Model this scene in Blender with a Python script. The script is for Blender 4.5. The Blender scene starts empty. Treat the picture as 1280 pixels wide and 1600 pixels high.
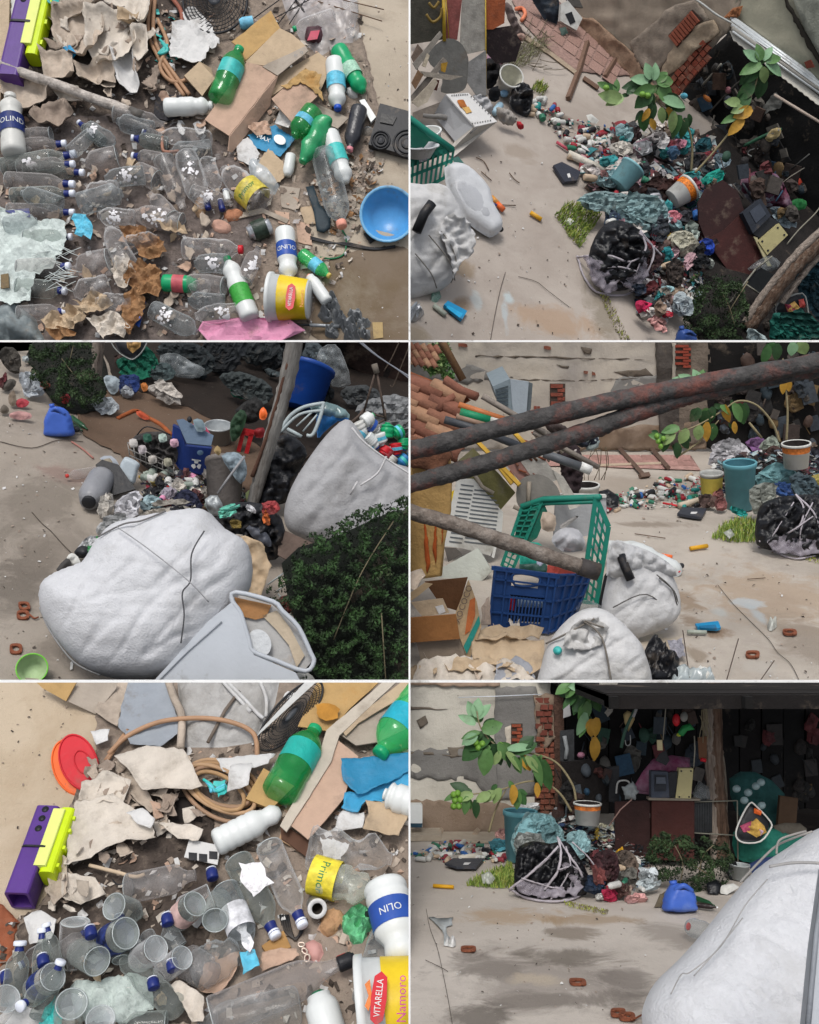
import bpy,bmesh,math,random
from mathutils import Vector,Matrix,noise
from mathutils.geometry import delaunay_2d_cdt
R=math.radians
sc=bpy.context.scene
COL=sc.collection
random.seed(7)
# -- camera, sky, sun, exposure
F=1500.0
PITCH=35.0
CAM=Vector((0,0,6))
cd=bpy.data.cameras.new('camera')
cd.sensor_fit='VERTICAL';cd.sensor_height=36;cd.lens=36*F/1600
cd.clip_start=.05;cd.clip_end=300
cam=bpy.data.objects.new('camera',cd);COL.objects.link(cam)
cam.location=CAM;cam.rotation_euler=(R(90-PITCH),0,0)
sc.camera=cam
w=bpy.data.worlds.new('World');sc.world=w;w.use_nodes=True
nt=w.node_tree;bg=nt.nodes['Background']
sky=nt.nodes.new('ShaderNodeTexSky');sky.sky_type='NISHITA';sky.sun_disc=False
SUN_EL,SUN_AZ=80.0,215.0
sky.sun_elevation=R(SUN_EL);sky.sun_rotation=R(SUN_AZ)
sky.air_density=1.0;sky.dust_density=4.0;sky.ozone_density=1.0
hs=nt.nodes.new('ShaderNodeHueSaturation');hs.inputs['Saturation'].default_value=.35
nt.links.new(sky.outputs[0],hs.inputs['Color']);nt.links.new(hs.outputs[0],bg.inputs[0])
bg.inputs[1].default_value=.15
sl=bpy.data.lights.new('sun','SUN');sl.energy=1.5;sl.angle=R(18);sl.color=(1,.965,.92)
so=bpy.data.objects.new('sun',sl);COL.objects.link(so)
sd=Vector((math.sin(R(SUN_AZ))*math.cos(R(SUN_EL)),math.cos(R(SUN_AZ))*math.cos(R(SUN_EL)),math.sin(R(SUN_EL))))
so.rotation_euler=sd.to_track_quat('Z','Y').to_euler();so.location=(0,0,30)
sc.view_settings.view_transform='Standard';sc.view_settings.look='None'
sc.view_settings.gamma=1;sc.view_settings.use_curve_mapping=False
sc.view_settings.exposure=.06
sc.render.engine='CYCLES'
sc.cycles.max_bounces=6;sc.cycles.transparent_max_bounces=12;sc.cycles.diffuse_bounces=3
RC=Matrix.Rotation(R(90-PITCH),3,'X')
# -- the six yards, each a tilted terrace with its own ground plane
from math import*
ru=random.uniform;en=enumerate;rn=range;Ve=Vector
OX=OY=0
def PQ(*a):return[(x+OX,y+OY)for x,y in zip(a[::2],a[1::2])]
def PR(*a):return[(x+OX,y+OY,z)for x,y,z in zip(a[::3],a[1::3],a[2::3])]
class Yard:
 def __init__(s,rect,roll,k,h):
  s.rect=rect;a=R(roll)
  s.m=Ve((sin(a),cos(a)));s.k=k;s.h=h
  ez=Ve((s.m.x,s.m.y,k/F)).normalized();s.nl=hypot(1,k/F)
  ex=(Ve((1,0,0))-ez*ez.x).normalized();ey=ez.cross(ex)
  s.A=RC@Matrix((ex,ey,ez)).transposed()
  s.org=CAM-s.A@Ve((0,0,h))
  s.M=Matrix.Translation(s.org)@s.A.to_4x4();s.Ai=s.A.inverted()
  s.c=((rect[0]+rect[2])/2,(rect[1]+rect[3])/2)
  s.u0=s.u(*s.c)
 def ray(s,x,y):return s.Ai@(RC@Ve((x-640,800-y,-F)))
 def g(s,x,y,z=0):
  r=s.ray(x,y);z=z*getattr(s,'u0',0)
  t=(z-s.h)/r.z
  return Ve((r.x*t,r.y*t,z))
 def u(s,x,y,z=0):
  r=s.ray(x,y);return-(s.h-z*getattr(s,'u0',0))/r.z
class Surf:
 def __init__(s,Y,p,n):s.Y=Y;s.p=p;s.n=n.normalized()
 def pt(s,x,y,d=0):
  r=s.Y.ray(x,y);c=Ve((0,0,s.Y.h))
  t=(s.p-c).dot(s.n)/r.dot(s.n)
  return c+r*t+s.n*d
def G(Y,z=0):return Surf(Y,Ve((0,0,z*Y.u0)),Ve((0,0,1)))
def T(Y,x,y,ang,z=0,yaw=0):
 a=R(ang);b=R(yaw)
 n=Matrix.Rotation(b,3,'Z')@Ve((0,-sin(a),cos(a)))
 return Surf(Y,Y.g(x,y,z),n)
def S3(Y,a,b,c):
 p,q,r=Y.g(*a),Y.g(*b),Y.g(*c)
 n=(q-p).cross(r-p)
 if n.dot(Ve((0,0,Y.h))-p)<0:n=-n
 return Surf(Y,p,n)
# -- materials
def lin(c):
 if isinstance(c,str):
  c=c.lstrip('#');c=[int(c[i:i+2],16)/255 for i in(0,2,4)]
  return tuple((v/12.92 if v<=.04045 else((v+.055)/1.055)**2.4)for v in c)
 return tuple(c)
MC={}
def m(c,r=.7,var=.18,vs=14,b=.3,bs=60,dirt=.11,dc='6b5f52',metal=0,spec=.35,ds=5,sx=(1,1,1),name='paint'):
 key=(c,r,var,vs,b,bs,dirt,dc,metal,spec,ds,sx)
 if key in MC:return MC[key]
 M=bpy.data.materials.new(name);M.use_nodes=1;n=M.node_tree;L=n.links
 B=n.nodes['Principled BSDF'];B.inputs['Roughness'].default_value=r;B.inputs['Metallic'].default_value=metal
 B.inputs['Specular IOR Level'].default_value=spec
 tc=n.nodes.new('ShaderNodeTexCoord');mp=n.nodes.new('ShaderNodeMapping');mp.inputs['Scale'].default_value=sx
 L.new(tc.outputs['Object'],mp.inputs[0])
 def nz(s,det=5,ro=.6):
  q=n.nodes.new('ShaderNodeTexNoise');q.inputs['Scale'].default_value=s;q.inputs['Detail'].default_value=det
  q.inputs['Roughness'].default_value=ro;L.new(mp.outputs[0],q.inputs['Vector']);return q
 a=nz(vs);col=lin(c)
 rp=n.nodes.new('ShaderNodeValToRGB');L.new(a.outputs[0],rp.inputs[0])
 rp.color_ramp.elements[0].position=.3;rp.color_ramp.elements[1].position=.7
 rp.color_ramp.elements[0].color=(*[v*(1-var)for v in col],1)
 rp.color_ramp.elements[1].color=(*[min(1,v*(1+var))for v in col],1)
 out=rp.outputs[0]
 if dirt:
  d=nz(ds,8,.7);r2=n.nodes.new('ShaderNodeValToRGB');L.new(d.outputs[0],r2.inputs[0])
  r2.color_ramp.elements[0].position=.62-dirt*.35;r2.color_ramp.elements[1].position=.8-dirt*.2
  mx=n.nodes.new('ShaderNodeMix');mx.data_type='RGBA';L.new(r2.outputs[0],mx.inputs[0])
  L.new(out,mx.inputs[6]);mx.inputs[7].default_value=(*lin(dc),1);out=mx.outputs[2]
 L.new(out,B.inputs['Base Color'])
 if b:
  q=nz(bs,4);bp=n.nodes.new('ShaderNodeBump');bp.inputs['Strength'].default_value=b;bp.inputs['Distance'].default_value=.01
  L.new(q.outputs[0],bp.inputs['Height']);L.new(bp.outputs[0],B.inputs['Normal'])
 MC[key]=M;return M
def clear(c='e8ecee',a=.25,key2=.9,rough=.12,name='clear_plastic'):
 key=('clear',c,a,key2,rough)
 if key in MC:return MC[key]
 M=bpy.data.materials.new(name);M.use_nodes=1;n=M.node_tree;L=n.links
 B=n.nodes['Principled BSDF'];B.inputs['Roughness'].default_value=rough;B.inputs['Base Color'].default_value=(*lin(c),1)
 B.inputs['Specular IOR Level'].default_value=.8
 tr=n.nodes.new('ShaderNodeBsdfTransparent');tr.inputs[0].default_value=(*[min(1,.55+.45*v)for v in lin(c)],1)
 lw=n.nodes.new('ShaderNodeLayerWeight');lw.inputs[0].default_value=.35
 tc=n.nodes.new('ShaderNodeTexCoord');q=n.nodes.new('ShaderNodeTexNoise');q.inputs['Scale'].default_value=9;q.inputs['Detail'].default_value=6
 L.new(tc.outputs['Object'],q.inputs['Vector'])
 mr=n.nodes.new('ShaderNodeMapRange');mr.inputs[1].default_value=.5;mr.inputs[2].default_value=.75;mr.inputs[3].default_value=a;mr.inputs[4].default_value=min(1,a+.35)
 L.new(q.outputs[0],mr.inputs[0])
 mr2=n.nodes.new('ShaderNodeMapRange');mr2.inputs[1].default_value=.25;mr2.inputs[2].default_value=.9;mr2.inputs[3].default_value=0;mr2.inputs[4].default_value=key2
 L.new(lw.outputs['Facing'],mr2.inputs[0])
 mxm=n.nodes.new('ShaderNodeMath');mxm.operation='MAXIMUM';L.new(mr.outputs[0],mxm.inputs[0]);L.new(mr2.outputs[0],mxm.inputs[1])
 ms=n.nodes.new('ShaderNodeMixShader');L.new(mxm.outputs[0],ms.inputs[0]);L.new(tr.outputs[0],ms.inputs[1]);L.new(B.outputs[0],ms.inputs[2])
 bp=n.nodes.new('ShaderNodeBump');bp.inputs['Strength'].default_value=.25;bp.inputs['Distance'].default_value=.02;L.new(q.outputs[0],bp.inputs['Height']);L.new(bp.outputs[0],B.inputs['Normal'])
 L.new(ms.outputs[0],n.nodes['Material Output'].inputs[0])
 MC[key]=M;return M
# -- object makers
CELL={}
def reg(o,Y):CELL[o.name]=Y;return o
def props(o,label=None,cat=None,group=None,kind=None):
 for k,v in(('label',label),('category',cat),('group',group),('kind',kind)):
  if v:o[k]=v
 return o
def tg(Y,name,label,cat,origin,group=None,frame=None):
 o=bpy.data.objects.new(name,None);COL.objects.link(o);o.empty_display_size=.05
 fr=frame or Matrix.Identity(3)
 o.matrix_world=Y.M@Matrix.Translation(origin)@fr.to_4x4()
 reg(o,Y);o_fr[o.name]=(Ve(origin),fr)
 return props(o,label,cat,group)
o_fr={}
def mesh(name,V,Fc,mats,smooth=1,mi=None):
 me=bpy.data.meshes.new(name);me.from_pydata([tuple(v)for v in V],[],Fc)
 for q in(mats if isinstance(mats,(list,tuple))else[mats]):me.materials.append(q)
 if mi:me.polygons.foreach_set('material_index',mi)
 me.polygons.foreach_set('use_smooth',[smooth]*len(me.polygons));me.update()
 return me
def pa_(root,name,V,Fc,mat,smooth=1,raw=0,parent=None,mi=None):

 Y=CELL[root.name]
 if not raw:
  o0,fr=o_fr[root.name];fi=fr.inverted();V=[fi@(Ve(v)-o0)for v in V]
 o=bpy.data.objects.new(name,mesh(name,V,Fc,mat,smooth,mi));COL.objects.link(o)
 o.parent=parent or root;reg(o,Y);o_fr[o.name]=o_fr[root.name]
 return o
def solo(Y,name,label,cat,V,Fc,mat,group=None,smooth=1,kind=None,origin=None,mi=None):
 o0=origin or V[0].copy()if origin is None else origin
 o=bpy.data.objects.new(name,mesh(name,[Ve(v)-o0 for v in V],Fc,mat,smooth,mi));COL.objects.link(o)
 o.matrix_world=Y.M@Matrix.Translation(o0);reg(o,Y);o_fr[o.name]=(Ve(o0),Matrix.Identity(3))
 return props(o,label,cat,group,kind)
def out(Y,root,name,label,cat,V,Fc,mat,group=None,smooth=1,kind=None,mi=None):
 if root is None:return solo(Y,name,label,cat,V,Fc,mat,group,smooth,kind,mi=mi)
 o=pa_(root,name,V,Fc,mat,smooth,mi=mi)
 if kind:o['kind']=kind
 return o
# -- shapes
def El(cx,cy,rx,ry=None,rot=0,n=18,j=0):
 ry=ry or rx;a=R(rot);P=[]
 for i in rn(n):
  t=2*pi*i/n;q=1+j*(random.random()-.5)*2
  x,y=rx*cos(t)*q,ry*sin(t)*q
  P.append((cx+x*cos(a)-y*sin(a),cy+x*sin(a)+y*cos(a)))
 return P
def smp(P,n=3):
 out_=[];N=len(P)
 for i in rn(N):
  p0,p1,p2,p3=P[i-1],P[i],P[(i+1)%N],P[(i+2)%N]
  for k in rn(n):
   t=k/n
   out_.append(tuple(.5*(2*b+(c-a)*t+(2*a-5*b+4*c-d)*t*t+(3*b-a-3*c+d)*t**3)for a,b,c,d in zip(p0,p1,p2,p3)))
 return out_
def rag(P,step,j):
 O=[];N=len(P)
 for i in rn(N):
  a,b=Ve(P[i]),Ve(P[(i+1)%N]);L_=(b-a).length;k=max(1,int(L_/step))
  for q in rn(k):
   p=a.lerp(b,q/k)
   O.append((p.x+ru(-j,j),p.y+ru(-j,j)))
 return O
def inside(P,x,y):
 c=0;N=len(P);j=N-1
 for i in rn(N):
  if(P[i][1]>y)!=(P[j][1]>y)and x<(P[j][0]-P[i][0])*(y-P[i][1])/(P[j][1]-P[i][1])+P[i][0]:c=not c
  j=i
 return c
def edged(P,x,y):
 best=1e9;N=len(P)
 for i in rn(N):
  ax,ay=P[i];bx,by=P[(i+1)%N];dx,dy=bx-ax,by-ay;L2=dx*dx+dy*dy or 1e-9
  t=max(0,min(1,((x-ax)*dx+(y-ay)*dy)/L2))
  d=(x-ax-t*dx)**2+(y-ay-t*dy)**2
  if d<best:best=d
 return sqrt(best)
def fill(P,step):
 xs=[p[0]for p in P];ys=[p[1]for p in P];pts=[Ve(p)for p in P];nb=len(P)
 y=min(ys)+step*.5;row=0
 while y<max(ys):
  x=min(xs)+(step*.5 if row%2 else step)
  while x<max(xs):
   jx,jy=x+ru(-.15,.15)*step,y+ru(-.15,.15)*step
   if inside(P,jx,jy)and edged(P,jx,jy)>step*.4:pts.append(Ve((jx,jy)))
   x+=step
  y+=step*.87;row+=1
 v,e,f,_,_,_=delaunay_2d_cdt(pts,[],[list(rn(nb))],1,1e-4)
 v=[(q.x,q.y)for q in v]
 d=[edged(P,*q)for q in v]
 return v,[list(q)for q in f],d
def fix(V,Fc,toward):
 if not Fc:return Fc
 a=Ve((0,0,0))
 for f in Fc[:40]:a+=(V[f[1]]-V[f[0]]).cross(V[f[2]]-V[f[0]])
 return Fc if a.dot(toward)>=0 else[f[::-1]for f in Fc]
def shv(S,P,th=1,crump=2,fs=30,step=6,fold=0,fa=0,fw=14,curl=0,lift=0,bend=0):

 Y=S.Y;v,f,d=fill(P,step);off=Ve((random.random()*90,random.random()*90,0))
 xs=sum(p[0]for p in P)/len(P);ys=sum(p[1]for p in P)/len(P)
 u=(S.pt(xs+1,ys)-S.pt(xs,ys)).length*.5+Y.u(xs,ys)*.5
 u=Y.u0;ca,sa=cos(R(fa)),sin(R(fa));top=[]
 ba=ru(0,pi);bc,bs_=cos(ba),sin(ba);bl=max(abs((p[0]-xs)*bc+(p[1]-ys)*bs_)for p in P)or 1
 for(x,y),e in zip(v,d):
  h=bend*(((x-xs)*bc+(y-ys)*bs_)/bl)**2+crump*(noise.noise(Ve((x/fs,y/fs,0))+off)+.5*abs(noise.noise(Ve((x/fs*2.3,y/fs*2.3,3))+off))+.35)
  if fold:
   q=(x*ca+y*sa)/fw+1.2*noise.noise(Ve((x/50,y/50,7))+off)
   h+=fold*(1-abs((q%2)-1)**.8)
  if curl:h+=curl*max(0,1-e/10)**2*(.3+noise.noise(Ve((x/25,y/25,9))+off)+.5)
  top.append(S.pt(x,y,max(0,h+lift)*u))
 n=len(top);f=fix(top,f,S.n)
 bot=[p-S.n*th*u for p in top]
 nb=len(P);Fc=f+[[i+n for i in q[::-1]]for q in f]
 cnt={}
 for q in f:
  for i in rn(len(q)):cnt[(q[i],q[(i+1)%len(q)])]=1
 for(a,b_)in list(cnt):
  if(b_,a)not in cnt:Fc.append([b_,a,a+n,b_+n])
 return top+bot,Fc
def she(S,P,mat,name='paper_sheet',label=None,cat='paper',group=None,root=None,smooth=0,rgd=0,**k):
 if rgd:P=rag(P,max(3,rgd*2.2),rgd)
 V,Fc=shv(S,P,**k)
 return out(S.Y,root,name,label,cat,V,Fc,mat,group,smooth)
def blv(S,P,H,nz=.25,fs=30,step=6,flat=0,back=.25,pw=.5,fold=0,fa=0,fw=12,lift=0,crease=0):

 Y=S.Y;v,f,d=fill(P,step);D=max(d)or 1;u=Y.u0;off=Ve((random.random()*90,random.random()*90,0))
 ca,sa=cos(R(fa)),sin(R(fa));top=[];bot=[]
 for(x,y),e in zip(v,d):
  q=min(1,e/(D*(1-flat)));b_=(1-(1-q)**2)**pw
  h=H*b_*(1+nz*2*noise.noise(Ve((x/fs,y/fs,0))+off)+nz*(.35-2.2*abs(noise.noise(Ve((x/fs*1.9,y/fs*1.9,4))+off)))+nz*.5*noise.noise(Ve((x/fs*5,y/fs*5,8))+off))
  if fold:
   w_=(x*ca+y*sa)/fw+1.5*noise.noise(Ve((x/60,y/60,7))+off)
   h+=fold*min(1,q*3)*(abs(((w_)%2)-1))*(.5+noise.noise(Ve((x/40,y/40,2))+off)+.5)
  if crease:
   for q_,(c_,s_),wd_ in((1,(ca,sa),34),(.45,(.8*ca-.6*sa,.8*sa+.6*ca),20)):
    al,ac=-x*s_+y*c_,x*c_+y*s_;nv=noise.noise(Ve((al/170,ac/wd_,11*q_))+off)
    h-=crease*q_*min(1,q*2.5)*max(0,1-abs(nv)/.13)
  top.append(S.pt(x,y,(max(0,h)+lift)*u));bot.append(S.pt(x,y,(-H*back*b_+lift)*u))
 n=len(top);f=fix(top,f,S.n);nb=len(P)
 cnt={}
 for q in f:
  for i in rn(len(q)):cnt[(q[i],q[(i+1)%len(q)])]=1
 Fc=f+[[i+n for i in q[::-1]]for q in f]
 for(a,b_)in list(cnt):
  if(b_,a)not in cnt:Fc.append([b_,a,a+n,b_+n])
 return top+bot,Fc
def blb(S,P,H,mat,name='bag',label=None,cat='bag',group=None,root=None,smooth=1,rgd=0,sm=0,**k):
 if sm:P=smp(P,sm)
 if rgd:P=rag(P,max(3,rgd*2.2),rgd)
 V,Fc=blv(S,P,H,**k)
 return out(S.Y,root,name,label,cat,V,Fc,mat,group,smooth)
def shade(c,k):
 c=c.lstrip('#');return '#'+''.join('%02x'%max(0,min(255,int(int(c[i:i+2],16)*k)))for i in(0,2,4))
def rags(S,P,H,col,name,label,cat,n=3,lift=0,back=.6,step=3,group=None,mname='cloth_fabric'):

 if not isinstance(col,str):mats=[col]
 else:mats=[m(col,.8,.2,16,.6,70,name=mname),m(shade(col,.78),.8,.2,16,.6,70,name=mname),m(shade(col,1.18),.8,.15,16,.6,70,name=mname)]
 cx,cy=sum(p[0]for p in P)/len(P),sum(p[1]for p in P)/len(P);R_=max(hypot(x-cx,y-cy)for x,y in P)
 t=tg(S.Y,name,label,cat,S.pt(cx,cy,lift*S.Y.u0),group)
 pa_(t,'body',*blv(S,rag([(cx+(x-cx)*.93,cy+(y-cy)*.93)for x,y in P],5,1.3),H*.8,nz=.75,fs=9,step=step,back=back,fold=2.5,fw=5,fa=ru(0,180),lift=lift),mats[0],0)
 for i in rn(n):
  a=ru(0,6.28);o=R_*.28;k=ru(.45,.75);ox,oy=cx+o*cos(a),cy+o*sin(a)
  Q=rag([(ox+(x-cx)*k*ru(.8,1.2),oy+(y-cy)*k*ru(.8,1.2))for x,y in P],4,1.6)
  V,Fc=shv(S,Q,th=.4,crump=5,fs=9,step=step,fold=3.5,fa=ru(0,180),fw=5,lift=lift+H*ru(.3,.6),curl=3,bend=-H*.35)
  pa_(t,'loose_fold',V,Fc,mats[(i+1)%len(mats)],0)
 return t
def clu(Y,S,area,n,where,lift=(0,16),cols=('2a2827','3a302c','2f353c','44342c','27333a','4a443f','3a4046')):  # dark cols: the dimness under the roofs is put into the colours

 xs=[p[0]for p in area];ys=[p[1]for p in area];k=0
 while k<n:
  x,y=ru(min(xs),max(xs)),ru(min(ys),max(ys))
  if not inside(area,x,y):continue
  k+=1;c=random.choice(cols);s=ru(8,21);l=ru(*lift);q=k%4;rot=ru(-25,25)
  if random.random()<.15:c=random.choice(('5a5650','27445a','5a2a2c','2c4a3c','6a5638'))
  M_=m(c,.7,.3,20,.5)
  if q==0:slb(S,[(x+(a*cos(R(rot))-b_*sin(R(rot))),y+(a*sin(R(rot))+b_*cos(R(rot))))for a,b_ in((-s*.6,-s*.8),(s*.6,-s*.8),(s*.6,s*.8),(-s*.6,s*.8))],4,M_,'stored_box','dim box '+where,'box','dim boxes '+where,lift=l)
  elif q==1:rags(S,El(x,y,s*.8,s,rot,9,.25),6,c,'stored_bag','dim bag '+where,'bag',1,l,step=4,group='dim bags '+where,mname='dim_film')
  elif q==2:
   a=R(ru(50,130));V,Fc=tbv([S.pt(x,y,l*Y.u0),S.pt(x+s*1.6*cos(a),y+s*1.6*sin(a),(l+3)*Y.u0)],ru(.8,1.8)*Y.u0,6);out(Y,None,'stored_stick','dim stick or tool '+where,'stick',V,Fc,M_,'dim sticks '+where)
  else:blb(S,El(x,y,s*.5,s*.7,rot,10,.1),5,M_,'stored_container','dim container '+where,'container','dim containers '+where,nz=.15,fs=10,step=4,lift=l)
def heap(Y,area,n,ang,z,cols,where,sz=(9,20)):
 xs=[p[0]for p in area];ys=[p[1]for p in area];k=0
 while k<n:
  x,y=ru(min(xs),max(xs)),ru(min(ys),max(ys))
  if not inside(area,x,y):continue
  k+=1;s=ru(*sz);c=random.choice(cols)
  rags(T(Y,x,y+s*.6,ang,z),El(x,y,s,s*ru(.5,.8),ru(0,180),10,.3),s*.45,c,'rag','crumpled rag or film '+where,'rag',2,group='rags '+where)
def slv(S,P,th,lift=0,bev=0):
 u=S.Y.u0;top=[S.pt(x,y,(lift+th)*u)for x,y in P];bot=[p-S.n*th*u for p in top];n=len(P)
 f=[list(rn(n))];f=fix(top,f,S.n)
 Fc=f+[[i+n for i in f[0][::-1]]];o=f[0]
 for i in rn(n):a,b_=o[i],o[(i+1)%n];Fc.append([b_,a,a+n,b_+n])
 return top+bot,Fc
def slb(S,P,th,mat,name='board',label=None,cat='board',group=None,root=None,lift=0):
 V,Fc=slv(S,P,th,lift);return out(S.Y,root,name,label,cat,V,Fc,mat,group,0)
def axframe(z,hint=Ve((0,0,1))):
 z=z.normalized();x=hint.cross(z)
 if x.length<1e-3:x=Ve((1,0,0)).cross(z)
 x.normalize();y=z.cross(x)
 return Matrix((x,y,z)).transposed()
def tbv(pts,rad,n=8,closed=0,nz=0,cap=1):
 V=[];Fc=[];N=len(pts);rads=rad if isinstance(rad,(list,tuple))else[rad]*N;pf=None
 for i,p in en(pts):
  a=pts[i-1]if(i or closed)else p;b_=pts[(i+1)%N]if(i<N-1 or closed)else p
  t=(b_-a).normalized()
  if pf is None:fr=axframe(t);pf=fr.col[0].copy()
  x=(pf-t*pf.dot(t)).normalized();y=t.cross(x);pf=x
  for k in rn(n):
   q=2*pi*k/n;rr=rads[i]*(1+nz*noise.noise(p*(1.5/max(rads))+Ve((k,0,0))))
   V.append(p+(x*cos(q)+y*sin(q))*rr)
 for i in rn(N if closed else N-1):
  for k in rn(n):
   a,b_=i*n+k,i*n+(k+1)%n;c,d=((i+1)%N)*n+(k+1)%n,((i+1)%N)*n+k
   Fc.append([a,b_,c,d])
 if cap and not closed:Fc+=[list(rn(n))[::-1],[(N-1)*n+k for k in rn(n)]]
 return V,Fc
def spl(P,n=5):
 if len(P)<3:return[Ve(p)for p in P]
 P=[Ve(p)for p in P];O=[]
 for i in rn(len(P)-1):
  p0,p1,p2,p3=P[max(0,i-1)],P[i],P[i+1],P[min(len(P)-1,i+2)]
  for k in rn(n):
   t=k/n;O.append(.5*(2*p1+(p2-p0)*t+(2*p0-5*p1+4*p2-p3)*t*t+(3*p1-p0-3*p2+p3)*t**3))
 O.append(P[-1]);return O
def rod(Y,P,r,mat,name='pipe',label=None,cat='pipe',group=None,root=None,n=8,smooth=1,curve=0,nz=0,closed=0,taper=None):

 pts=[Y.g(*p)for p in P]
 if curve:pts=spl(pts,curve)
 elif nz and len(pts)==2:pts=[pts[0].lerp(pts[1],i/16)for i in rn(17)]
 rr=r*Y.u(*P[0])
 if taper:rr=[rr*(1+(taper-1)*i/(len(pts)-1))for i in rn(len(pts))]
 V,Fc=tbv(pts,rr,n,closed,nz)
 return out(Y,root,name,label,cat,V,Fc,mat,group,smooth)
def lav(prof,n=20,crush=0,L_=1,seed=None,cap=1):

 V=[];Fc=[];off=Ve((random.random()*50,0,0))
 for z,r in prof:
  for k in rn(n):
   a=2*pi*k/n;q=1
   p=Ve((r*cos(a),r*sin(a),z))
   if crush:q=1+crush*(noise.noise(p*(1.2/L_*4)+off)*1.6-.2)
   V.append(Ve((p.x*q,p.y*q,z)))
 for i in rn(len(prof)-1):
  for k in rn(n):
   Fc.append([i*n+k,i*n+(k+1)%n,(i+1)*n+(k+1)%n,(i+1)*n+k])
 if cap:Fc+=[list(rn(n))[::-1],[(len(prof)-1)*n+k for k in rn(n)]]
 return V,Fc
PROF={'pet':PQ(0,.5,.012,.8,.04,.97,.09,1,.2,1,.26,1,.3,.95,.34,1,.45,1,.56,1,.6,.95,.64,1,.72,.95,.8,.75,.87,.48,.91,.34,.925,.4,.94,.34),'milk':PQ(0,.7,.02,.92,.06,1,.12,1,.22,.99,.3,.93,.34,1,.5,1,.58,1,.62,.9,.67,.83,.72,.86,.77,.95,.82,.88,.87,.66,.91,.4,.94,.34),'rib':PQ(0,.7,.02,.92,.06,1,.1,1,.13,.94,.16,1,.21,1,.24,.94,.27,1,.33,1,.36,.94,.39,1,.45,1,.48,.94,.51,1,.6,.97,.66,.8,.72,.68,.77,.72,.84,.75,.9,.55,.94,.36),'glass':PQ(.05,.02,.035,.5,.006,.78,0,.88,.006,.97,.02,1,.05,.985,.3,.985,.58,.985,.66,.93,.72,.78,.78,.52,.84,.38,.9,.33,.93,.33,.94,.37),'jar':PQ(0,.7,.03,.95,.1,1,.7,1,.8,.9,.86,.72,.94,.7),'tall':PQ(0,.8,.02,.97,.06,1,.4,1,.7,.97,.8,.85,.87,.5,.91,.35,.94,.35),}
def text_vf(s,size=1):
 cu=bpy.data.curves.new('t','FONT');cu.body=s;cu.size=size;cu.align_x='CENTER';cu.align_y='CENTER';cu.resolution_u=2
 ob=bpy.data.objects.new('t',cu);COL.objects.link(ob);me=ob.to_mesh()
 V=[v.co.copy()for v in me.vertices];Fc=[list(p.vertices)for p in me.polygons]
 ob.to_mesh_clear();bpy.data.objects.remove(ob);bpy.data.curves.remove(cu)
 return V,Fc
def btl(Y,cap,base,wd,z,body,capm=None,kind='pet',lab=None,labm=None,name='bottle',label=None,cat='bottle',group=None,z2=None,crush=0,txt=None,txm=None,n=20,spin=0,capr=.4,twist=None):

 z2=z if z2 is None else z2
 A=Y.g(*base,z2);B=Y.g(*cap,z);ax=B-A;L_=ax.length;r=wd/2*Y.u0*(Y.u(*base)/Y.u0)
 root=tg(Y,name,label,cat,A,group,axframe(ax))
 pr=[(t*L_,q*r)for t,q in PROF[kind]]
 V,Fc=lav(pr,n,crush,L_)
 pa_(root,'body',V,Fc,body,raw=1)
 if kind=='glass':
  V,Fc=tbv([Ve((cos(a)*r*.93,sin(a)*r*.93,.004*L_))for a in[2*pi*i/20 for i in rn(20)]],r*.035,5,1)
  pa_(root,'foot_rim',V,Fc,RIM,raw=1)
  pa_(root,'foot',*lav([(.03*L_,r*.01),(.022*L_,r*.6),(.01*L_,r*.95)],18,cap=0),clear('b9c0c2',.3,.8,.1),raw=1)
 if capm:
  c=capr*r;V,Fc=lav([(.925*L_,c*.96),(.93*L_,c),(.99*L_,c),(L_,c*.86)],14)
  pa_(root,'cap',V,Fc,capm,raw=1)
 if lab:
  t0,t1=lab;k=4
  def rad(t):
   for(a,ra),(b_,rb)in zip(PROF[kind],PROF[kind][1:]):
    if a<=t<=b_ and b_>a:return(ra+(rb-ra)*(t-a)/(b_-a))*r
   return PROF[kind][-1][1]*r
  V,Fc=lav([((t0+(t1-t0)*i/k)*L_,(max(rad(t0+(t1-t0)*i/k),r*.995)if t1<.74 else rad(t0+(t1-t0)*i/k)*1.06)*(1.015+crush*.4))for i in rn(k+1)],n,cap=0)
  pa_(root,'label',V,Fc,labm,raw=1)
  if txt:
   TV,TF=text_vf(txt,(t1-t0)*L_*.42);rr=r*(1.03+crush*.4);zc=(t0+t1)/2*L_
   # around: lettering runs round the btl; turned so that it faces the viewer
   c0=(o_fr[root.name][1].inverted()@(Ve((0,0,Y.h))-A));a0=atan2(c0.y,c0.x)+R(spin)
   sg=-1 if twist=='flip' else 1
   V=[Ve((cos(a0+sg*v.x/rr)*rr,sin(a0+sg*v.x/rr)*rr,zc+sg*v.y))for v in TV]
   pa_(root,'lettering',V,TF,txm,raw=1,smooth=0)
 return root
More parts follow.
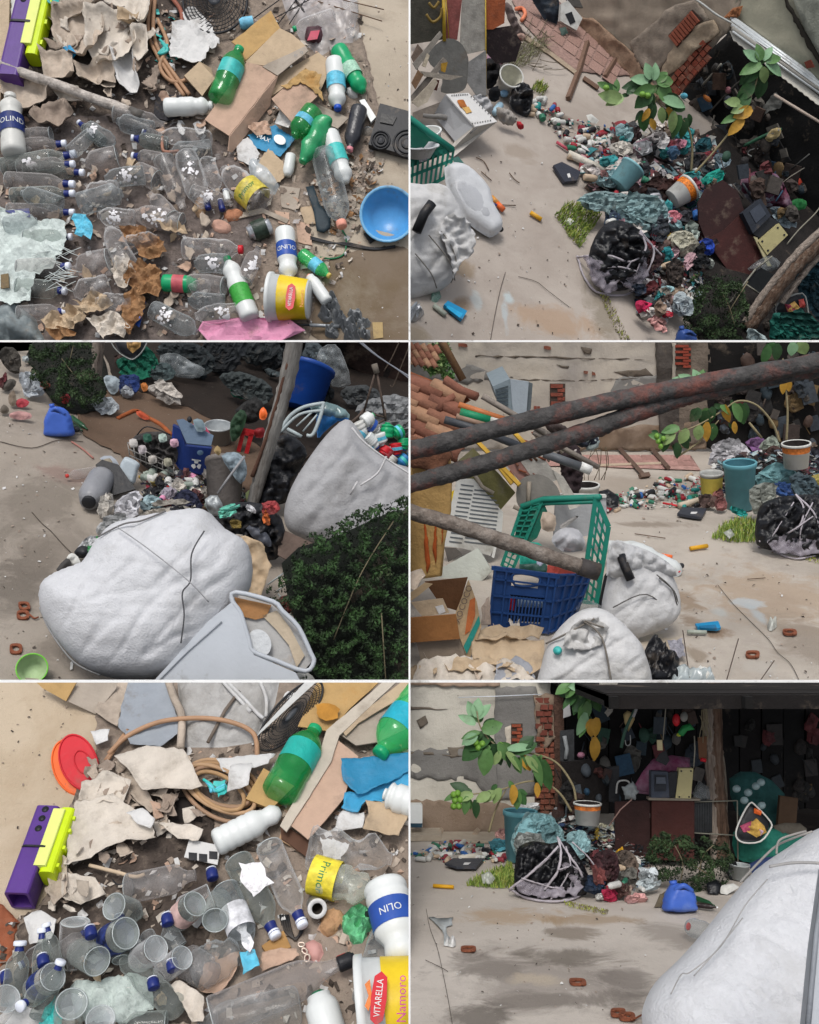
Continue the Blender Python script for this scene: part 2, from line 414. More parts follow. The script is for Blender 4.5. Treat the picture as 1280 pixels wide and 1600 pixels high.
def buk(Y,bot,top,z0,z1,r0,r1,mat,name='bucket',label=None,cat='bucket',group=None,inner=None,band=None,bandm=None,rim=1.06,wall=.06,handle=None,n=28,content=None,crush=0):
 A=Y.g(*bot,z0);B=Y.g(*top,z1);ax=B-A;L_=ax.length;u=Y.u(*bot,z0);r0*=u;r1*=u
 root=tg(Y,name,label,cat,A,group,axframe(ax))
 w_=wall*r1
 pr=[(0,r0*.9),(.01*L_,r0),(.9*L_,r0+(r1-r0)*.9),(.905*L_,r1*rim),(.985*L_,r1*rim),(L_,r1*rim*.98),(L_,r1-w_),(.9*L_,r0+(r1-r0)*.9-w_),(.13*L_,r0-w_)]
 pa_(root,'shell',*lav(pr,n,crush,L_),mat,raw=1)
 if inner:
  V,Fc=lav([(.132*L_,(r0-w_)*.02),(.135*L_,(r0-w_)*.98),(.98*L_,(r1-w_)*.995)],n,cap=0);V2=V;pa_(root,'lining',V2,[q[::-1]for q in Fc],inner,raw=1)
 if band:
  t0,t1=band;pa_(root,'label_band',*lav([(t*L_,(r0+(r1-r0)*t)*1.012)for t in(t0,(t0+t1)/2,t1)],n,crush,L_,cap=0),bandm,raw=1)
 return root
def boxvf(V8):
 return V8,[[0,3,2,1],[4,5,6,7],[0,1,5,4],[1,2,6,5],[2,3,7,6],[3,0,4,7]]
def pbox(Y,q,z0,z1,mat,name='box',label=None,cat='box',group=None,root=None,top=None):

 B=[Y.g(*p,z0)for p in q];U=[Y.g(*p,z1)for p in top]if top else[b_+Ve((0,0,(z1-z0)*Y.u0))for b_ in B]
 if(B[1]-B[0]).cross(B[2]-B[0]).z<0:B=B[::-1];U=U[::-1]
 V,Fc=boxvf(B+U);return out(Y,root,name,label,cat,V,Fc,mat,group,0)
def leafvf(p,d,nrm,L_,W):
 d=d.normalized();s=d.cross(nrm).normalized();nn=s.cross(d)
 V=[];Fc=[];K=5
 for i in rn(K+1):
  t=i/K;w_=W*sin(pi*min(1,t*.93+.06))**.7*(1-.25*t);c=p+d*L_*t-nn*L_*.22*t*t
  V+=[c-s*w_+nn*w_*.3,c-nn*.002,c+s*w_+nn*w_*.3]
  if i:a=(i-1)*3;Fc+=[[a,a+1,a+4,a+3],[a+1,a+2,a+5,a+4]]
 return V,Fc
def leaves(Y,S,L,mats,root,name='leaf'):

 for(x,y,a,ln,wd,ci,*li)in L:
  p=S.pt(x,y,(li[0]if li else 0)*Y.u0);q=S.pt(x+10*cos(R(a)),y-10*sin(R(a)),(li[0]if li else 0)*Y.u0)
  view=(Ve((0,0,Y.h))-p).normalized()
  nr=(view+Ve((ru(-.5,.5),ru(-.2,.2),ru(0,.7)))).normalized()
  d=(q-p).normalized();nr=(nr-d*nr.dot(d)).normalized()
  u=(q-p).length/10
  V,Fc=leafvf(p,d,nr,ln*u,wd*u*.5);pa_(root,name,V,Fc,mats[ci])
def sca(Y,P,n,size,cols,z=(0,3),name='litter',label=None,cat='litter',S=None,root=None,lump=.3):

 V=[];Fc=[];mi=[];xs=[p[0]for p in P];ys=[p[1]for p in P];S=S or G(Y);k=0;tries=0
 while k<n and tries<n*20:
  tries+=1
  x,y=ru(min(xs),max(xs)),ru(min(ys),max(ys))
  if not inside(P,x,y):continue
  k+=1;c=S.pt(x,y,ru(*z)*Y.u0);s=ru(*size)*.5*Y.u(x,y)
  ax=Matrix.Rotation(ru(0,6.28),3,'Z')@Matrix.Rotation(ru(-.7,.7),3,'X')@Matrix.Rotation(ru(-.6,.6),3,'Y')
  a=ru(.35,1);b0=len(V);q=random.randrange(len(cols))
  if random.random()<lump:
   J=lambda:ru(.75,1.2)
   for p in((1,0,0),(-1,0,0),(0,a,0),(0,-a,0),(0,0,.6),(0,0,-.6)):V.append(c+ax@(Ve(p)*s*J()))
   f=[[0,2,4],[2,1,4],[1,3,4],[3,0,4],[2,0,5],[1,2,5],[3,1,5],[0,3,5]]
  else:
   h=ru(-.3,.5)
   for p in((-1,-a,0),(0,-a*ru(.7,1.2),h),(1,-a,0),(1,a*ru(.5,1.2),0),(0,a,h),(-1,a*ru(.6,1),.1)):V.append(c+ax@(Ve(p)*s))
   for p in rn(6):V.append(V[b0+p]-Ve((0,0,s*.12)))
   f=[[0,1,4,5],[1,2,3,4],[11,10,7,6],[10,9,8,7],[0,5,11,6],[3,2,8,9],[1,0,6,7],[2,1,7,8],[4,3,9,10],[5,4,10,11]]
  Fc+=[[i+b0 for i in t]for t in f];mi+=[q]*len(f)
 o=solo(Y,name,label,cat,V,Fc,cols,None,0,'stuff',mi=mi)if root is None else pa_(root,name,V,Fc,cols,0,mi=mi)
 o['kind']='stuff';return o
def floor(Y,name,mat,P,bump=.6,fs=40,step=14,label=None):
 P=rag(P,step,0);v,f,d=fill(P,step);S=G(Y);V=[]
 for x,y in v:V.append(S.pt(x,y,(noise.noise(Ve((x/fs,y/fs,0)))*bump+.4*bump*noise.noise(Ve((x/fs*3,y/fs*3,5)))-bump)*Y.u0))
 f=fix(V,f,S.n);o=solo(Y,name,label,None,V,f,mat,kind='structure',origin=Ve((0,0,0)));return o
def gm(base,c2,c3,sc_=1,blobs=(),name='concrete',Y=None):

 M=bpy.data.materials.new(name);M.use_nodes=1;n=M.node_tree;L=n.links;B=n.nodes['Principled BSDF']
 B.inputs['Roughness'].default_value=.88;B.inputs['Specular IOR Level'].default_value=.25
 tc=n.nodes.new('ShaderNodeTexCoord')
 def nz(s,det,ro=.65,dist=0):
  q=n.nodes.new('ShaderNodeTexNoise');q.inputs['Scale'].default_value=s*sc_;q.inputs['Detail'].default_value=det;q.inputs['Roughness'].default_value=ro;q.inputs['Distortion'].default_value=dist
  L.new(tc.outputs['Object'],q.inputs['Vector']);return q.outputs[0]
 def mixc(fac,a,b_,lo,hi):
  mr=n.nodes.new('ShaderNodeMapRange');mr.inputs[1].default_value=lo;mr.inputs[2].default_value=hi;L.new(fac,mr.inputs[0])
  x=n.nodes.new('ShaderNodeMix');x.data_type='RGBA';L.new(mr.outputs[0],x.inputs[0])
  for i,c in((6,a),(7,b_)):
   if isinstance(c,str):x.inputs[i].default_value=(*lin(c),1)
   else:L.new(c,x.inputs[i])
  return x.outputs[2]
 c=mixc(nz(1.1,6,.6,.5),base,c2,.42,.62)
 c=mixc(nz(.8,8,.7,.3),c,c3,.54,.72)
 if blobs:
  wob=nz(3.2,7,.68,.6)
  for(bx,by,rx,ry,col,st)in blobs:
   p=Y.g(bx,by);ax=(Y.g(bx+rx,by)-p).length;ay=(Y.g(bx,by+ry)-p).length
   mp=n.nodes.new('ShaderNodeMapping');mp.vector_type='POINT';L.new(tc.outputs['Object'],mp.inputs[0])
   mp.inputs['Location'].default_value=(-p.x/ax,-p.y/ay,0);mp.inputs['Scale'].default_value=(1/ax,1/ay,0)
   ln=n.nodes.new('ShaderNodeVectorMath');ln.operation='LENGTH';L.new(mp.outputs[0],ln.inputs[0])
   ma=n.nodes.new('ShaderNodeMath');ma.operation='MULTIPLY_ADD';L.new(wob,ma.inputs[0]);ma.inputs[1].default_value=3.4;ma.inputs[2].default_value=-1.7
   ad=n.nodes.new('ShaderNodeMath');L.new(ln.outputs['Value'],ad.inputs[0]);L.new(ma.outputs[0],ad.inputs[1])
   mr=n.nodes.new('ShaderNodeMapRange');mr.inputs[1].default_value=1.15;mr.inputs[2].default_value=.55;mr.inputs[3].default_value=0;mr.inputs[4].default_value=st;L.new(ad.outputs[0],mr.inputs[0])
   x=n.nodes.new('ShaderNodeMix');x.data_type='RGBA';L.new(mr.outputs[0],x.inputs[0]);L.new(c,x.inputs[6]);x.inputs[7].default_value=(*lin(col),1);c=x.outputs[2]
 sp=nz(26,3,.8);c=mixc(sp,c,'3f3a33',.68,.8)
 c=mixc(nz(17,4,.8),c,'cfc8bb',.66,.84)
 L.new(c,B.inputs['Base Color'])
 bp=n.nodes.new('ShaderNodeBump');bp.inputs['Strength'].default_value=.5;bp.inputs['Distance'].default_value=.01
 L.new(nz(30,8,.75),bp.inputs['Height']);L.new(bp.outputs[0],B.inputs['Normal'])
 return M
def Zp(Y,x,y,yb,xb=None):
 return T(Y,x if xb is None else xb,yb,90).pt(x,y).z/Y.u0
def pail(Y,x,yb,yt,r0,r1,mat,*a,y0=None,xt=None,**k):

 y0=yb if y0 is None else y0;xt=x if xt is None else xt
 return buk(Y,(x,y0),(xt,yt),Zp(Y,x,y0,yb,x),Zp(Y,xt,yt,yb,x),r0,r1,mat,*a,**k)
def VW(Y,a,b_):
 p,q=Y.g(*a),Y.g(*b_);n=(q-p).cross(Ve((0,0,1)))
 if n.dot(Ve((0,0,Y.h))-p)<0:n=-n
 return Surf(Y,p,n)
RIM=clear('dfe6e6',.5,.95,.08,'thick_clear_rim')
VIEW={}
def finish_labels():
 from collections import defaultdict
 def px(o):
  p=RC.transposed()@(o.matrix_world.translation-CAM);return(640+p.x/-p.z*F,800-p.y/-p.z*F)
 T_=[o for o in sc.objects if o.parent is None and o.get('category')and o.get('label')and o.name in CELL]
 if not T_:return
 D=defaultdict(list)
 for o in T_:D[(id(CELL[o.name]),o['label'])].append(o)
 land=defaultdict(list)
 for o in T_:
  if len(D[(id(CELL[o.name]),o['label'])])==1 and o.get('kind')!='stuff' and len(o['label'].split())>3:land[id(CELL[o.name])].append((px(o),' '.join(o.name.split('.')[0].split('_')),o['label'].split()))
 for y,L in land.items():
  cnt=defaultdict(int)
  for _,nm,_l in L:cnt[nm]+=1
  land[y]=[(p,nm if cnt[nm]==1 else None,l)for p,nm,l in L]
 for(y,lb),G_ in D.items():
  if len(G_)<2:continue
  sub=defaultdict(list)
  for o in G_:
   p=px(o);N=sorted((hypot(p[0]-q[0],p[1]-q[1]),nm)for q,nm,l in land[y]if nm)[:1]
   sub[tuple(n_ for _,n_ in N)].append((p[1],p[0],o))
  W=lb.split();base=' '.join(W[:7])
  while base.split()[-1]in('the','and','of','in','on','between','or','a','at','with','along','by','to'):base=' '.join(base.split()[:-1])
  ORD=['topmost','second','third','fourth','fifth','sixth','seventh','eighth','ninth','tenth','eleventh','twelfth']
  for N,M_ in sub.items():
   M_.sort(key=lambda v:v[:2])
   for i,(_,_,o)in en(M_):
    tail=f' near {N[0]}' if N else ''
    pre='' if len(M_)==1 else((ORD[i]if i<12 else f'{i + 1}th')+' ' if len(M_)>2 else('upper ' if i==0 else 'lower '))
    w_=(pre+base+tail).split();
    if len(w_)>16:w_=(pre+' '.join(base.split()[:16-len(tail.split())-len(pre.split())])+tail).split()
    o['label']=' '.join(w_[:16])
 for o in T_:
  w_=o['label'].split();v=VIEW[id(CELL[o.name])]
  if len(w_)+3<=16:o['label']=o['label']+', '+v+' view'
def finish():

 dg=bpy.context.evaluated_depsgraph_get();dg.update()
 bpy.context.view_layer.update()
 E=1.4
 def plane(x=None,y=None):
  if x is not None:a,b_=Ve((x-640,900,-F)),Ve((x-640,-900,-F))
  else:a,b_=Ve((-700,800-y,-F)),Ve((700,800-y,-F))
  nn=(RC@a).cross(RC@b_).normalized()
  tst=RC@(Ve((x-640+50,0,-F))if x is not None else Ve((0,800-y-50,-F)))
  return nn if nn.dot(tst)>0 else-nn
 dead=[]
 for o in list(sc.objects):
  Y=CELL.get(o.name)
  if o.type!='MESH' or Y is None:continue
  x0,y0,x1,y1=Y.rect;pl=[]
  if x0>0:pl.append(-plane(x=x0+E))
  if x1<1280:pl.append(plane(x=x1-E))
  if y0>0:pl.append(-plane(y=y0+E))
  if y1<1600:pl.append(plane(y=y1-E))
  bb=[o.matrix_world@Ve(c)-CAM for c in o.bound_box]
  cut=[];kill=0
  for nn in pl:
   ds=[nn.dot(b_)for b_ in bb]
   if min(ds)>0:kill=1
   if max(ds)>0:cut.append(nn)
  if kill:dead.append(o);continue
  if not cut:continue
  if o.data.users>1:o.data=o.data.copy()
  bm=bmesh.new();bm.from_mesh(o.data);iv=o.matrix_world.inverted();r3=o.matrix_world.to_3x3().transposed()
  cl=iv@CAM
  for nn in cut:
   bmesh.ops.bisect_plane(bm,geom=bm.verts[:]+bm.edges[:]+bm.faces[:],dist=1e-6,plane_co=cl,plane_no=(r3@nn).normalized(),clear_outer=1)
  bm.to_mesh(o.data);bm.free()
  if not o.data.polygons:dead.append(o)
 ds=set(d.name for d in dead)
 for o in dead:
  for c in list(o.children):
   if c.name not in ds:w_=c.matrix_world.copy();c.parent=o.parent;c.matrix_world=w_
  bpy.data.objects.remove(o)
 while 1:
  e=[o for o in sc.objects if o.type=='EMPTY' and not o.children]
  if not e:break
  for o in e:bpy.data.objects.remove(o)
Y1=Yard((0,0,640,533),0,5000,4.9)
Y2=Yard((640,0,1280,533),30,1900,5.2)
Y3=Yard((0,533,640,1065),15,800,2.0)
Y4=Yard((640,533,1280,1065),0,470,1.62)
Y5=Yard((0,1065,640,1600),0,1280,2.1)
Y6=Yard((640,1065,1280,1600),0,-200,.66)
for Y_,v_ in((Y1,'top left'),(Y2,'top right'),(Y3,'middle left'),(Y4,'middle right'),(Y5,'bottom left'),(Y6,'bottom right')):VIEW[id(Y_)]=v_
def rail(x0,y0,x1,y1,d,name):
 q=1.5*d/F;a=Ve(((x0-640)/F*d,(800-y0)/F*d,-d));b_=Ve(((x1-640)/F*d,(800-y1)/F*d,-d))
 V=[]
 for dz in(0,-.012):
  for s in((-q,-q),(q,-q),(q,q),(-q,q)):pass
 ax=(b_-a).normalized();s=Ve((0,0,1)).cross(ax)
 for p in(a,b_):
  V+=[p+s*q,p-s*q,p-s*q+Ve((0,0,-.012)),p+s*q+Ve((0,0,-.012))]
 V=[CAM+RC@v for v in V]
 me=mesh(name,V,[[0,1,2,3],[7,6,5,4],[0,4,5,1],[1,5,6,2],[2,6,7,3],[3,7,4,0]],m('f2f2f0',.5,.03,b=0),0)
 o=bpy.data.objects.new(name,me);COL.objects.link(o);o['kind']='structure'
# -- shared materials
WP=m('d6d9d7',.35,.04,b=.1,dirt=.12)
WPD=m('c9c9c4',.4,.05,b=.1,dirt=.3,dc='8f8a80')
GRO=m('159a63',.3,.08,b=.1,dirt=.1)
GRC=clear('2aa855',.42,.85,.1,'clear_green_plastic')
GRC2=clear('46d77c',.42,.85,.1,'pale_clear_green_plastic')
CLR=clear('f0f0f0',.06,.8,.15);CLD=clear('dcd8d6',.12,.7,.2,'dusty_clear_plastic');CLB=clear('ccd2d4',.1,.8,.12,'grey_clear_plastic')
GLS=clear('c3cac6',.12,.9,.05,'clear_glass')
NAVY=m('1c2a6e',.4,.15,b=.05);CAPW=m('e2e6f0',.4,.04,b=.05)
TEAL=m('3fb5b0',.45,.2,30,.1);BLUL=m('2a4fa0',.45,.12,20,.1);CYAN=m('5cb4cf',.5,.3,40,.1)
BLK=m('1d1e22',.5,.2,b=.2,dirt=.15);BLKB=m('16171b',.3,.3,20,.5)
KR=m('a98a6c',.85,.12,20,.3,90,dirt=.2);KR2=m('b5a085',.85,.1,20,.3,90,dirt=.2)
KRP=m('b99c88',.9,.1,20,.3,90,dirt=.2);KRG=m('a69b8e',.9,.1,20,.3,90,dirt=.3,dc='7e7468')
KRY=m('b0905f',.85,.12,20,.3,90,dirt=.25,dc='9d7238')
BG=m('b5a798',.9,.14,16,.5,60,dirt=.35,dc='857a6e');BG2=m('c9c0b4',.9,.1,16,.5,60,dirt=.3,dc='958a7c')
BG3=m('9a8b7e',.9,.15,16,.5,60,dirt=.4,dc='6a5e54');WPP=m('cbcac8',.85,.06,16,.4,60,dirt=.2)
KFT=m('96714e',.85,.2,14,.5,60,dirt=.3,dc='5d4433');SILV=m('b9bcc0',.35,.2,60,.3,metal=.7)
PINK=m('d58fae',.6,.12,14,.3);RED=m('c3202c',.45,.1,b=.1);BLU=m('1d4fb8',.4,.12,b=.1,dirt=.1)
WSK=m('c6c6c6',.6,.05,30,.35,120,dirt=.3,dc='98948c',ds=3);WSD=m('b4b3b1',.65,.08,30,.35,120,dirt=.4,dc='84807a',ds=3)
RUST=m('7a4630',.9,.3,40,.6);IRON=m('454342',.8,.5,30,.9,60,dirt=.35,dc='7c4a40',ds=12)
WOOD=m('6f6860',.9,.3,20,.8,70,sx=(1,1,.12));WOODB=m('8a6a48',.85,.25,20,.5,60)
YEL=m('dfc021',.45,.12,b=.1,dirt=.25,dc='e6d98c');ORG=m('e0662a',.45,.12,b=.1)
CON=gm('b3a796','9f9383','8c7e6d')
def clumps(Y,n,area,cols,sz,label,name='paper_scrap',cat='paper',z=(2,8),cr=4,group=None,cat_='paper'):

 xs=[p[0]for p in area];ys=[p[1]for p in area];k=0
 while k<n:
  x,y=ru(min(xs),max(xs)),ru(min(ys),max(ys))
  if not inside(area,x,y):continue
  k+=1;s=ru(*sz);P=El(x,y,s,s*ru(.4,.8),ru(0,180),random.choice((4,5,6)),.35)
  zz=ru(*z)
  she(T(Y,x,y,ru(-1,1)*(8 if Y is Y4 else 38),zz,ru(0,360)),P,random.choice(cols),name,label,cat,group,rgd=1.2,th=.6,crump=cr*.5,fs=16,step=4,curl=2,bend=ru(.25,.8)*s,smooth=1)
# -- YARD 1: litter laid out on concrete, seen from above
Y=Y1;g0=G(Y)
OX,OY=0,0
floor(Y,'concrete_ground',CON,PQ(-60,-40,660,-40,660,560,-60,560),bump=1.2,step=16)
# earth under the litter, dark gaps between pieces painted into its colour
def dirtpatch(Y,P,c,name='dirt_stain',z=.5,h=.8):
 V,Fc=shv(G(Y),rag(P,6,2.5),th=.2,crump=h,fs=20,step=9,lift=z)
 solo(Y,name,None,None,V,Fc,c,kind='structure',smooth=1)
DIRT=m('86796d',.95,.35,30,.9,60,dirt=.4,dc='8e8073',ds=9);DIRTD=m('4f463f',.95,.3,20,.8,60)
dirtpatch(Y,PQ(-10,180,60,170,240,180,380,240,420,330,400,420,320,500,300,560,-10,560),m('6a605b',.95,.35,30,.9,60,dirt=.25,dc='4d443e',ds=9),z=1.6)
dirtpatch(Y,PQ(60,-20,330,-20,300,190,60,180),m('4d443e',.95,.35,30,.9,60,dirt=.25,dc='8e8073',ds=9),z=1.6)
dirtpatch(Y,PQ(-10,-20,420,-20,560,30,600,200,560,300,470,330,500,420,480,560,-10,560),DIRT)
MOSS=gm('77695a','6b5c48','8b8172',2)
dirtpatch(Y,PQ(520,400,600,385,660,390,660,560,520,560,470,500),MOSS,z=.3,h=.3)
sca(Y,PQ(0,0,560,0,600,300,500,520,0,532),1500,(4,13),[BG,BG2,BG3,KRP,WPP,CLD,DIRTD],(1,5),label='small torn scraps and grit spread between bottles on ground')
sca(Y,PQ(560,0,640,0,640,532,500,532),90,(1.5,4),[DIRTD,BG3,WPP],(0,.5),name='grit',label='grit scattered on bare concrete by pale blue bowl')
# wall edge at far left
slb(g0,PQ(-40,-20,21,-20,19,60,8,130,2,240,-40,240),14,m('b7a58c',.9,.12,20,.6),'low_wall','tan plaster wall edge by purple and lime toy','wall')
# purple and lime moulded toy housing
def toy(Y,A,B,w_,hh,z,flip=0,hole=0):
 a,b_=Y.g(*A,z),Y.g(*B,z);u=Y.u0;ax=b_-a;L_=ax.length;fr=axframe(ax)
 t=tg(Y,'toy_housing','long purple and lime green moulded plastic toy body with round holes' if not hole else 'purple and lime green plastic toy body with open hollow end','toy',a,None,fr)
 PU=m('52307e',.4,.1,b=.1,dirt=.1);LI=m('c4dc12',.4,.08,b=.1,dirt=.12);PA=m('d8e07c',.5,.06,b=.05)
 w_*=u;hh*=u
 def ext(x0,x1,y0,y1,z0,z1,name,mat,bev=.15,hollow=0):
  r=min(x1-x0,y1-y0)*bev;K=[]
  for cx,cy,s in((x1-r,y1-r,0),(x0+r,y1-r,90),(x0+r,y0+r,180),(x1-r,y0+r,270)):
   for q in(0,30,60,90):K.append((cx+r*cos(R(s+q)),cy+r*sin(R(s+q))))
  n=len(K);V=[Ve((x,y,z0))for x,y in K]+[Ve((x,y,z1))for x,y in K]
  Fc=[[i,(i+1)%n,(i+1)%n+n,i+n]for i in rn(n)]
  if hollow:
   cx,cy=(x0+x1)/2,(y0+y1)/2
   V+=[Ve((cx+(x-cx)*.78,cy+(y-cy)*.78,z0))for x,y in K]+[Ve((cx+(x-cx)*.72,cy+(y-cy)*.72,z0+(z1-z0)*.6))for x,y in K]
   Fc+=[[i+n,(i+1)%n+n,(i+1)%n,i][::1]for i in[]]+[[(i+1)%n,i,i+2*n,(i+1)%n+2*n]for i in rn(n)]+[[(i+1)%n+2*n,i+2*n,i+3*n,(i+1)%n+3*n]for i in rn(n)]
   Fc+=[[i+3*n for i in rn(n)][::-1],[i+n for i in rn(n)]]
  else:Fc+=[list(rn(n))[::-1],[i+n for i in rn(n)]]
  return pa_(t,name,V,Fc,mat,0,raw=1)
 s=1 if flip else-1
 X=lambda a_,b2:(min(s*a_,s*b2),max(s*a_,s*b2))
 x=X(-.1*w_,.5*w_);ext(*x,-hh*.5,hh*.5,0,L_,'shell',PU,hollow=hole)
 x=X(-.5*w_,-.12*w_);ext(*x,-hh*.45,hh*.42,L_*(.22 if not hole else.25),L_,'lime_side',LI,.3)
 x=X(-.3*w_,.02*w_);ext(*x,hh*.3,hh*.53,L_*.3,L_*.96,'panel',PA,.2)
 x=X(-.2*w_,.5*w_);ext(*x,-hh*.4,hh*.56,L_*.5,L_*.52,'groove',BLK,.2)
 for q in(.72,.84,.95):
  pa_(t,'hole',*tbv([Ve((s*w_*.22,hh*.47,L_*q)),Ve((s*w_*.22,hh*.512,L_*q))],w_*.09,14),BLK,raw=1)
 for q in(.35,.55,.75,.9):
  V,Fc=boxvf([Ve((s*-.5*w_+dx*w_*.06,dy*hh,q*L_+dz*L_*.02))for dz in(-1,1)for dx,dy in((-1,-.1),(1,-.1),(1,.3),(-1,.3))]);pa_(t,'clip',V,Fc,LI,0,raw=1)
toy(Y,(28,128),(64,-30),54,34,20,1)
btl(Y,(26,-8),(30,52),20,8,WPD,None,'milk',label='white plastic bottle half hidden between toy and wall')
blb(g0,PQ(14,50,30,48,28,84,10,82),8,RED,'plastic_piece','dark red plastic piece under purple toy','plastic piece',lift=2)
# torn paper sacks
SK=[(PQ(72,0,150,-6,165,18,120,40,92,50,70,30),BG2,'pale torn paper sack at far end behind toy'),(PQ(95,28,160,12,172,60,140,108,98,92,88,60),BG,'creased beige paper sack above small blue scrap'),(PQ(140,32,205,30,222,80,200,110,160,118,140,90),BG2,'largest pale beige paper sack with deep creases'),(PQ(70,96,120,100,130,140,80,140),BG,'flattened beige paper sack under painted pole'),(PQ(180,92,212,88,224,148,208,156,188,140),WPP,'stiff whitish paper sheet curled upright near pole end'),(PQ(120,108,184,108,186,144,132,142),BG,'layered beige paper bundle by painted pole'),(PQ(160,0,240,-6,240,40,225,60,200,26,170,22),BG2,'long pale paper strip draped by hose'),(PQ(190,30,226,40,214,60,190,50),KR2,'small folded brown paper flap on big beige sack'),(PQ(6,130,60,134,84,150,70,172,40,185,10,160),BG,'crumpled beige paper above white soap bottle'),(PQ(60,176,110,172,126,196,90,212,56,200),BG3,'brown stained paper lump below painted pole'),(PQ(80,0,96,0,100,22,86,30),TEAL,'teal plastic scrap behind beige paper'),(PQ(212,66,236,60,240,104,226,120,214,100),BG2,'narrow curled paper strip by tan hose'),(PQ(86,146,130,150,140,172,100,170),BG2,'flat paper piece under middle of painted pole')]
for i,(P,M_,lb)in en(SK):
 she(G(Y,4),rag(P,6,1.5),M_,'paper_sack',lb,'paper sack',th=1,crump=7,fs=34,step=4,curl=12,fold=7,fa=-50+25*(i%4),fw=13,lift=1+i%4*3,bend=12,smooth=1)
clumps(Y,26,PQ(70,0,245,0,245,150,90,150,60,60),[BG,BG2,BG3],(9,17),'small torn beige paper scrap among paper sacks',group='paper scraps on sack pile',z=(12,20),cr=6)
she(G(Y,22),PQ(98,74,110,71,120,84,112,93,102,97),m('1487b8',.5,.1),'card_scrap','small bright blue card scrap on beige paper',th=1,crump=2)
# painted pole
rod(Y,PR(-30,90,30,208,176,26),8,m('b8b0a8',.85,.25,30,.8,60,dirt=.4,dc='6a6058',ds=14),'painted_pole','weathered white painted wooden pole lying over paper sacks','pole',nz=.25)
rod(Y,PR(204,174.5,26,223,182,26),8.6,m('56534f',.6,.1),'rubber_tip','grey rubber tip on end of painted pole','tip')
# hose coils and twine
HOSE=m('a98466',.6,.12,12,.2)
rod(Y,PR(262,-10,8,284,20,10,280,60,8),3.5,m('8c5240',.6,.15),'hose','short dark brown hose bent by fan grille','hose',curve=6)
for i,P in en((PR(236,-5,6,232,50,8,248,90,8,288,150,6),PR(242,0,8,240,52,10,256,92,10,296,148,7),PR(246,30,6,262,70,12,250,104,10,270,128,8,300,122,6))):
 rod(Y,P,3.2,HOSE,'hose',('outermost','middle','innermost')[i]+' strand of tan hose running by paper sacks','hose',curve=8)
for i in rn(3):rod(Y,[(250+i*3,62+i*5,14),(262,76+i*2,16),(254-i*3,84,15),(262,70,14)],2.2,TEAL,'twine','knot of teal twine tied round tan hose','twine',curve=5,group='teal twine knot')
sca(Y,PQ(242,20,285,20,290,120,240,100),90,(4,12),[BLK,TEAL,WPP,BG3],(2,8),label='dark and teal scraps tangled in hose coils')
she(G(Y,12),PQ(270,38,300,36,330,70,322,96,300,105,286,96,266,92),WPP,'foil_sheet','torn white foil-like sheet by tan foam block','sheet',th=1.2,crump=5,step=5,rgd=2,curl=6)
she(G(Y,9),PQ(300,10,330,40,345,70,330,80,300,50,284,20),WPP,'plastic_film','crumpled white film by fan grille','film',th=.6,crump=7,fold=3,fw=6,step=5,rgd=2)
# fan grille
def grille(Y,cx,cy,r,z,label,S=None,rings=9,spokes=46,ry=None,rot=0):
 S=S or G(Y,z);u=Y.u0;o0=S.pt(cx,cy)
 t=tg(Y,'fan_grille',label,'fan grille',o0)
 for i in rn(rings):
  q=r*(i+1.6)/(rings+.6);P=[S.pt(x,y,(r-q)*.12*u)for x,y in El(cx,cy,q,q*(ry or r)/r,rot,40)]
  pa_(t,'ring',*tbv(P,(.75 if i<rings-1 else 2.2)*u,5,1),BLK)
 for i in rn(spokes):
  a=6.283*i/spokes;P=[]
  for k in rn(6):
   q=r*(.16+.84*k/5);aa=a+k*.12;e=El(cx,cy,q,q*(ry or r)/r,rot,1)
   x,y=q*cos(aa),q*(ry or r)/r*sin(aa);x,y=x*cos(R(rot))-y*sin(R(rot)),x*sin(R(rot))+y*cos(R(rot))
   P.append(S.pt(cx+x,cy+y,((r-q)*.12+1)*u))
  pa_(t,'wire',*tbv(P,.55*u,4),BLK)
 pa_(t,'hub',*blv(S,El(cx,cy,r*.2,(ry or r)*.2,rot),3,nz=0,lift=r*.12,step=4),m('3c3f44',.5))
grille(Y,336,2,50,12,'black round fan grille with spiral wires by cardboard')
for i,P in en((PQ(385,52,520,-20),PQ(430,44,470,-10),PQ(452,38,480,-5),PQ(462,0,481,26),PQ(395,30,450,-10),PQ(497,2,597,33),PQ(520,-4,600,15))):
 rod(Y,[(*P[0],10),(*P[1],12)],.8 if i!=3 else 2,BLK if i<5 else m('6b5240',.7),'wire',('longest black wire crossing corner of cardboard flap','steep black wire behind corrugated flap','thin black wire by clear bag','thick short black rod near green cap','slanting black wire above fan grille','lower of two rusty wires over concrete','upper of two rusty wires over concrete')[i],'wire')
# cardboard box, opened out
t=tg(Y,'cardboard_box','large flattened brown cardboard box with open flaps in middle of litter','cardboard box',Y.g(400,150,10))
def cflap(P,z,mat,name='flap',cr=2,fold=0,fa=0,S=None):
 V,Fc=shv(S or G(Y,z),rag(P,12,.5),th=2,crump=cr,fs=60,step=8,fold=fold,fa=fa,fw=2.6);pa_(t,name,V,Fc,mat,0)
cflap(PQ(362,66,424,18,430,30,438,45,383,98,378,78),16,KRY,'corrugated_flap',3,1.1,45)
cflap(PQ(383,98,437,44,456,54,480,74,412,104),20,KR2)
cflap(PQ(320,188,386,98,410,104,434,116,358,213),24,KRP,'front_panel')
cflap(PQ(410,104,478,72,482,80,434,118),26,KRG,'pale_flap')
cflap(PQ(358,213,434,117,423,150,422,165,362,238,356,236),14,KRP,'side_panel',S=S3(Y,(358,213,25),(434,117,25),(362,238,8)))
cflap(PQ(434,118,498,82,510,92,512,118,500,145,480,112,425,150),12,KR2,'back_panel')
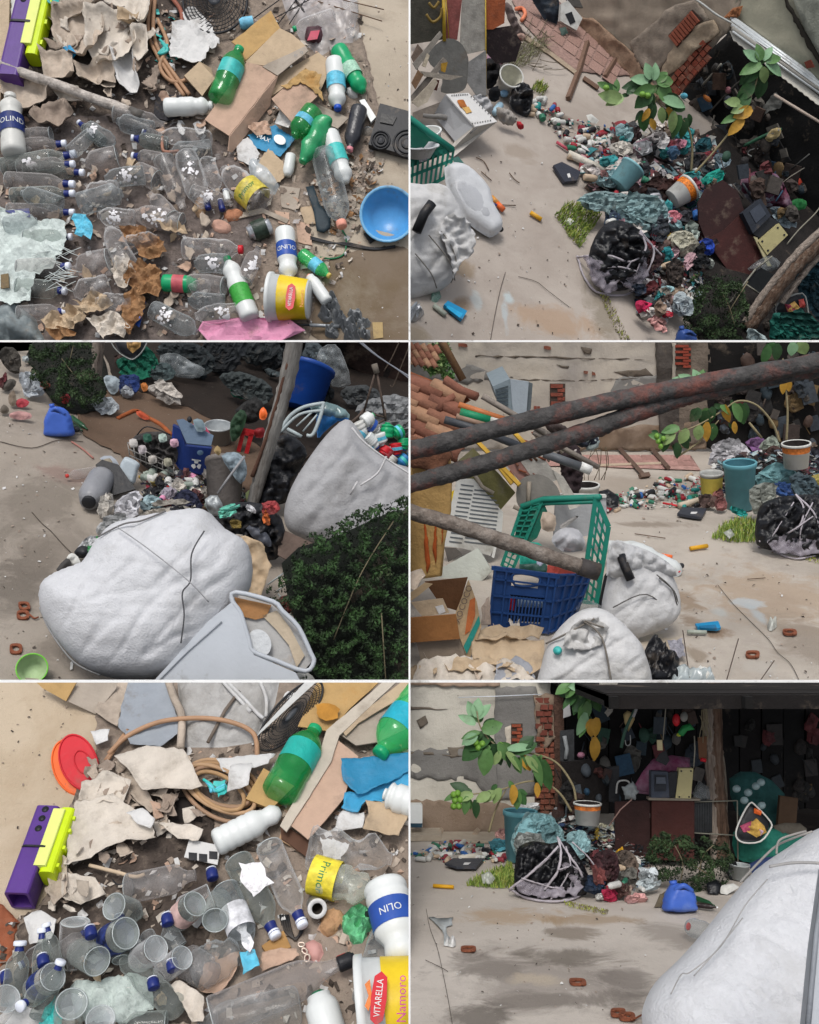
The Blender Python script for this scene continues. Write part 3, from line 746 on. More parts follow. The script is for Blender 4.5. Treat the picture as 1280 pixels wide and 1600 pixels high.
cflap(PQ(424,154,478,112,496,150,480,165,456,192),28,KRP,'torn_flap',3)
pa_(t,'torn_edge',*shv(G(Y,31),rag(PQ(440,136,462,120,478,106,490,112,504,118,498,130,505,158,488,140,470,130,450,138),4,2),th=1.5,crump=4,fs=8,step=4),KRY,0)
Yx,Yy=466,88
p0=G(Y,29)
for i,s in en(('U','O')):
 V,Fc=text_vf(s,7*Y.u0);pa_(t,'mark',[p0.pt(462+i*9,86-i*4)+Ve((v.x*.8+v.y*.5,-v.x*.4+v.y*.8,0))for v in V],Fc,m('6d7a86',.8),0)
pbox(Y,PQ(288,122,318,152,337,132,330,106),2,22,KR2,'foam_block','small tan cardboard block touching clear green bottle','block',top=PQ(288,118,316,150,336,122,312,96))
# bottles of the right half
btl(Y,(375,74),(342,158),37,34,GRC,GRO,'pet',(.42,.66),TEAL,'green_bottle','clear green soft drink bottle with teal label lying on cardboard box',z2=30)
btl(Y,(333,165),(257,168),28,22,WP,WP,'milk',name='white_bottle',label='plain white bottle lying by tan block, neck to box',capr=.5)
btl(Y,(528,172),(523,94),29,18,WP,BLU,'milk',(.34,.6),CYAN,'white_bottle','white bottle with light blue label and blue cap on concrete edge')
btl(Y,(570,148),(528,76),28,16,GRO,None,'milk',(.4,.62),m('9fc7b0',.5,.3,60),'green_bottle','opaque green bottle lying behind blue-capped white bottle')
btl(Y,(458,216),(492,172),34,26,GRC,None,'pet',(.36,.54),CYAN,'green_bottle','clear green bottle with cyan label by blue printed paper')
btl(Y,(470,258),(510,186),31,30,m('1d9058',.25,.2,b=.2,spec=.6),None,'pet',name='green_bottle',label='dark green crushed bottle lying on clear green one',crush=.25)
btl(Y,(543,290),(514,208),30,20,WP,None,'milk',(.3,.6),TEAL,'white_bottle','white bottle with teal label by black bottle')
btl(Y,(546,236),(562,168),26,17,m('26272d',.3,.2,spec=.6),m('d98a94',.5),'pet',name='black_bottle',label='black bottle with pink cap lying by speaker panel')
btl(Y,(535,355),(505,238),40,22,CLB,m('e09a86',.5),'tall',name='clear_bottle',label='clear bottle with salmon cap reaching towards blue bowl')
btl(Y,(452,440),(445,358),31,18,WP,WP,'milk',(.3,.58),BLUL,'white_bottle','white bottle with blue band standing out below soda can',txt='OLIND',txm=WP,spin=0)
btl(Y,(516,432),(470,396),22,14,GRC2,m('c6b060',.6),'pet',(.4,.65),CYAN,'green_bottle','small clear green bottle with cyan label right of blue banded bottle')
btl(Y,(354,402),(392,498),31,20,WP,m('0f7a48',.5),'milk',(.22,.5),m('3d9e3e',.5,.2,60),'white_bottle','white bottle with green label and green cap against yellow bucket')
btl(Y,(482,430),(512,472),20,14,WP,m('e09a86',.5),'jar',name='white_bottle',label='small white bottle with salmon cap above grey lumps')
btl(Y,(16,148),(22,242),37,26,WPD,WPD,'milk',(.32,.6),m('1b2c68',.5,.2,40),'white_bottle','large white bottle with navy band standing out under pole end by wall',txt='OLIND',txm=WP,capr=.5)
btl(Y,(310,445),(254,442),27,18,GRO,None,'jar',(.3,.62),m('c05a62',.5,.3),'green_can','short green and red container lying on clear bottles')
btl(Y,(386,366),(424,352),27,12,SILV,None,'jar',(.2,.75),m('2c3a30',.4,.6,40),'drink_can','crushed black and green drink can below labelled clear bottle',cat='can',crush=.2)
btl(Y,(372,38),(398,34),17,14,CLR,None,'jar',(.1,.9),m('6fb3cf',.5,.3,40),'clear_bottle','small clear bottle with light blue lettering near fan grille',z2=12)
btl(Y,(458,46),(522,24),22,14,CLR,GRO,'tall',name='clear_bottle',label='clear bottle with green cap by black and red packet')
blb(g0,PQ(475,48,496,44,510,50,505,66,495,74,478,66),8,m('4a2a33',.5,.5,30),'packet','black and red plastic packet near green-capped bottle','packet',lift=6,rgd=1.5)
she(G(Y,15),PQ(486,50,500,48,496,62,480,64),m('b3485c',.6),'card','rose red card on black packet',th=.8,crump=2)
blb(g0,PQ(440,0,556,-4,560,20,552,68,530,72,500,90,470,64,450,30),10,clear('d2cccb',.35,.6,.3,'hazy_film'),'clear_bag','big clear plastic bag spread over cardboard corner','bag',nz=.5,fold=5,fw=6)
blb(g0,PQ(530,0,560,0,562,60,546,72,532,40),9,CLR,'clear_bag','narrow clear film sleeve on concrete edge','bag',fold=3)
she(G(Y,10),PQ(488,160,545,185,528,202,500,190,478,180),KRG,'cardboard_piece','grey cardboard corner behind green bottles','cardboard',th=1.5,crump=3)
she(G(Y,12),PQ(440,176,458,190,452,205,430,196),WPP,'paper_piece','curled white paper at end of torn flap',th=.8,crump=4,curl=6)
pr_=she(G(Y,6),PQ(388,212,430,196,462,218,438,246,400,232),m('2f86b0',.6,.15,20),'printed_bag','blue printed paper bag with white lettering under green bottle','printed paper',th=1,crump=3,rgd=1)
V,Fc=text_vf('MAX',11*Y.u0);pa_(pr_,'lettering',[G(Y,12).pt(412,216)+Ve((v.x*.85+v.y*.4,-v.x*.4+v.y*.85,0))for v in V],Fc,WP,smooth=0)
she(G(Y,8),El(438,222,10,7,30,16),WP,'emblem',root=pr_,th=.4,crump=.2,lift=6)
she(G(Y,10),PQ(392,196,420,190,424,212,400,214,390,206),KRP,'cloth_scrap','frayed brown cloth scrap above blue paper','cloth',th=1,crump=9,fs=9,step=4,rgd=2)
she(G(Y,7),PQ(370,225,388,215,406,240,398,262,372,250),WPP,'printed_paper','white printed paper sheet by blue paper bag',th=.8,crump=3,rgd=1)
she(G(Y,8),PQ(400,262,420,232,444,256,446,276,428,290,404,280),KR2,'cardboard_piece','torn tan cardboard piece below blue paper bag','cardboard',th=1.5,crump=3,rgd=1.5)
btl(Y,(449,276),(455,242),17,10,WP,None,'jar',name='white_bottle',label='tiny white bottle under blue paper bag')
for P,lb,M_ in((PQ(438,290,470,296,462,330,440,325),'flat grey cardboard tile between can and flip-flop',KRG),(PQ(430,330,452,334,454,352,436,350),'small pinkish cardboard tile above blue banded bottle',KRP),(PQ(468,325,490,322,500,350,476,352),'tan board scrap under flip-flop',KR2),(PQ(535,305,556,304,556,324,540,340),'grey tile fragment by salmon cap',KRG),(PQ(462,345,484,352,488,384,466,380),'square grey-pink card left of cable',KRP)):
 slb(G(Y,1),rag(P,9,1),2,M_,'card_tile',lb,'cardboard')
sca(Y,PQ(540,240,600,255,575,330,520,370,480,300),220,(3,14),[BG3,KRG,KFT,m('55402f',.8)],(1,4),name='dead_leaves',label='dead leaves and sticks by pale blue bowl')
she(G(Y,8),PQ(478,292,490,290,500,320,517,336,516,355,506,363,495,360,490,330),m('23323a',.6,.1),'flip_flop','dark flip-flop sole lying under salmon-capped bottle','flip-flop',th=3,crump=1,smooth=1)
# speaker panel
t=tg(Y,'speaker_panel','black plastic speaker panel with two round speakers at concrete edge','speaker',Y.g(610,210))
pa_(t,'housing',*slv(G(Y,4),PQ(594,168,660,186,660,256,576,232,586,200),10),BLK,0)
for(cx,cy,r)in((595,219,14),(636,224,21)):
 for k,q in en((1,.72,.35)):
  pa_(t,'speaker_ring',*tbv([G(Y,15).pt(x,y)for x,y in El(cx,cy,r*q,n=24)],1.6*Y.u0,6,1),BLK)
 pa_(t,'cone',*blv(G(Y,12),El(cx,cy,r*.6,n=20),4,nz=0,step=5),m('3a3b3e',.6))
pa_(t,'recess',*slv(G(Y,14),PQ(596,178,620,184,614,196,594,192),2),m('0f1012',.4),0)
slb(G(Y,6),PQ(562,160,570,158,588,186,580,194),5,WP,'plastic_strip','white plastic strip leaning by speaker panel','plastic strip')
blb(g0,El(575,206,12,8,0,12),8,CLB,'cup','clear crushed cup by speaker panel','cup')
blb(g0,El(552,146,11,9,20,12),10,WPP,'paper_ball','crumpled white wrapper at neck of green bottle','wrapper',nz=.6,fs=6,step=4)
# bowl
def bowl(Y,cx,cy,r,z,depth,M_,M2,label,dx=0,dy=0,name='bowl'):
 t=buk(Y,(cx+dx,cy+dy),(cx,cy),z,z+depth,r*.72,r,M_,name,label,'bowl',inner=M2,wall=.05,rim=1.04);return t
bowl(Y,606,334,42,2,26,m('6fa8cf',.35,.05,b=.1),m('4f96cf',.3,.08,b=.1),'round pale blue plastic bowl on concrete',dx=2,dy=8)
slb(G(Y,1),PQ(568,366,578,362,590,374,578,381),2,BLK,'tile','small dark square tile by blue bowl','tile')
for i in rn(3):rod(Y,[(485,370+i*2,2),(515,378+i,3),(545,384-i*2,3),(585,390-i,2),(618,386-i,2)],1.4,BLK,'cable','black cable bundle stretched on concrete below bowl','cable',curve=5,group='strands of black cable bundle')
rod(Y,PR(500,402,2,520,404,2,538,396,2,541,372,3,535,360,3),1.4,m('1d6b45',.5),'cord','green cord looped over black cables','cord',curve=6)
# centre pieces
btl(Y,(345,260),(412,320),44,16,CLR,None,'pet',(.12,.42),m('c8b84a',.5,.3,40),'clear_bottle','clear bottle with yellow and green label by drink can',txt='Primor',txm=m('1f7a3f',.5),crush=.2)
blb(g0,PQ(386,250,410,250,438,290,430,306,405,300,392,280),14,clear('d5dce0',.4,.8,.2,'bluish_film'),'clear_bag','crumpled bluish clear film by labelled clear bottle','bag',nz=.5,fold=3)
for(cx,cy,rx,ry,ro,lb,M_)in((365,338,17,10,-10,'broken clay brick piece above drink can',m('b07b5e',.9,.2,30,.9)),(346,356,17,11,20,'pink clay ring fragment left of drink can',m('b7907f',.9,.15,30,.5)),(313,325,10,18,0,'orange cardboard scrap by small white caps',KR)):
 blb(g0,El(cx,cy,rx,ry,ro,9,.12),9,M_,'brick_piece',lb,'brick piece',nz=.2,fs=8,step=4,flat=.5)
slb(G(Y,3),PQ(362,337,410,326,452,344,448,350,412,334,366,344),2,KRG,'rod','thin grey stick near can','stick')
# buk
bk=buk(Y,(484,468),(420,464),24,22,30,37,WP,'bucket','white bucket with yellow label lying open-side to clear bottles','bucket',inner=m('bdb9b0',.5,.1),band=(.04,.72),bandm=YEL)
def stamp(Y,cx,cy,S,w_,h_,s,root,rot=0,mats=(None,None)):
 Rm=R(rot);c_,s_=cos(Rm),sin(Rm)
 P=[(cx+x*c_-y*s_,cy+x*s_+y*c_)for x,y in((-w_,-h_),(w_,-h_),(w_,h_),(-w_,h_))]
 pa_(root,'red_badge',*slv(S,smp(P,2),.5),RED,0)
 V,Fc=text_vf(s,1);W_=max(v.x for v in V)-min(v.x for v in V);k=2*w_*.88/W_
 pa_(root,'lettering',[S.pt(cx+(v.x*k)*c_+v.y*k*1.2*s_,cy+(v.x*k)*s_-v.y*k*1.2*c_,1.2*Y.u0)for v in V],Fc,WP,0)
stamp(Y,454,464,G(Y,57),17,6,'VITARELLA',bk,-84)
V,Fc=text_vf('Namoro',8*Y.u0);pa_(bk,'lettering',[G(Y,57).pt(472,466)+Ve((-v.y*-1,v.x,0))*1 for v in[Ve((q.x,-q.y,0))for q in V]],Fc,m('d07a4a',.5),0)
# pink fabric, stick, grey lumps
she(G(Y,6),PQ(318,506,380,500,452,500,460,510,478,520,440,536,330,540,312,520),PINK,'umbrella_fabric','pink umbrella fabric spread under yellow bucket','fabric',th=.8,crump=9,fs=40,step=6,fold=5,fa=70,fw=12,smooth=0)
rod(Y,PR(450,506,14,484,508,12),2,BLK,'umbrella_shaft','black half of umbrella shaft','stick');rod(Y,PR(484,508,12,530,510,8),3,m('8d9296',.4,metal=.4),'umbrella_rod','grey metal umbrella shaft reaching grey lumps','stick')
GRY=m('878a8c',.9,.12,20,.6,60)
for(cx,cy,r,lb)in((518,474,13,'topmost grey pulp lump under small white bottle'),(524,484,11,'second grey pulp lump, touching topmost one'),(510,494,12,'grey pulp lump against umbrella shaft'),(530,500,14,'biggest grey pulp lump in middle of its cluster'),(520,520,13,'grey pulp lump below shaft tip'),(545,512,14,'grey pulp lump joining both halves of cluster'),(556,494,12,'uppermost grey pulp lump of outer half'),(566,506,12,'outermost grey pulp lump'),(552,526,15,'lowest grey pulp lump'),(570,522,10,'smallest grey pulp lump at outer bottom')):
 blb(g0,El(cx,cy,r,r*.85,ru(0,90),10,.25),r*1.3,GRY,'pulp_lump',lb,'pulp lump',nz=.7,fs=7,step=3.5,smooth=0)
slb(G(Y,1),PQ(582,504,598,504,599,528,584,530),1.2,m('a48d62',.8),'foam_tile','small tan square on damp concrete by grey lumps','tile')
# clear bottles with navy caps
L=[(104,224,10,232,27),(119,240,4,262,30),(117,256,30,262,26),(132,270,40,262,26),(117,288,12,282,28),(117,302,20,306,26),(117,332,14,330,26),(113,370,40,372,26),(110,416,30,420,30),(104,455,28,448,30),(104,486,30,490,26),(205,215,262,226,24),(206,243,256,252,26),(122,190,160,222,20),(222,205,250,218,20)]
LB=['topmost navy-capped clear bottle in row by white soap bottle','navy-capped clear bottle second from top of row','third navy-capped bottle down row, cap by paper','navy-capped bottle pushed furthest out of row','fifth navy-capped bottle down row','navy-capped bottle touching fifth one','navy-capped bottle just above woven sack','navy-capped bottle lying on woven sack edge','navy-capped bottle poking from frayed sack','navy-capped bottle by grey bag','lowest navy-capped bottle above kraft paper','short navy-banded bottle below pole tip','navy-banded bottle under twisted film','dark-labelled bottle between pole and row','faint bottle by pole tip']
for i,(a,b_,c,d,wd)in en(L):
 btl(Y,(a,b_),(c,d),wd,14+4*(i%3),GLS if i%2 else CLD,CAPW,'glass',(.84,.955)if i<11 else(.78,.92),NAVY,'clear_bottle',LB[i],z2=12,capr=.42)
L=[(126,258,184,246,36,0),(128,306,188,300,38,0),(196,300,124,318,36,0),(110,425,172,408,42,0),(112,460,172,446,38,0),(180,188,240,206,30,1),(262,196,180,176,28,0),(244,210,330,218,27,1),(262,240,330,232,30,0),(288,330,256,250,34,0),(318,328,290,240,36,1),(150,200,110,240,24,0),(196,330,284,350,36,1),(380,390,285,388,34,0),(300,412,356,412,30,1),(270,440,350,448,32,0),(300,495,380,486,32,1),(290,470,352,472,28,0),(405,384,382,440,26,1),(168,350,200,420,34,0),(310,520,240,484,34,1),(200,262,246,282,34,0),(150,336,210,344,30,1),(30,300,96,320,28,0),(10,262,80,250,28,1),(340,300,322,250,26,0),(160,280,226,272,30,1),(232,300,270,340,26,0),(146,470,206,476,30,0),(60,344,10,352,28,0),(366,320,300,300,24,1),(250,372,200,384,30,0),(180,225,140,200,26,1),(20,215,80,210,24,0),(330,440,300,458,26,0)]
WH=['over navy-capped row','under the navy row','lying across the row','over the frayed sack','near the grey bag','below the pole tip','under the painted pole','above brown hose loop','next to cardboard corner','slanting down to small white caps','with white flecks by cardboard corner','half under the pole','beside the brown paper','with black and red cap','under black-red cap','behind green container','against green-labelled bottle','beside green-labelled bottle','leaning below drink can','standing against brown paper','with flaking label by pink fabric','amid centre of row','above the brown paper','above the woven sack','at wall side under soap bottle','near small white caps','in middle by row','above green container','by the kraft paper','touching woven sack','below yellow-green label','beside the kraft clump','under the pole middle','nearest soap bottle base','next to the bucket']
FLK=m('e4e2e4',.8,.1)
for i,(a,b_,c,d,wd,k)in en(L):
 k=k and i%2==0
 t=btl(Y,(a,b_),(c,d),wd,15+5*(i%3),(CLD,CLR,CLB)[i%3],(RED if i==13 else None),('glass','pet','tall')[i%3],name='clear_bottle',label='dusty clear bottle '+WH[i],z2=14+3*(i%4),crush=.12)
 if k:
  o0,fr=o_fr[t.name];V=[];Fc=[];L_=(Y.g(a,b_)-Y.g(c,d)).length;rr=wd/2*Y.u0*1.04
  v0=fr.inverted()@(Ve((0,0,Y.h))-o0);a0=atan2(v0.y,v0.x)
  for q in rn(26):
   zc=random.gauss(.4,.08)*L_;aa=a0+random.gauss(0,.35);s=ru(.003,.014);b0=len(V)
   for e in rn(5):
    ee=6.283*e/5;q2=s*ru(.6,1.3);V.append(Ve((cos(aa+q2*cos(ee)/rr)*rr,sin(aa+q2*cos(ee)/rr)*rr,zc+q2*sin(ee))))
   Fc.append(list(rn(b0,b0+5)))
  pa_(t,'label_flakes',V,Fc,FLK,0,raw=1)['kind']='stuff'
for(x,y,lb)in((324,318,'small white cap with navy ring, left one'),(346,320,'small white cap with navy ring by labelled bottle'),(354,305,'plain white cap above brick piece')):
 btl(Y,(x-2,y-8),(x+2,y+9),10,14,NAVY if 'navy' in lb else WP,CAPW,'jar',name='bottle_neck',label=lb,capr=.9)
rod(Y,PR(254,214,22,256,236,22,280,236,22),2.5,m('a0705c',.6),'hose','short pinkish brown hose loop on clear bottles','hose',curve=6)
# woven sack, kraft paper, grey bag
she(G(Y,16),PQ(-10,328,20,330,60,345,104,350,110,372,100,396,86,420,60,432,50,470,20,480,-10,470),m('c3cdc9',.8,.15,30,.6,100,dirt=.3,dc='8a908c'),'woven_sack','frayed pale green-white woven plastic sack over bottles by wall','sack',th=.8,crump=9,fs=26,step=6,fold=3,fw=8,curl=4,rgd=2)
for i in rn(34):
 x,y=ru(60,115),ru(385,450);a=ru(-1,1.2)
 rod(Y,[(x-12,y+10*a,24),(x,y,28),(x+14,y-8*a,23)],.6,m('cfd6d3',.8),'sack_fibre','loose pale fibre fraying off woven sack','fibre',curve=3,n=4,group='loose sack fibres')
she(G(Y,25),PQ(112,340,134,336,148,356,140,372,120,366),CYAN,'net_scrap','torn cyan netting on clear bottles','netting',th=.5,crump=5,fs=7,step=3,rgd=3)
for(cx,cy,rx,ry,ro,M_,lb)in((215,372,22,13,20,KFT,'crumpled brown kraft paper lump in middle of bottles'),(236,392,22,22,10,KFT,'largest crumpled kraft paper with dark folds'),(196,430,16,26,0,BG2,'pale torn paper by brown kraft'),(226,440,32,26,30,KFT,'shredded brown kraft paper above blue strip'),(210,486,16,36,8,KFT,'tall kraft fold by blue strip'),(104,502,36,16,-20,KR2,'tan kraft sheet curled at bottom by grey bag'),(150,478,28,14,-10,KR2,'tan paper sheet under lowest navy cap'),(174,512,30,20,10,BG2,'pale paper sheet with small square print'),(100,526,22,10,0,KFT,'brown leathery paper roll at very bottom'),(272,360,24,8,15,KR2,'rgd tan strip above green container'),(250,345,16,7,0,BG2,'thin pale strip above rgd tan one')):
 she(G(Y,14),El(cx,cy,rx,ry,ro,14,.18),M_,'kraft_paper',lb,'paper',th=.8,crump=13,fs=13,step=4,curl=6,fold=4,fw=6,rgd=2)
she(G(Y,16),PQ(216,466,228,472,218,512,212,508),BLUL,'toothpaste_tube','flat blue toothpaste-like strip among kraft paper','tube',th=2,crump=2)
blb(g0,PQ(-10,480,30,476,58,500,76,540,-10,545),24,m('7d8688',.5,.2,14,.4),'grey_bag','grey plastic bag at bottom wall side','bag',nz=.5,fold=6,fw=12)
slb(G(Y,20),PQ(2,430,14,428,15,450,2,452),2,m('6a5838',.6,.3,60),'card','small brown printed card on woven sack','card')
slb(G(Y,22),PQ(8,330,46,326,48,340,30,340),1.5,NAVY,'navy_strip','torn navy strip at top edge of woven sack','paper')
clumps(Y,60,PQ(0,250,340,230,360,530,240,530,100,440),[BG,KRP,BG3,KR2,WPP],(6,13),'small paper scrap showing between clear bottles',group='paper scraps between clear bottles',z=(4,14),cr=5)
clumps(Y,16,PQ(240,100,330,190,300,240,180,180),[BG,KRP,BG3,WPP],(6,14),'torn scrap by pole tip and white bottle',group='torn scraps by pole tip',z=(3,10),cr=5)
slb(G(Y,6),PQ(244,148,286,150,284,182,262,190,240,184),1.5,m('262529',.8,.7,60),'printed_card','black and white printed card under plain white bottle','card')
# -- YARD 5: the same litter seen closer, seen steeply from above
Y=Y5
OX,OY=0,1000
SAND=gm('bbab95','ae9c84','a08e76',3)
floor(Y,'sandy_ground',SAND,PQ(-80,20,720,20,720,660,-80,660),bump=2,step=18)
def dp(P,c,z=.5,h=1,name='dirt_patch'):
 V,Fc=shv(G(Y),rag(P,7,2.5),th=.2,crump=h,fs=20,step=10,lift=z);solo(Y,name,None,None,V,Fc,c,kind='structure')
dp(PQ(150,60,660,60,660,620,-20,620,0,450,60,420,110,340,90,290,150,200),DIRT,1.5)
dp(PQ(120,230,330,230,340,400,300,600,20,600,30,450,90,400),m('4a413b',.95,.35,30,.9,60,dirt=.25,dc='8e8073',ds=9),3.5,1.5)  # dark hollows between paper and bottles painted into this patch
dp(PQ(450,360,660,380,660,620,300,620,380,480),m('8f8276',.9,.2,25,.7,60,dirt=.3,dc='6d6155'),3.5,.5)
sca(Y,PQ(130,250,420,80,640,100,640,600,0,600,0,450,100,400),900,(5,18),[BG,BG2,BG3,KRP,WPP,DIRTD,DIRTD],(1,8),label='torn scraps and dirt filling gaps between glass bottles')
sca(Y,PQ(0,70,150,70,100,300,0,400),45,(1.5,4.5),[DIRTD,BG3],(0,1),name='grit',label='dark grit on sandy ground')
dp(PQ(-10,400,30,440,20,500,-10,520),m('8a4f35',.9,.3,20,.6),2,3,'clay_patch')
t=tg(Y,'cardboard_box','cardboard box with tan flap standing on sandy ground','cardboard box',Y.g(120,1100))
pa_(t,'flap',*slv(S3(Y,(62,1067,24),(103,1096,24),(120,1060,44)),PQ(40,50,68,76,104,96,124,60,110,40),2),KRY,0)
pa_(t,'side',*slv(S3(Y,(105,1096,20),(150,1116,2),(180,1070,20)),PQ(104,95,149,116,182,76,190,40,126,50),2),KRG,0)
for i,(cx,cy,M_,lb,z)in en(((113,1200,ORG,'orange round plastic lid under red one',3),(124,1192,RED,'red round plastic lid half covered by torn paper',9))):
 t=tg(Y,'plastic_disc',lb,'lid',Y.g(cx,cy,z));S=T(Y,cx,cy,10,z,-20)
 pa_(t,'disc',*slv(S,El(cx,cy,30,46,-20,32),3),M_,0)
 for q,rr in((.95,1.6),(.4,1.2)):
  pa_(t,'rim' if q>.9 else 'ring',*tbv([S.pt(x,y,4*Y.u0)for x,y in El(cx+(6 if q<.9 else 0),cy,30*q,46*q,-20,32)],rr*Y.u0,6,1),M_)
toy(Y,(44,1408),(92,1272),60,48,26,1,1)
# big sheets
for i,(P,M_,lb,z,kk)in en(((PQ(165,66,205,60,206,90,190,120,184,140,168,130,150,115),BG,'brown-grey paper sack edge by cardboard box',8,{}),(PQ(205,62,262,60,275,110,284,150,250,170,205,165,188,140,190,110),m('8f959c',.8,.08,14,.3),'grey wrinkled fabric sheet above hose',14,dict(fold=5,fa=80,fw=10)),(PQ(143,144,172,144,170,162,150,166),WPP,'white square scrap at corner of red lid',16,{}),(PQ(180,184,230,170,290,180,318,234,300,238,260,236,226,246,206,214),BG2,'large stiff pale paper sheet bridging dark hollow',34,dict(bend=12)),(PQ(190,212,212,216,248,262,238,275,210,250),BG,'narrow folded paper strip under bridging sheet',24,{}),(PQ(130,230,180,215,210,230,190,262,150,262,126,258),BG2,'curled paper top of beige pile',24,dict(curl=16)),(PQ(122,262,180,250,216,272,240,290,246,322,200,318,176,326,130,350,102,356,108,310),BG2,'big bright beige paper sheet folded over pile',26,dict(bend=14)),(PQ(198,272,226,266,244,284,238,300,216,290),WPP,'small white torn flap on beige pile',38,{}),(PQ(248,288,300,290,320,300,310,318,280,312),BG2,'rgd light paper strip above clear glass bottle',22,{}),(PQ(236,256,252,256,256,280,244,286),KRP,'rounded pinkish cardboard tab by hollow',24,{}),(PQ(286,268,306,262,310,280,290,290),BG2,'white cloth scrap in hollow',14,{}),(PQ(78,372,94,340,110,350,106,400,86,420,78,400),BG,'tall torn paper edge by lime toy',18,dict(curl=10)),(PQ(100,370,150,376,166,400,130,420,100,410),BG2,'beige paper under curled cardboard',14,dict(curl=12)),(PQ(120,378,142,384,138,408,124,400),KRG,'corrugated cardboard curl with ribs',26,dict(fold=2,fw=3)),(PQ(40,440,60,424,90,440,84,470,50,480),WPP,'white crumpled paper behind two left caps',14,{}),(PQ(360,200,394,196,390,230,356,240),WPP,'white paper rectangle on coiled hose',36,{}),(PQ(340,190,380,186,430,180,420,200,350,210),WPP,'long white film strip by green bottle',22,{}),(PQ(534,190,640,180,650,200,600,230,560,245,536,225),m('2a7fa6',.6,.12,20),'blue corrugated card with white lettering on box',30,dict(fold=1.5,fa=80,fw=5)),(PQ(540,245,600,226,640,196,650,250,610,262,570,256,560,275,535,270),m('3c94bd',.6,.12,20),'blue printed paper bag with bottle drawing',22,dict(bend=4)),(PQ(534,272,570,272,568,298,520,302),WPP,'white lower edge of printed paper bag',20,{}),(PQ(572,256,630,254,638,278,624,312,600,306,566,300,576,276),KR2,'torn tan cardboard scrap below blue bag',26,dict(bend=4)),(PQ(0,590,20,570,60,580,120,576,120,610,0,610),WPP,'rgd white paper at very bottom by wall',14,{}),(PQ(410,492,462,484,470,496,410,522),KRP,'curved brown cardboard strip by pink sandal',16,{}),(PQ(268,540,284,536,320,560,320,600,300,600),BG2,'folded brown-beige paper by long clear bottle',34,dict(fold=5,fw=8)),(PQ(322,510,375,490,372,520,340,560,310,550),KRP,'brownish paper fold under blue and white card',14,dict(curl=8)),(PQ(376,492,398,486,408,514,382,526),CYAN,'light blue cracked card near long clear bottle',36,{}))):
 k=dict(crump=6,fs=30,step=5,curl=5,fold=2,fw=16,fa=40*i);k.update(kk)
 she(G(Y,z),rag(P,7,1.4),M_,'paper_sheet',lb,'paper',th=1,smooth=1,**k)
blb(G(Y,2),PQ(238,250,320,240,320,290,260,290),5,m('241f1d',.9,.2),'dark_rag','very dark rag in hollow under paper','rag')
clumps(Y,46,PQ(110,200,250,180,340,300,200,340,110,350),[BG,BG2,BG3],(10,20),'torn beige paper piece of crumpled pile',group='torn beige pieces of pile',z=(14,26),cr=5)
clumps(Y,14,PQ(84,290,112,270,112,420,70,420),[BG,BG2,BG3],(7,13),'torn paper edge by lime toy',group='torn paper edges by toy',z=(8,22),cr=5)
clumps(Y,14,PQ(60,420,320,420,320,590,60,590),[BG,KR2,WPP],(7,14),'torn scrap lying between upended glass bottles',group='scraps between upended bottles',z=(3,10),cr=5)
# card with printed icons
slb(G(Y,16),PQ(288,340,296,312,345,322,340,352),1.5,WPP,'printed_card','white card with black printed icons','card')
for i,(x,y)in en(((302,1338),(318,1340),(334,1336))):slb(G(Y,18),[(x-7,y-6),(x+6,y-5),(x+6,y+7),(x-7,y+6)],.6,BLK,'icon','black printed square icon on white card','icon',group='icons on white card')
# hose
rod(Y,PR(170,178,14,200,150,22,250,128,30,310,122,34,360,128,34,396,146,30,402,180,24,398,190,20),4,HOSE,'hose','tan hose arching over grey fabric','hose',curve=8)
rod(Y,PR(165,188,12,200,140,16,160,200,10),3,HOSE,'hose','short hose end behind red lid','hose',curve=6)
for i,(rx,ry,z)in en(((58,34,8),(54,31,14),(49,27,20),(60,30,24),(44,24,26),(63,36,14))):
 P=[(x,y,z+3*sin(q))for q,(x,y)in en(El(348-i*1.5,1224+i*3,rx,ry,18+3*i,26))]
 rod(Y,P,3.6,m(('b39270','a88660','9d7f66')[i%3],.6,.12,12,.2),'hose_coil','coil of tan hose, '+('outermost bottom turn','second turn','third turn','upper tilted turn','innermost turn','lowest widest turn')[i],'hose',closed=1,curve=0)
for i in rn(4):rod(Y,[(318+i*3,1218+2*i,30),(330,1226+i*3,34),(338-i*2,1236,30),(352,1232-i*2,28)],2.4,CYAN if i%2 else TEAL,'twine','teal twine knotted round hose coils','twine',curve=5,group='teal twine on coils')
she(G(Y,26),PQ(334,222,352,218,356,240,340,246),TEAL,'cloth_scrap','bright teal frayed scrap tied on coils','cloth',th=1,crump=5,step=3,rgd=2)
rod(Y,PR(140,352,22,180,362,26,210,370,26,226,366,24),3,m('b9a58c',.8,.2),'stick','pale bent stick pointing at horizontal glass bottle','stick',curve=5)
rod(Y,PR(176,374,20,184,382,22,198,378,22,202,370,20),1.2,BLK,'wire','short curled black wire near pale stick','wire',curve=5)
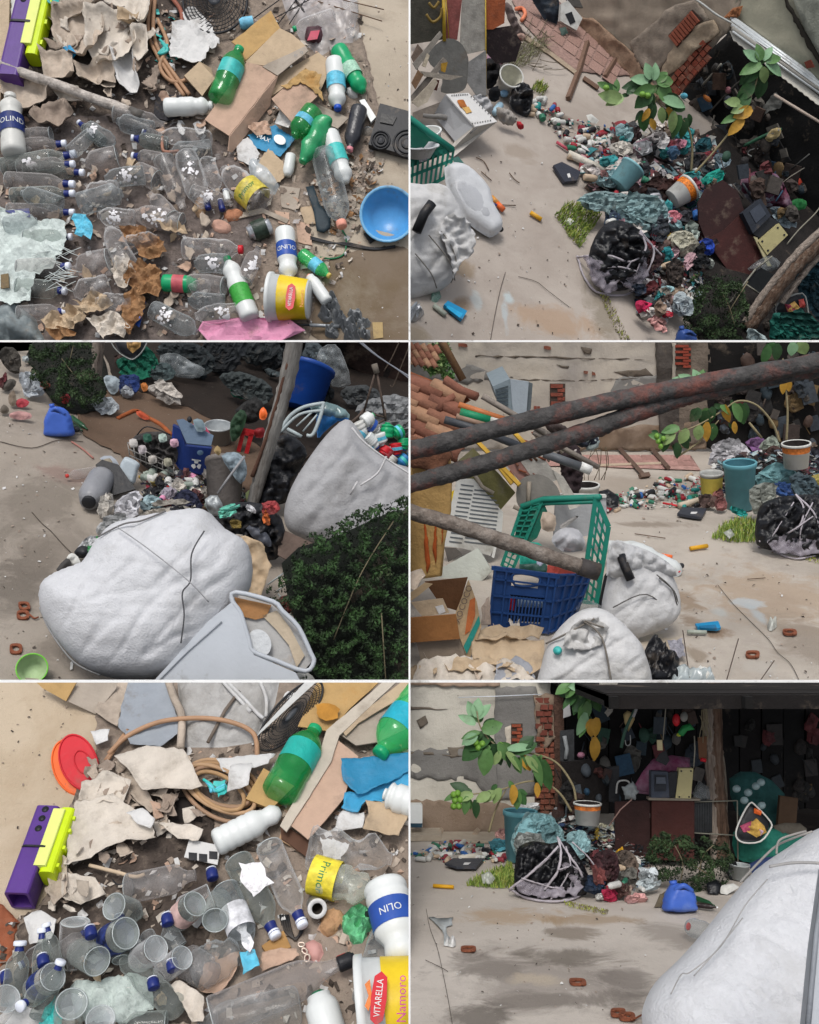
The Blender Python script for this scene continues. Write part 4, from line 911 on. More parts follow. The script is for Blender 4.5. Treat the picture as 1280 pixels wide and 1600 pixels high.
# white sack at the top with straps
blb(G(Y,2),PQ(276,50,440,50,430,100,398,160,350,168,286,168),16,WSD,'woven_sack','large dirty white woven sack under hose arch','sack',nz=.35,fs=40,fold=6,fa=60,fw=16,flat=.5)
rod(Y,PR(262,60,26,272,90,26,284,120,26,282,170,24),6,BG,'sack_edge','rolled brown paper edge by white sack','paper roll',curve=5)
for P,lb in((PR(350,60,28,380,90,28,404,116,26,412,122,24),'longest pale strap on white sack'),(PR(404,60,28,416,90,28,416,120,24),'second pale strap by fan grille'),(PR(340,56,26,362,80,26,392,112,24),'thin pale strap crossing sack')):
 rod(Y,P,3,WSK,'strap',lb,'strap',curve=5)
rod(Y,PR(325,160,22,352,110,24,374,80,24),3,m('6d6258',.8),'stick','dark thin stick lying across white sack','stick')
grille(Y,454,1118,70,20,'black oval fan grille seen edge-on by corrugated card',S=T(Y,440,1150,35,20,40),ry=26,rot=-48,rings=9,spokes=54)
slb(T(Y,440,1150,35,30,40),PQ(402,150,406,142,480,62,500,60),2,WPP,'white_strip_board','white strip panel along oval fan grille','panel')
# cardboard box long
t=tg(Y,'cardboard_box','long open cardboard box with corrugated flap by green bottle','cardboard box',Y.g(520,1230))
def cf(P,z,mat,name='flap',cr=2,fold=0,fa=0,S=None,fw=2.6):
 V,Fc=shv(S or G(Y,z),rag(P,12,.5),th=2.5,crump=cr,fs=70,step=6,fold=fold,fa=fa,fw=fw);pa_(t,name,V,Fc,mat,0)
cf(PQ(500,60,610,50,545,110,528,130,510,142,466,136,480,100),26,KRY,'corrugated_flap',2,1.6,72,fw=3.2)
cf(PQ(610,56,630,56,530,150,518,190,448,300,438,290,500,180,510,142),34,m('b8aea0',.9,.1,20,.3),'top_edge')
cf(PQ(526,154,560,182,536,250,482,312,446,284,490,220),30,KRP,'side_panel')
cf(PQ(438,286,482,312,482,342,440,310),14,m('5a4032',.9,.2),'end_panel')
cf(PQ(530,148,610,84,650,60,650,130,592,160,556,165),24,KRG,'back_flap',4)
cf(PQ(534,140,600,88,640,60,660,70,618,98,560,130,540,150),33,KR2,'torn_edge',6)
cf(PQ(440,300,478,320,476,336,436,312),10,KR,'bottom_flap')
pbox(Y,PQ(384,256,430,268,468,236,420,206),2,30,KRY,'foam_block','yellowish foam block under clear green bottle','block',top=PQ(384,248,424,264,460,228,412,200))
she(G(Y,40),El(512,1112,20,13,10,12,.2),m('a9772e',.8,.3),'leaf_scrap','brown papery scrap on corrugated flap','scrap',th=.5,crump=2)
btl(Y,(494,1136),(434,1244),58,40,GRC,GRO,'pet',(.42,.68),m('1fa79a',.45,.15,30),'green_bottle','large clear green bottle with teal label on foam block',z2=46,n=28)
btl(Y,(592,1180),(668,1080),60,42,GRC2,GRO,'pet',(.4,.66),m('1f9fb4',.45,.15,30),'green_bottle','clear green bottle with green cap resting on blue card',n=28)
btl(Y,(444,1264),(336,1318),42,30,WP,None,'rib',name='white_bottle',label='ribbed white bottle lying below foam block',n=28)
btl(Y,(600,1240),(648,1256),44,38,WP,WP,'milk',name='white_bottle',label='white bottle end lying on blue bag')
btl(Y,(620,1345),(484,1322),62,26,CLR,None,'pet',name='clear_bottle',label='crushed clear bottle under torn cardboard scrap',crush=.5,n=28)
btl(Y,(590,1395),(486,1365),52,30,clear('e8ece2',.22,.85,.15),None,'pet',(.02,.42),m('d8c63a',.5,.4,30),'clear_bottle','clear bottle with yellow label and green lettering above brick piece',txt='Primor',txm=m('1c7a4a',.5),crush=.3,n=28)
she(G(Y,30),PQ(500,310,548,320,532,345,505,340),WPP,'film_scrap','bluish white film inside crushed bottle','film',th=.5,crump=6,step=4,rgd=2)
btl(Y,(634,1512),(600,1380),66,40,WP,WP,'rib',(.28,.56),BLUL,'white_bottle','large white bottle with blue label and white lettering at bucket',txt='OLIN',txm=WP,n=30)
buk(Y,(492,1412),(496,1420),6,34,13,14,WPP,'paper_roll','white paper roll with dark core near yellow label bottle','paper roll',inner=m('3c352f',.9),wall=.4)
blb(G(Y),El(518,1444,18,24,38,12,.1),16,m('b28c68',.9,.2,30,.9),'brick_piece','tan broken brick piece between roll and green packet','brick piece',nz=.2,fs=10,flat=.5,step=5)
blb(G(Y,4),PQ(532,436,560,412,578,420,582,450,566,474,552,476,536,456),14,m('5da878',.5,.6,30,.4),'packet','crushed green and silver packet by white bottle','packet',nz=.8,fs=10,fold=4,smooth=0)
blb(G(Y,8),PQ(566,424,584,424,590,444,574,446),10,BLK,'packet_lining','black lining torn out of green packet','packet',smooth=0)
t=blb(G(Y),PQ(468,480,490,468,504,476,508,492,500,506,486,508,474,498),16,m('bf8f88',.6,.08,b=.1),'sandal','pink sandal toe with pale chain','sandal',nz=.1)
for i,(x,y,r)in en(((471,1476,5),(476,1486,5),(480,1497,6))):
 pa_(t,'chain_link',*tbv([Y.g(a,b_,18)for a,b_ in El(x,y,r,r*.7,50*i,14)],1.6*Y.u0,6,1),m('cbb9aa',.3,metal=.5))
pbox(Y,PQ(410,484,420,498,456,486,444,460),2,14,m('a8814f',.8,.25,20,.5,sx=(.3,1,1)),'wood_block','sawn wooden block under navy-capped bottles','block')
for i in rn(4):rod(Y,[(438+i*4,1430,5),(446+3*i,1455,8),(462,1466+i,7),(474-i,1450,6),(466,1428+i*3,5)],2,BLK,'cord','black cord coiled between two labelled glass bottles','cord',curve=5,group='turns of black cord')
slb(G(Y),El(472,1575,10,24,-12,20),3,BLK,'rubber_disc','dark rubber disc by green-capped bottle','disc')
btl(Y,(606,1436),(572,1568),48,24,CLB,None,'tall',name='clear_bottle',label='clear bottle standing slanted above yellow bucket',n=28)
btl(Y,(545,1500),(330,1590),62,28,CLD,RED,'glass',name='clear_bottle',label='long dusty clear bottle with red and black cap pointing at bucket',n=28)
btl(Y,(556,1496),(528,1508),24,30,BLK,None,'jar',name='cap_sleeve',label='black sleeve around red cap of long bottle',cat='cap')
btl(Y,(300,1610),(470,1570),60,18,CLB,None,'pet',name='clear_bottle',label='faint clear bottle below long dusty one',n=28)
btl(Y,(496,1550),(522,1640),54,30,WP,m('0c6b47',.5),'jar',name='white_bottle',label='white bottle with dark green cap rising by bucket',capr=.4,z2=20,n=28)
bk=buk(Y,(700,1560),(560,1580),46,40,62,76,WP,'bucket','large white bucket with yellow label and red lettering lying on its side','bucket',inner=m('bdb9b0',.5,.1),band=(.02,.7),bandm=YEL,n=40)
S_=T(Y,600,1560,0,118)
stamp(Y,592,1560,S_,34,10,'VITARELLA',bk,-84)
V,Fc=text_vf('Namoro',17*Y.u0);pa_(bk,'lettering',[S_.pt(628,1560)+Ve((v.y*-1,v.x,0))for v in[Ve((q.x,q.y,0))for q in V]],Fc,m('c2418a',.5),0)
pa_(bk,'orange_swirl',*shv(S_,PQ(570,538,578,530,582,560,576,580,570,572,576,556),th=.5,crump=.3,step=4),m('d77a3a',.5),0)
# glass bottles: upended ones show their feet
UP=[(118,1440,22,112,1520,'tallest upended glass bottle, under curled cardboard'),(197,1458,24,150,1480,'upended glass bottle with torn navy label in middle'),(244,1482,20,205,1508,'upended glass bottle right of torn navy label'),(152,1502,22,110,1480,'upended glass bottle by central white cap'),(83,1526,21,40,1556,'upended glass bottle with white script label'),(112,1568,24,106,1600,'upended glass bottle with a double rim at teal net'),(157,1592,22,158,1620,'upended glass bottle cut by bottom edge'),(305,1412,20,262,1450,'upended glass bottle with red flecks under cardboard'),(285,1496,18,240,1530,'upended glass bottle by labelled bottle shoulder'),(336,1438,20,346,1390,'upended glass bottle by striped label'),(10,1560,22,-20,1600,'upended glass bottle cut by wall side'),(178,1416,20,220,1430,'flat glass bottle foot behind tall upended one')]
for i,(x,y,r,x2,y2,lb)in en(UP):
 btl(Y,(x2,y2),(x,y),r*2,6,GLS if i%2 else CLR,None,'glass',(.2,.5)if i in(1,4,7)else None,m('27356e',.6,.9,60)if i!=7 else m('c9a9a2',.6,.4,40),'clear_bottle',lb,z2=58+6*(i%3),n=26)
LY=[(60,1560,28,1484,30,'glass bottle leaning by wall, cap up'),(20,1620,5,1520,30,'glass bottle cut by wall, cap at its middle'),(66,1450,64,1560,28,'glass bottle whose cap touches white paper'),(72,1442,90,1530,26,'glass bottle hidden behind paired caps'),(32,1470,20,1570,36,'front glass bottle with cap by red clay'),(96,1500,60,1590,30,'glass bottle with cap at heart of pile'),(30,1574,90,1530,30,'lowest glass bottle with cap toward wall')]
for i,(x,y,x2,y2,wd,lb)in en(LY[2:]):
 btl(Y,(x,y),(x2,y2),wd,66+3*i,GLS,CAPW,'glass',(.84,.955),NAVY,'clear_bottle','navy-banded '+lb,z2=30,n=24,capr=.55)
LZ=[(432,1465,372,1345,44,'label','glass bottle with shredded white label and navy cap by wood block'),(474,1448,420,1322,42,'','glass bottle with navy cap touching black cord'),(395,1500,352,1388,42,'label','glass bottle with flaking white stripe above light blue card'),(312,1366,200,1388,46,'','horizontal glass bottle below pale stick'),(186,1432,190,1500,30,'','glass bottle with small white cap behind torn label'),(262,1432,330,1400,40,'','glass bottle with navy band under printed card'),(255,1440,280,1480,28,'','short glass bottle with navy band'),(138,1452,80,1500,26,'','glass bottle with a pale cap between two upended ones'),(186,1492,280,1580,40,'','long ribbed clear bottle over woven sack'),(264,1530,230,1460,24,'','slim dark-capped bottle by ribbed one'),(380,1480,300,1520,60,'','rounded clear plastic bottle above cardboard'),(340,1530,290,1500,50,'','domed clear bottle by folded paper'),(180,1605,260,1600,40,'','clear bottle foot at bottom edge'),(30,1400+110,80,1480,30,'','pale glass bottle neck near wall side caps')]
for i,(x,y,x2,y2,wd,lk,lb)in en(LZ):
 nb=i in(0,1,4,5,6,7,13)
 btl(Y,(x,y),(x2,y2),wd,26+5*(i%4),(GLS,CLR,CLB,CLD)[i%4],CAPW if nb else None,'glass' if i not in(8,10,11)else 'rib',(.84,.955)if nb else(.3,.62)if lk else None,NAVY if nb else m('c9c9cc',.7,.5,40),'clear_bottle',lb,z2=22+5*(i%3),n=26,crush=.05)
she(G(Y,44),PQ(374,352,410,350,425,376,400,400,382,390,376,372),FLK,'label_shreds','shredded white label peeling off glass bottle','label',th=.4,crump=4,fs=6,step=3,rgd=4)
she(G(Y,42),PQ(370,440,384,436,396,480,388,490,376,466),FLK,'label_shreds','flaked white label strip on bottle above light blue card','label',th=.4,crump=4,fs=6,step=3,rgd=4)
for(x,y,z,lb)in((140,1456,70,'white cap between upended glass bottles'),(238,1536,60,'navy cap by woven sack'),(268,1508,66,'white cap deep between glass feet'),(66,1500,66,'white cap among wall side bottles'),(330,1365,30,'navy and white striped band by printed card'),(8,1526,30,'navy cap cut by wall side'),(186,1438,50,'white cap above torn navy label'),(260,1436,50,'white cap with navy ring under glass foot')):
 btl(Y,(x,y-8),(x+3,y+9),18,z,NAVY,CAPW,'jar',name='bottle_neck',label=lb,capr=.9)
she(G(Y,12),PQ(110,540,200,524,236,530,240,580,200,600,120,600),m('b9c4bf',.8,.2,30,.6,100,dirt=.3,dc='8a908c'),'woven_sack','frayed pale woven sack piece under ribbed clear bottle','sack',th=.8,crump=9,fs=24,step=5,fold=3,fw=8,rgd=3)
she(G(Y,30),PQ(72,575,88,556,98,600,60,604),TEAL,'net_scrap','teal netting by double-rimmed bottle','netting',th=.5,crump=5,fs=7,step=3,rgd=3)
# -- YARD 6: the open yard seen from low down
Y=Y6
OX,OY=600,1000
BL6=[(860,1530,150,60,'8a8179',.6),(760,1510,70,20,'7d756d',.7),(880,1492,90,14,'6f675d',.75),(900,1458,50,10,'85796c',.8),(890,1560,110,14,'7a726a',.7),(975,1530,50,22,'766e67',.7),(740,1590,50,26,'6a635b',.8),(800,1430,90,12,'ab9377',.7),(920,1436,70,8,'9a8264',.6),(1060,1460,60,20,'8a8178',.6),(840,1528,40,10,'b5a795',.8)]
CY6=gm('c2b9af','b4aba1','a39a91',2.5,BL6,name='yard_concrete',Y=Y)
floor(Y,'yard_ground',CY6,PQ(-80,270,800,270,900,700,-200,700),bump=1.2,step=20)
def patch(P,c,z=.4,name='stain',h=.3):
 V,Fc=shv(G(Y),rag(P,6,1.5),th=.15,crump=h,fs=20,step=9,lift=z);solo(Y,name,None,None,V,Fc,c,kind='structure')
DK=gm('84796c','6e655b','988b7c',3)
DK2=gm('9c8f80','857a6e','a79a88',3)
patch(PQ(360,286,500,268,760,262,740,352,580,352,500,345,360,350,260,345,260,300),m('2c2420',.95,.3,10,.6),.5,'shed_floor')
rod(Y,PR(66,420,.4,72,450,.4,83,480,.4,90,510,.4,100,560,.4,110,620,.4),.35,DIRTD,'ground_crack',curve=5,n=5)['kind']='structure'
rod(Y,PR(65,500,.5,90,512,.5,100,518,.5),.5,DIRTD,'ground_crack',curve=4,n=5)['kind']='structure'
patch(PQ(70,435,108,434,106,446,98,450,99,462,104,468,94,478,92,455,82,446),m('a7acac',.8,.1,30),.9,'cement_splash')
sca(Y,PQ(40,370,400,370,420,600,40,600),110,(1.5,4.5),[DIRTD,BG3,WPP],(0,.6),name='grit',label='grit and leaf bits on open concrete of yard')
# far wall and its plaster
y0=Y.g(720,1302).y;WP6=Surf(Y,Ve((0,y0,0)),Ve((0,-1,0)))
PLA=gm('c9c4b8','a9a499','8f8778',1.5);PLB=gm('8d7c6c','7d6a58','6a5a4c',4)
PLG=gm('7f7d79','6a6865','94908a',3)
t=tg(Y,'yard_wall','tall flaking whitewashed wall with bare bands behind leafy plant','wall',Y.g(720,1302))
def wf_(P,mat,name='plaster',lift=0,crump=2,step=8,S=None,root=None,th=3,fs=18,rg=1.5):
 V,Fc=shv(S or WP6,rag(P,9,rg),th=th,crump=crump,fs=fs,step=step,lift=lift);return pa_(root or t,name,V,Fc,mat,1)
wf_(PQ(-40,40,260,40,260,306,-40,306),PLA,'plaster',0,2.5)
wf_(PQ(-40,252,50,250,190,256,230,262,230,306,-40,306),PLB,'bare_band',2.5,4,rg=3)
wf_(PQ(160,170,262,176,262,240,170,250,140,220,40,215,-40,220,-40,180,100,168),PLG,'damp_patch',1.5,2,rg=3)
for P in(PQ(-40,102,0,100,100,108,-40,110),PQ(-40,172,50,174,130,182,40,178,-40,178),PQ(50,126,64,118,68,130,56,140),PQ(100,168,128,166,126,180,104,184)):wf_(P,m('6f665b',.95,.2,20,.5),'crack',2.4,.5,5,th=.6)
BRK=m('7c4a3a',.9,.25,25,.8,60,dirt=.2)
def brickrow(root,S,x0,y0_,x1,y1,nx,ny,z=0,mat=BRK,gap=.14,d=4,mort=None,jit=.6):
 if mort:pa_(root,'mortar',*slv(S,[(x0-1,y0_-1),(x1+1,y0_-1),(x1+1,y1+1),(x0-1,y1+1)],1.2,z-1),mort,0)
 bw,bh=(x1-x0)/nx,(y1-y0_)/ny
 for j in rn(ny):
  for i in rn(nx):
   o=(j%2)*bw*.5;a=x0+i*bw+o;b_=y0_+j*bh;e=min(a+bw*(1-gap),x1);q=ru(-jit,jit)
   if e-a<2:continue
   pa_(root,'brick',*slv(S,[(a+q*.5,b_),(e,b_+q*.3),(e+q*.3,b_+bh*(1-gap*1.6)),(a,b_+bh*(1-gap*1.6))],d+q*2,z),mat,0)
wf_(PQ(174,74,238,72,242,120,238,200,236,240,178,250,172,140),PLG,'cement_render',4,2,rg=1.5)
wf_(PQ(189,136,200,132,199,190,192,192),m('bdb4a6',.9,.1),'jamb',6,.5,5)
brickrow(t,WP6,799,1131,815,1164,1,6,7,m('8f4a34',.9,.2,25,.6),mort=m('4a3d35',.9),jit=.2)
brickrow(t,WP6,836,1150,866,1310,2,18,4,BRK,d=7,mort=m('5b4a40',.9),jit=2)
wf_(PQ(234,86,266,84,268,150,250,172,238,160),PLB,'rubble',5,9,5,th=5,rg=3)
brickrow(t,WP6,836,1090,862,1150,2,6,8,m('6e3b30',.9,.3),d=7,jit=2)
wf_(PQ(-40,55,180,62,180,73,100,72,-40,66),m('a08a78',.9,.2,30),'coping',6,4,5,rg=2)
def wrd(S,P,r,mat,name,label,cat,root=None,curve=0,n=6,group=None,nz=0):
 pts=[S.pt(x,y,z*Y.u0)for x,y,z in P]
 if curve:pts=spl(pts,curve)
 V,Fc=tbv(pts,r*Y.u0,n,nz=nz);return out(Y,root,name,label,cat,V,Fc,mat,group)
wrd(WP6,PR(116,89,14,180,87,14,245,84,14),.9,m('c9ced4',.4),'clothes_line','pale line stretched before whitewashed wall','line')
# step of concrete blocks and beams in front of the wall
BEAM=m('a99884',.9,.15,20,.6,60)
for(q,z1,lb)in((PQ(-40,316,90,314,90,300,-40,302),10,'long low concrete slab at foot of whitewashed wall'),(PQ(90,318,200,318,200,304,90,304),5,'flat concrete slab between short beams')):
 pbox(Y,q,0,z1,m('a79c8c',.9,.12,20,.6),'concrete_slab',lb,'slab')
for(a,b_,lb)in(((697,1285),(684,1306),'short timber propped on long slab'),((752,1288),(742,1304),'second short timber propped on slab')):
 rod(Y,[(*a,8),(*b_,5)],4.5,BEAM,'timber',lb,'timber',n=4,smooth=0)
slb(T(Y,704,1290,90,6),PQ(82,300,102,300,102,304,82,304),4,m('8a7665',.9),'timber_block','cut wooden block under first short timber','block')
def machine(Y,x0,y0_,x1,y1,S,label):
 t=tg(Y,'air_conditioner',label,'appliance',S.pt(x0,y1))
 pa_(t,'casing',*slv(S,[(x0,y0_+2),(x0+3,y0_),(x1-2,y0_),(x1,y0_+3),(x1,y1),(x0,y1)],14),WP,0)
 pa_(t,'window',*slv(S,[(x0,y0_+8),(x0+5,y0_+8),(x0+5,y1-8),(x0,y1-8)],1,14),BLK,0)
 pa_(t,'base',*slv(S,[(x0,y1-6),(x1,y1-6),(x1-1,y1),(x0,y1)],2,14),m('1c3a4a',.5),0)
machine(Y,610,1254,660,1290,T(Y,640,1304,90,5),'white boxy appliance standing on slab at wall')
# -- leafy plant with big oval leaves
LF=[m('35592f',.5,.2,30,.2),m('557a45',.5,.18,30,.2),m('7f965f',.5,.15,30,.2),m('b58a34',.6,.2,30,.2),m('2c4a2a',.5,.2,30,.2),m('7da27c',.55,.12,30,.2)]
STM=m('8d8264',.8,.2,30,.4)
P6=T(Y,900,1352,90)
def plant(Y,S,name,label,stems,L,lift=8):
 t=tg(Y,name,label,'plant',S.pt(stems[0][0][0],stems[0][0][1]))
 for st in stems:
  pa_(t,'stem',*tbv(spl([S.pt(x,y,z*Y.u0)for x,y,z in st],6),[(2.0-1.1*i/(6*(len(st)-1)))*Y.u0 for i in rn(6*(len(st)-1)+1)],6),STM)
 ex=[(x+ru(-7,7),y+ru(-6,6),a+ru(-40,40),ln*ru(.5,.8),wd*ru(.5,.8),random.choice((0,4,4,1)),(li[0]if li else 0)-5)for(x,y,a,ln,wd,ci,*li)in L]
 leaves(Y,S,L+ex,LF,t);return t
plant(Y,P6,'leafy_plant','large oval-leaved plant leaning over blue bin',[PR(300,250,0,294,225,2,270,192,6,238,178,10,200,172,14,170,160,16,150,135,16,144,110,16),PR(293,268,0,275,240,4,250,222,8,220,220,10,180,232,14,140,238,16,112,240,16),PR(164,300,0,175,262,5,190,232,10)],[(744,1122,120,30,20,5,10),(744,1120,85,30,22,5,12),(746,1122,55,30,20,5,14),(742,1130,150,30,16,5,18),(752,1140,20,34,26,1,20),(748,1142,195,30,14,1,22),(744,1146,210,28,20,5,24),(765,1150,200,45,36,0,16),(752,1160,215,40,34,0,20),(762,1168,255,42,30,1,26),(770,1160,285,36,24,4,20),(776,1158,300,34,18,1,28),(790,1168,10,42,16,5,26),(802,1174,28,38,26,0,22),(812,1168,50,28,24,4,18),(788,1172,315,36,18,2,30),(800,1178,290,30,16,1,28),(812,1176,300,30,18,3,24),(818,1178,312,34,16,2,30),(830,1176,285,52,18,1,28),(846,1184,280,50,24,0,22),(838,1180,270,44,18,4,20),(778,1170,250,24,14,2,30),(732,1236,150,32,20,4,14),(738,1238,190,28,18,2,24),(728,1240,265,30,16,1,24),(740,1246,280,30,16,4,22),(764,1236,205,26,18,2,26),(772,1234,215,24,20,2,22),(780,1228,240,26,18,2,26),(798,1222,275,32,18,3,28),(808,1232,260,30,20,1,20),(806,1236,310,24,18,0,18),(836,1220,275,24,12,3,20),(712,1240,195,20,12,1,20)])
for i,(x,y)in en(((708,1238),(714,1236),(710,1247),(718,1246),(708,1256),(716,1256),(742,1158),(752,1160),(746,1166),(780,1162))):
 blb(P6,El(x,y,5,5.5),5,m('6f9a3c',.45,.15,30,.1),'green_fruit',('topmost outer bud of lower branch','inner top bud of lower branch','left middle bud of lower branch','right middle bud of lower branch','bottom outer bud of lower branch','bottom inner bud of lower branch','round green fruit on upper branch','second round green fruit on upper branch','lowest green fruit on upper branch','small fruit near brick opening')[i],'fruit',lift=22,step=2.5,nz=0)
P6b=T(Y,925,1340,90)
plant(Y,P6b,'hanging_plant','oval-leaved plant with yellowing leaves growing from white pot',[PR(326,250,0,328,210,2,326,170,4,320,120,8,315,60,8)],[(890,1072,200,26,22,1,10),(896,1070,230,24,20,1,14),(914,1066,265,40,26,1,14),(912,1080,240,40,22,0,10),(924,1080,285,34,24,0,12),(918,1096,245,36,22,1,14),(912,1112,255,38,20,5,16),(922,1122,268,28,22,3,16),(930,1120,258,30,20,3,20),(926,1150,272,38,20,3,16),(906,1072,180,20,16,5,18),(936,1068,300,30,20,0,10),(900,1086,220,30,18,0,6),(916,1128,235,26,14,1,12)])
# -- shelter: posts, roof, dark interior
yb=Y.g(1100,1330).y*1.45;WB=Surf(Y,Ve((0,yb,0)),Ve((0,-1,0)))
SOOT=m('100e0d',.95,.3,8,.5,40);SOOT2=m('14100f',.95,.4,8,.5,40)  # near-black colours carry the shade under the shed roof
t=tg(Y,'shed','dark open-fronted shed with sagging roof and shade-coloured back wall','shed',WB.pt(1100,1260))
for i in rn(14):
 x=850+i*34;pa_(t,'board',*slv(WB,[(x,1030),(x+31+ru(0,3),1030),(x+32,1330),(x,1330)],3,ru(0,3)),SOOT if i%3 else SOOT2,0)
zr=WP6.pt(1000,1064).z
def rquad(x0,x1,ya,yb_,za,zb,name,mat,th=.02):
 V=[Ve((x0,ya,za)),Ve((x1,ya,za)),Ve((x1,yb_,zb)),Ve((x0,yb_,zb))];V+=[v+Ve((0,0,th))for v in V]
 Fc=boxvf(V)[1];pa_(t,name,V,Fc,mat,0)
xa=WP6.pt(868,1100).x;xb=WP6.pt(1400,1100).x
zt=P6.pt(1000,1078).z;yp=P6.p.y
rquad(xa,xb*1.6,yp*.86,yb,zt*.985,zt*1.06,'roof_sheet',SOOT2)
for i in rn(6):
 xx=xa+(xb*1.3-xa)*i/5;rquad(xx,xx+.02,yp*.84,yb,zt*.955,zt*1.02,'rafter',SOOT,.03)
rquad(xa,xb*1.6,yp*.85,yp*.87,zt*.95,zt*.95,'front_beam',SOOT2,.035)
pa_(t,'brick_pier',*slv(WP6,PQ(264,86,278,86,284,320,266,320),6,9),m('4f3a30',.9,.4,40,.9),0)
pa_(t,'light_gap',*slv(WB,PQ(300,82,490,86,650,88,650,94,300,92),1,5),m('9c988f',.9,.2),0)  # pale strip, daylight under the roof put into its colour
she(T(Y,945,1350,90,4),PQ(280,108,290,100,292,118,280,122),m('8c8c8c',.8),'hanging_rag','small pale rag hanging by plant leaves','rag',th=.5,crump=2,step=4)
she(T(Y,945,1350,90,8),PQ(335,66,362,62,368,100,358,104,350,120,344,112,350,96,338,86),m('8a8780',.8,.2),'hanging_rag','torn pale cloth hanging from shed roof corner','rag',th=.5,crump=6,fold=3,fw=6,step=4,rgd=2)
# tree trunk post
t=tg(Y,'tree_trunk_post','rough split tree trunk holding up shed roof','post',Y.g(1130,1345))
BARK=m('5c483b',.95,.6,30,1,50,dirt=.4,dc='8a7d70',ds=16,sx=(2.5,2.5,.25));BARK2=m('978b80',.95,.5,30,1,50,dirt=.4,dc='4a3a30',ds=16,sx=(2.5,2.5,.25))
PT=T(Y,1130,1349,90)
for j,(P,r,M_)in en(((PR(512,50,0,512,120,0,516,200,0,522,280,0,528,345,0),14,BARK),(PR(506,50,5,506,130,7,508,180,6,512,250,5,519,345,2),8,BARK2),(PR(518,50,5,520,130,8,521,220,7,528,290,5,536,350,2),6,BARK))):
 pa_(t,'trunk' if j==0 else 'split_limb',*tbv(spl([PT.pt(x,y,z*Y.u0)for x,y,z in P],10),r*Y.u0,14,nz=.3),M_)
wrd(PT,PR(531,180,-8,534,200,-8,537,240,-8,537,285,-8),2.4,m('7d7468',.9,.2),'stake','thin bare stake hanging behind split trunk','stick',curve=4)
# hanging things
PH=T(Y,1030,1352,90)
t=tg(Y,'fuse_switch','cream switch box hanging on a cord under roof','switch',PH.pt(1031,1160))
pa_(t,'cord',*tbv(spl([PH.pt(1043,1060),PH.pt(1040,1110),PH.pt(1036,1156)],4),.9*Y.u0,6),m('8f897c',.8))
pa_(t,'box',*slv(PH,PQ(426,156,434,156,435,172,427,172),3),m('cdbf93',.6),0)
slb(PH,PQ(430,178,440,172,446,188,440,196,424,188),2,BLK,'dark_tag','black plastic piece hanging below switch box','plastic piece')
wrd(PH,PR(370,168,3,375,145,3,383,125,3,396,100,3),2.5,m('3f5f50',.7,.2),'hanging_tool','green handled tool bundle hanging by plant','tool')
blb(PH,PQ(374,116,380,110,390,114,392,124,382,144,376,130),4,m('b09a6c',.7,.15),'hanging_glove','tan bulb-shaped bundle tied to hanging tool','bundle',step=4)
wrd(PH,PR(388,120,5,396,100,5),2.4,m('9c9c9c',.5,.3,60),'blade','pale blade sticking out of hanging bundle','blade')
wrd(PH,PR(376,156,4,378,164,4,384,162,4,384,148,4),.8,m('9a9a98',.5),'hook','small pale wire hook under hanging tool','hook',curve=4)
blb(PH,El(1057,1125,6,10),4,RED,'toy_part','red part of hanging toy near trunk','toy',step=4);blb(PH,El(1069,1120,6,8),4,m('8f8f89',.6),'toy_part','grey disc of hanging toy near trunk','toy',step=4)
blb(PH,PQ(460,142,466,134,478,130,486,140,474,142,468,150,458,150),4,m('2c8a4a',.6,.2),'toy_part','green limb of hanging toy near trunk','toy',step=3);blb(PH,El(1061,1148,4,3),3,m('b5bf3a',.6),'toy_part','yellow foot of hanging toy near trunk','toy',step=3)
wrd(PH,PR(485,150,0,486,170,0,484,200,0),.9,m('9c9788',.8),'cord','thin pale cord hanging by brown board','cord')
slb(PH,PQ(490,152,504,150,504,186,492,186),2,m('6a4a34',.8,.2),'hanging_board','brown board behind trunk under twigs','board')
wrd(PH,PR(494,186,3,502,188,3),3,RED,'red_piece','red piece under brown hanging board','cap')
for i in rn(14):
 a=ru(-.8,.8);x=1096+ru(-6,6);y=1090+ru(0,40)
 wrd(PH,[(x,y,8),(x+10*a,y+16,9),(x+14*a,y+32,8)],.6,m('8a8068',.8),'twig','dry twig in bundle tied to trunk','twig',curve=3,n=4,group='dry twigs tied to trunk')
# stove / cabinets and things on top
PC=T(Y,1060,1352,90)
MAR=m('43201b',.75,.3,10,.4,60,dirt=.3,dc='2a1916')
t=tg(Y,'steel_cabinet','rusty maroon steel cabinet standing behind weeds','cabinet',Y.g(1040,1352))
pa_(t,'door',*slv(PC,PQ(416,248,482,248,482,345,416,340),10),MAR,0)
pa_(t,'side',*slv(PC,PQ(360,252,414,250,414,338,360,330),6),m('2d1816',.8,.3),0)
pa_(t,'top_edge',*slv(PC,PQ(410,244,490,246,490,249,410,248),14),m('7c7468',.7),0)
t=tg(Y,'wire_rack','old metal rack with fine mesh panel by maroon cabinet','rack',Y.g(1090,1345))
pa_(t,'mesh_panel',*slv(PC,PQ(483,250,512,250,512,300,483,300),3),m('24272a',.6,.5,90),0)
for P in(PR(480,250,6,480,345,6),PR(480,300,6,550,304,6),PR(483,252,6,550,250,6),PR(550,250,6,551,345,6)):
 pa_(t,'bar',*tbv([PC.pt(a,b_,c*Y.u0)for a,b_,c in P],1*Y.u0,6),m('7c7b70',.6))
for i in rn(11):
 pa_(t,'wire',*tbv([PC.pt(1085+i*2.6,1252,4*Y.u0),PC.pt(1085+i*2.6,1299,4*Y.u0)],.35*Y.u0,4),m('4b4e50',.5))
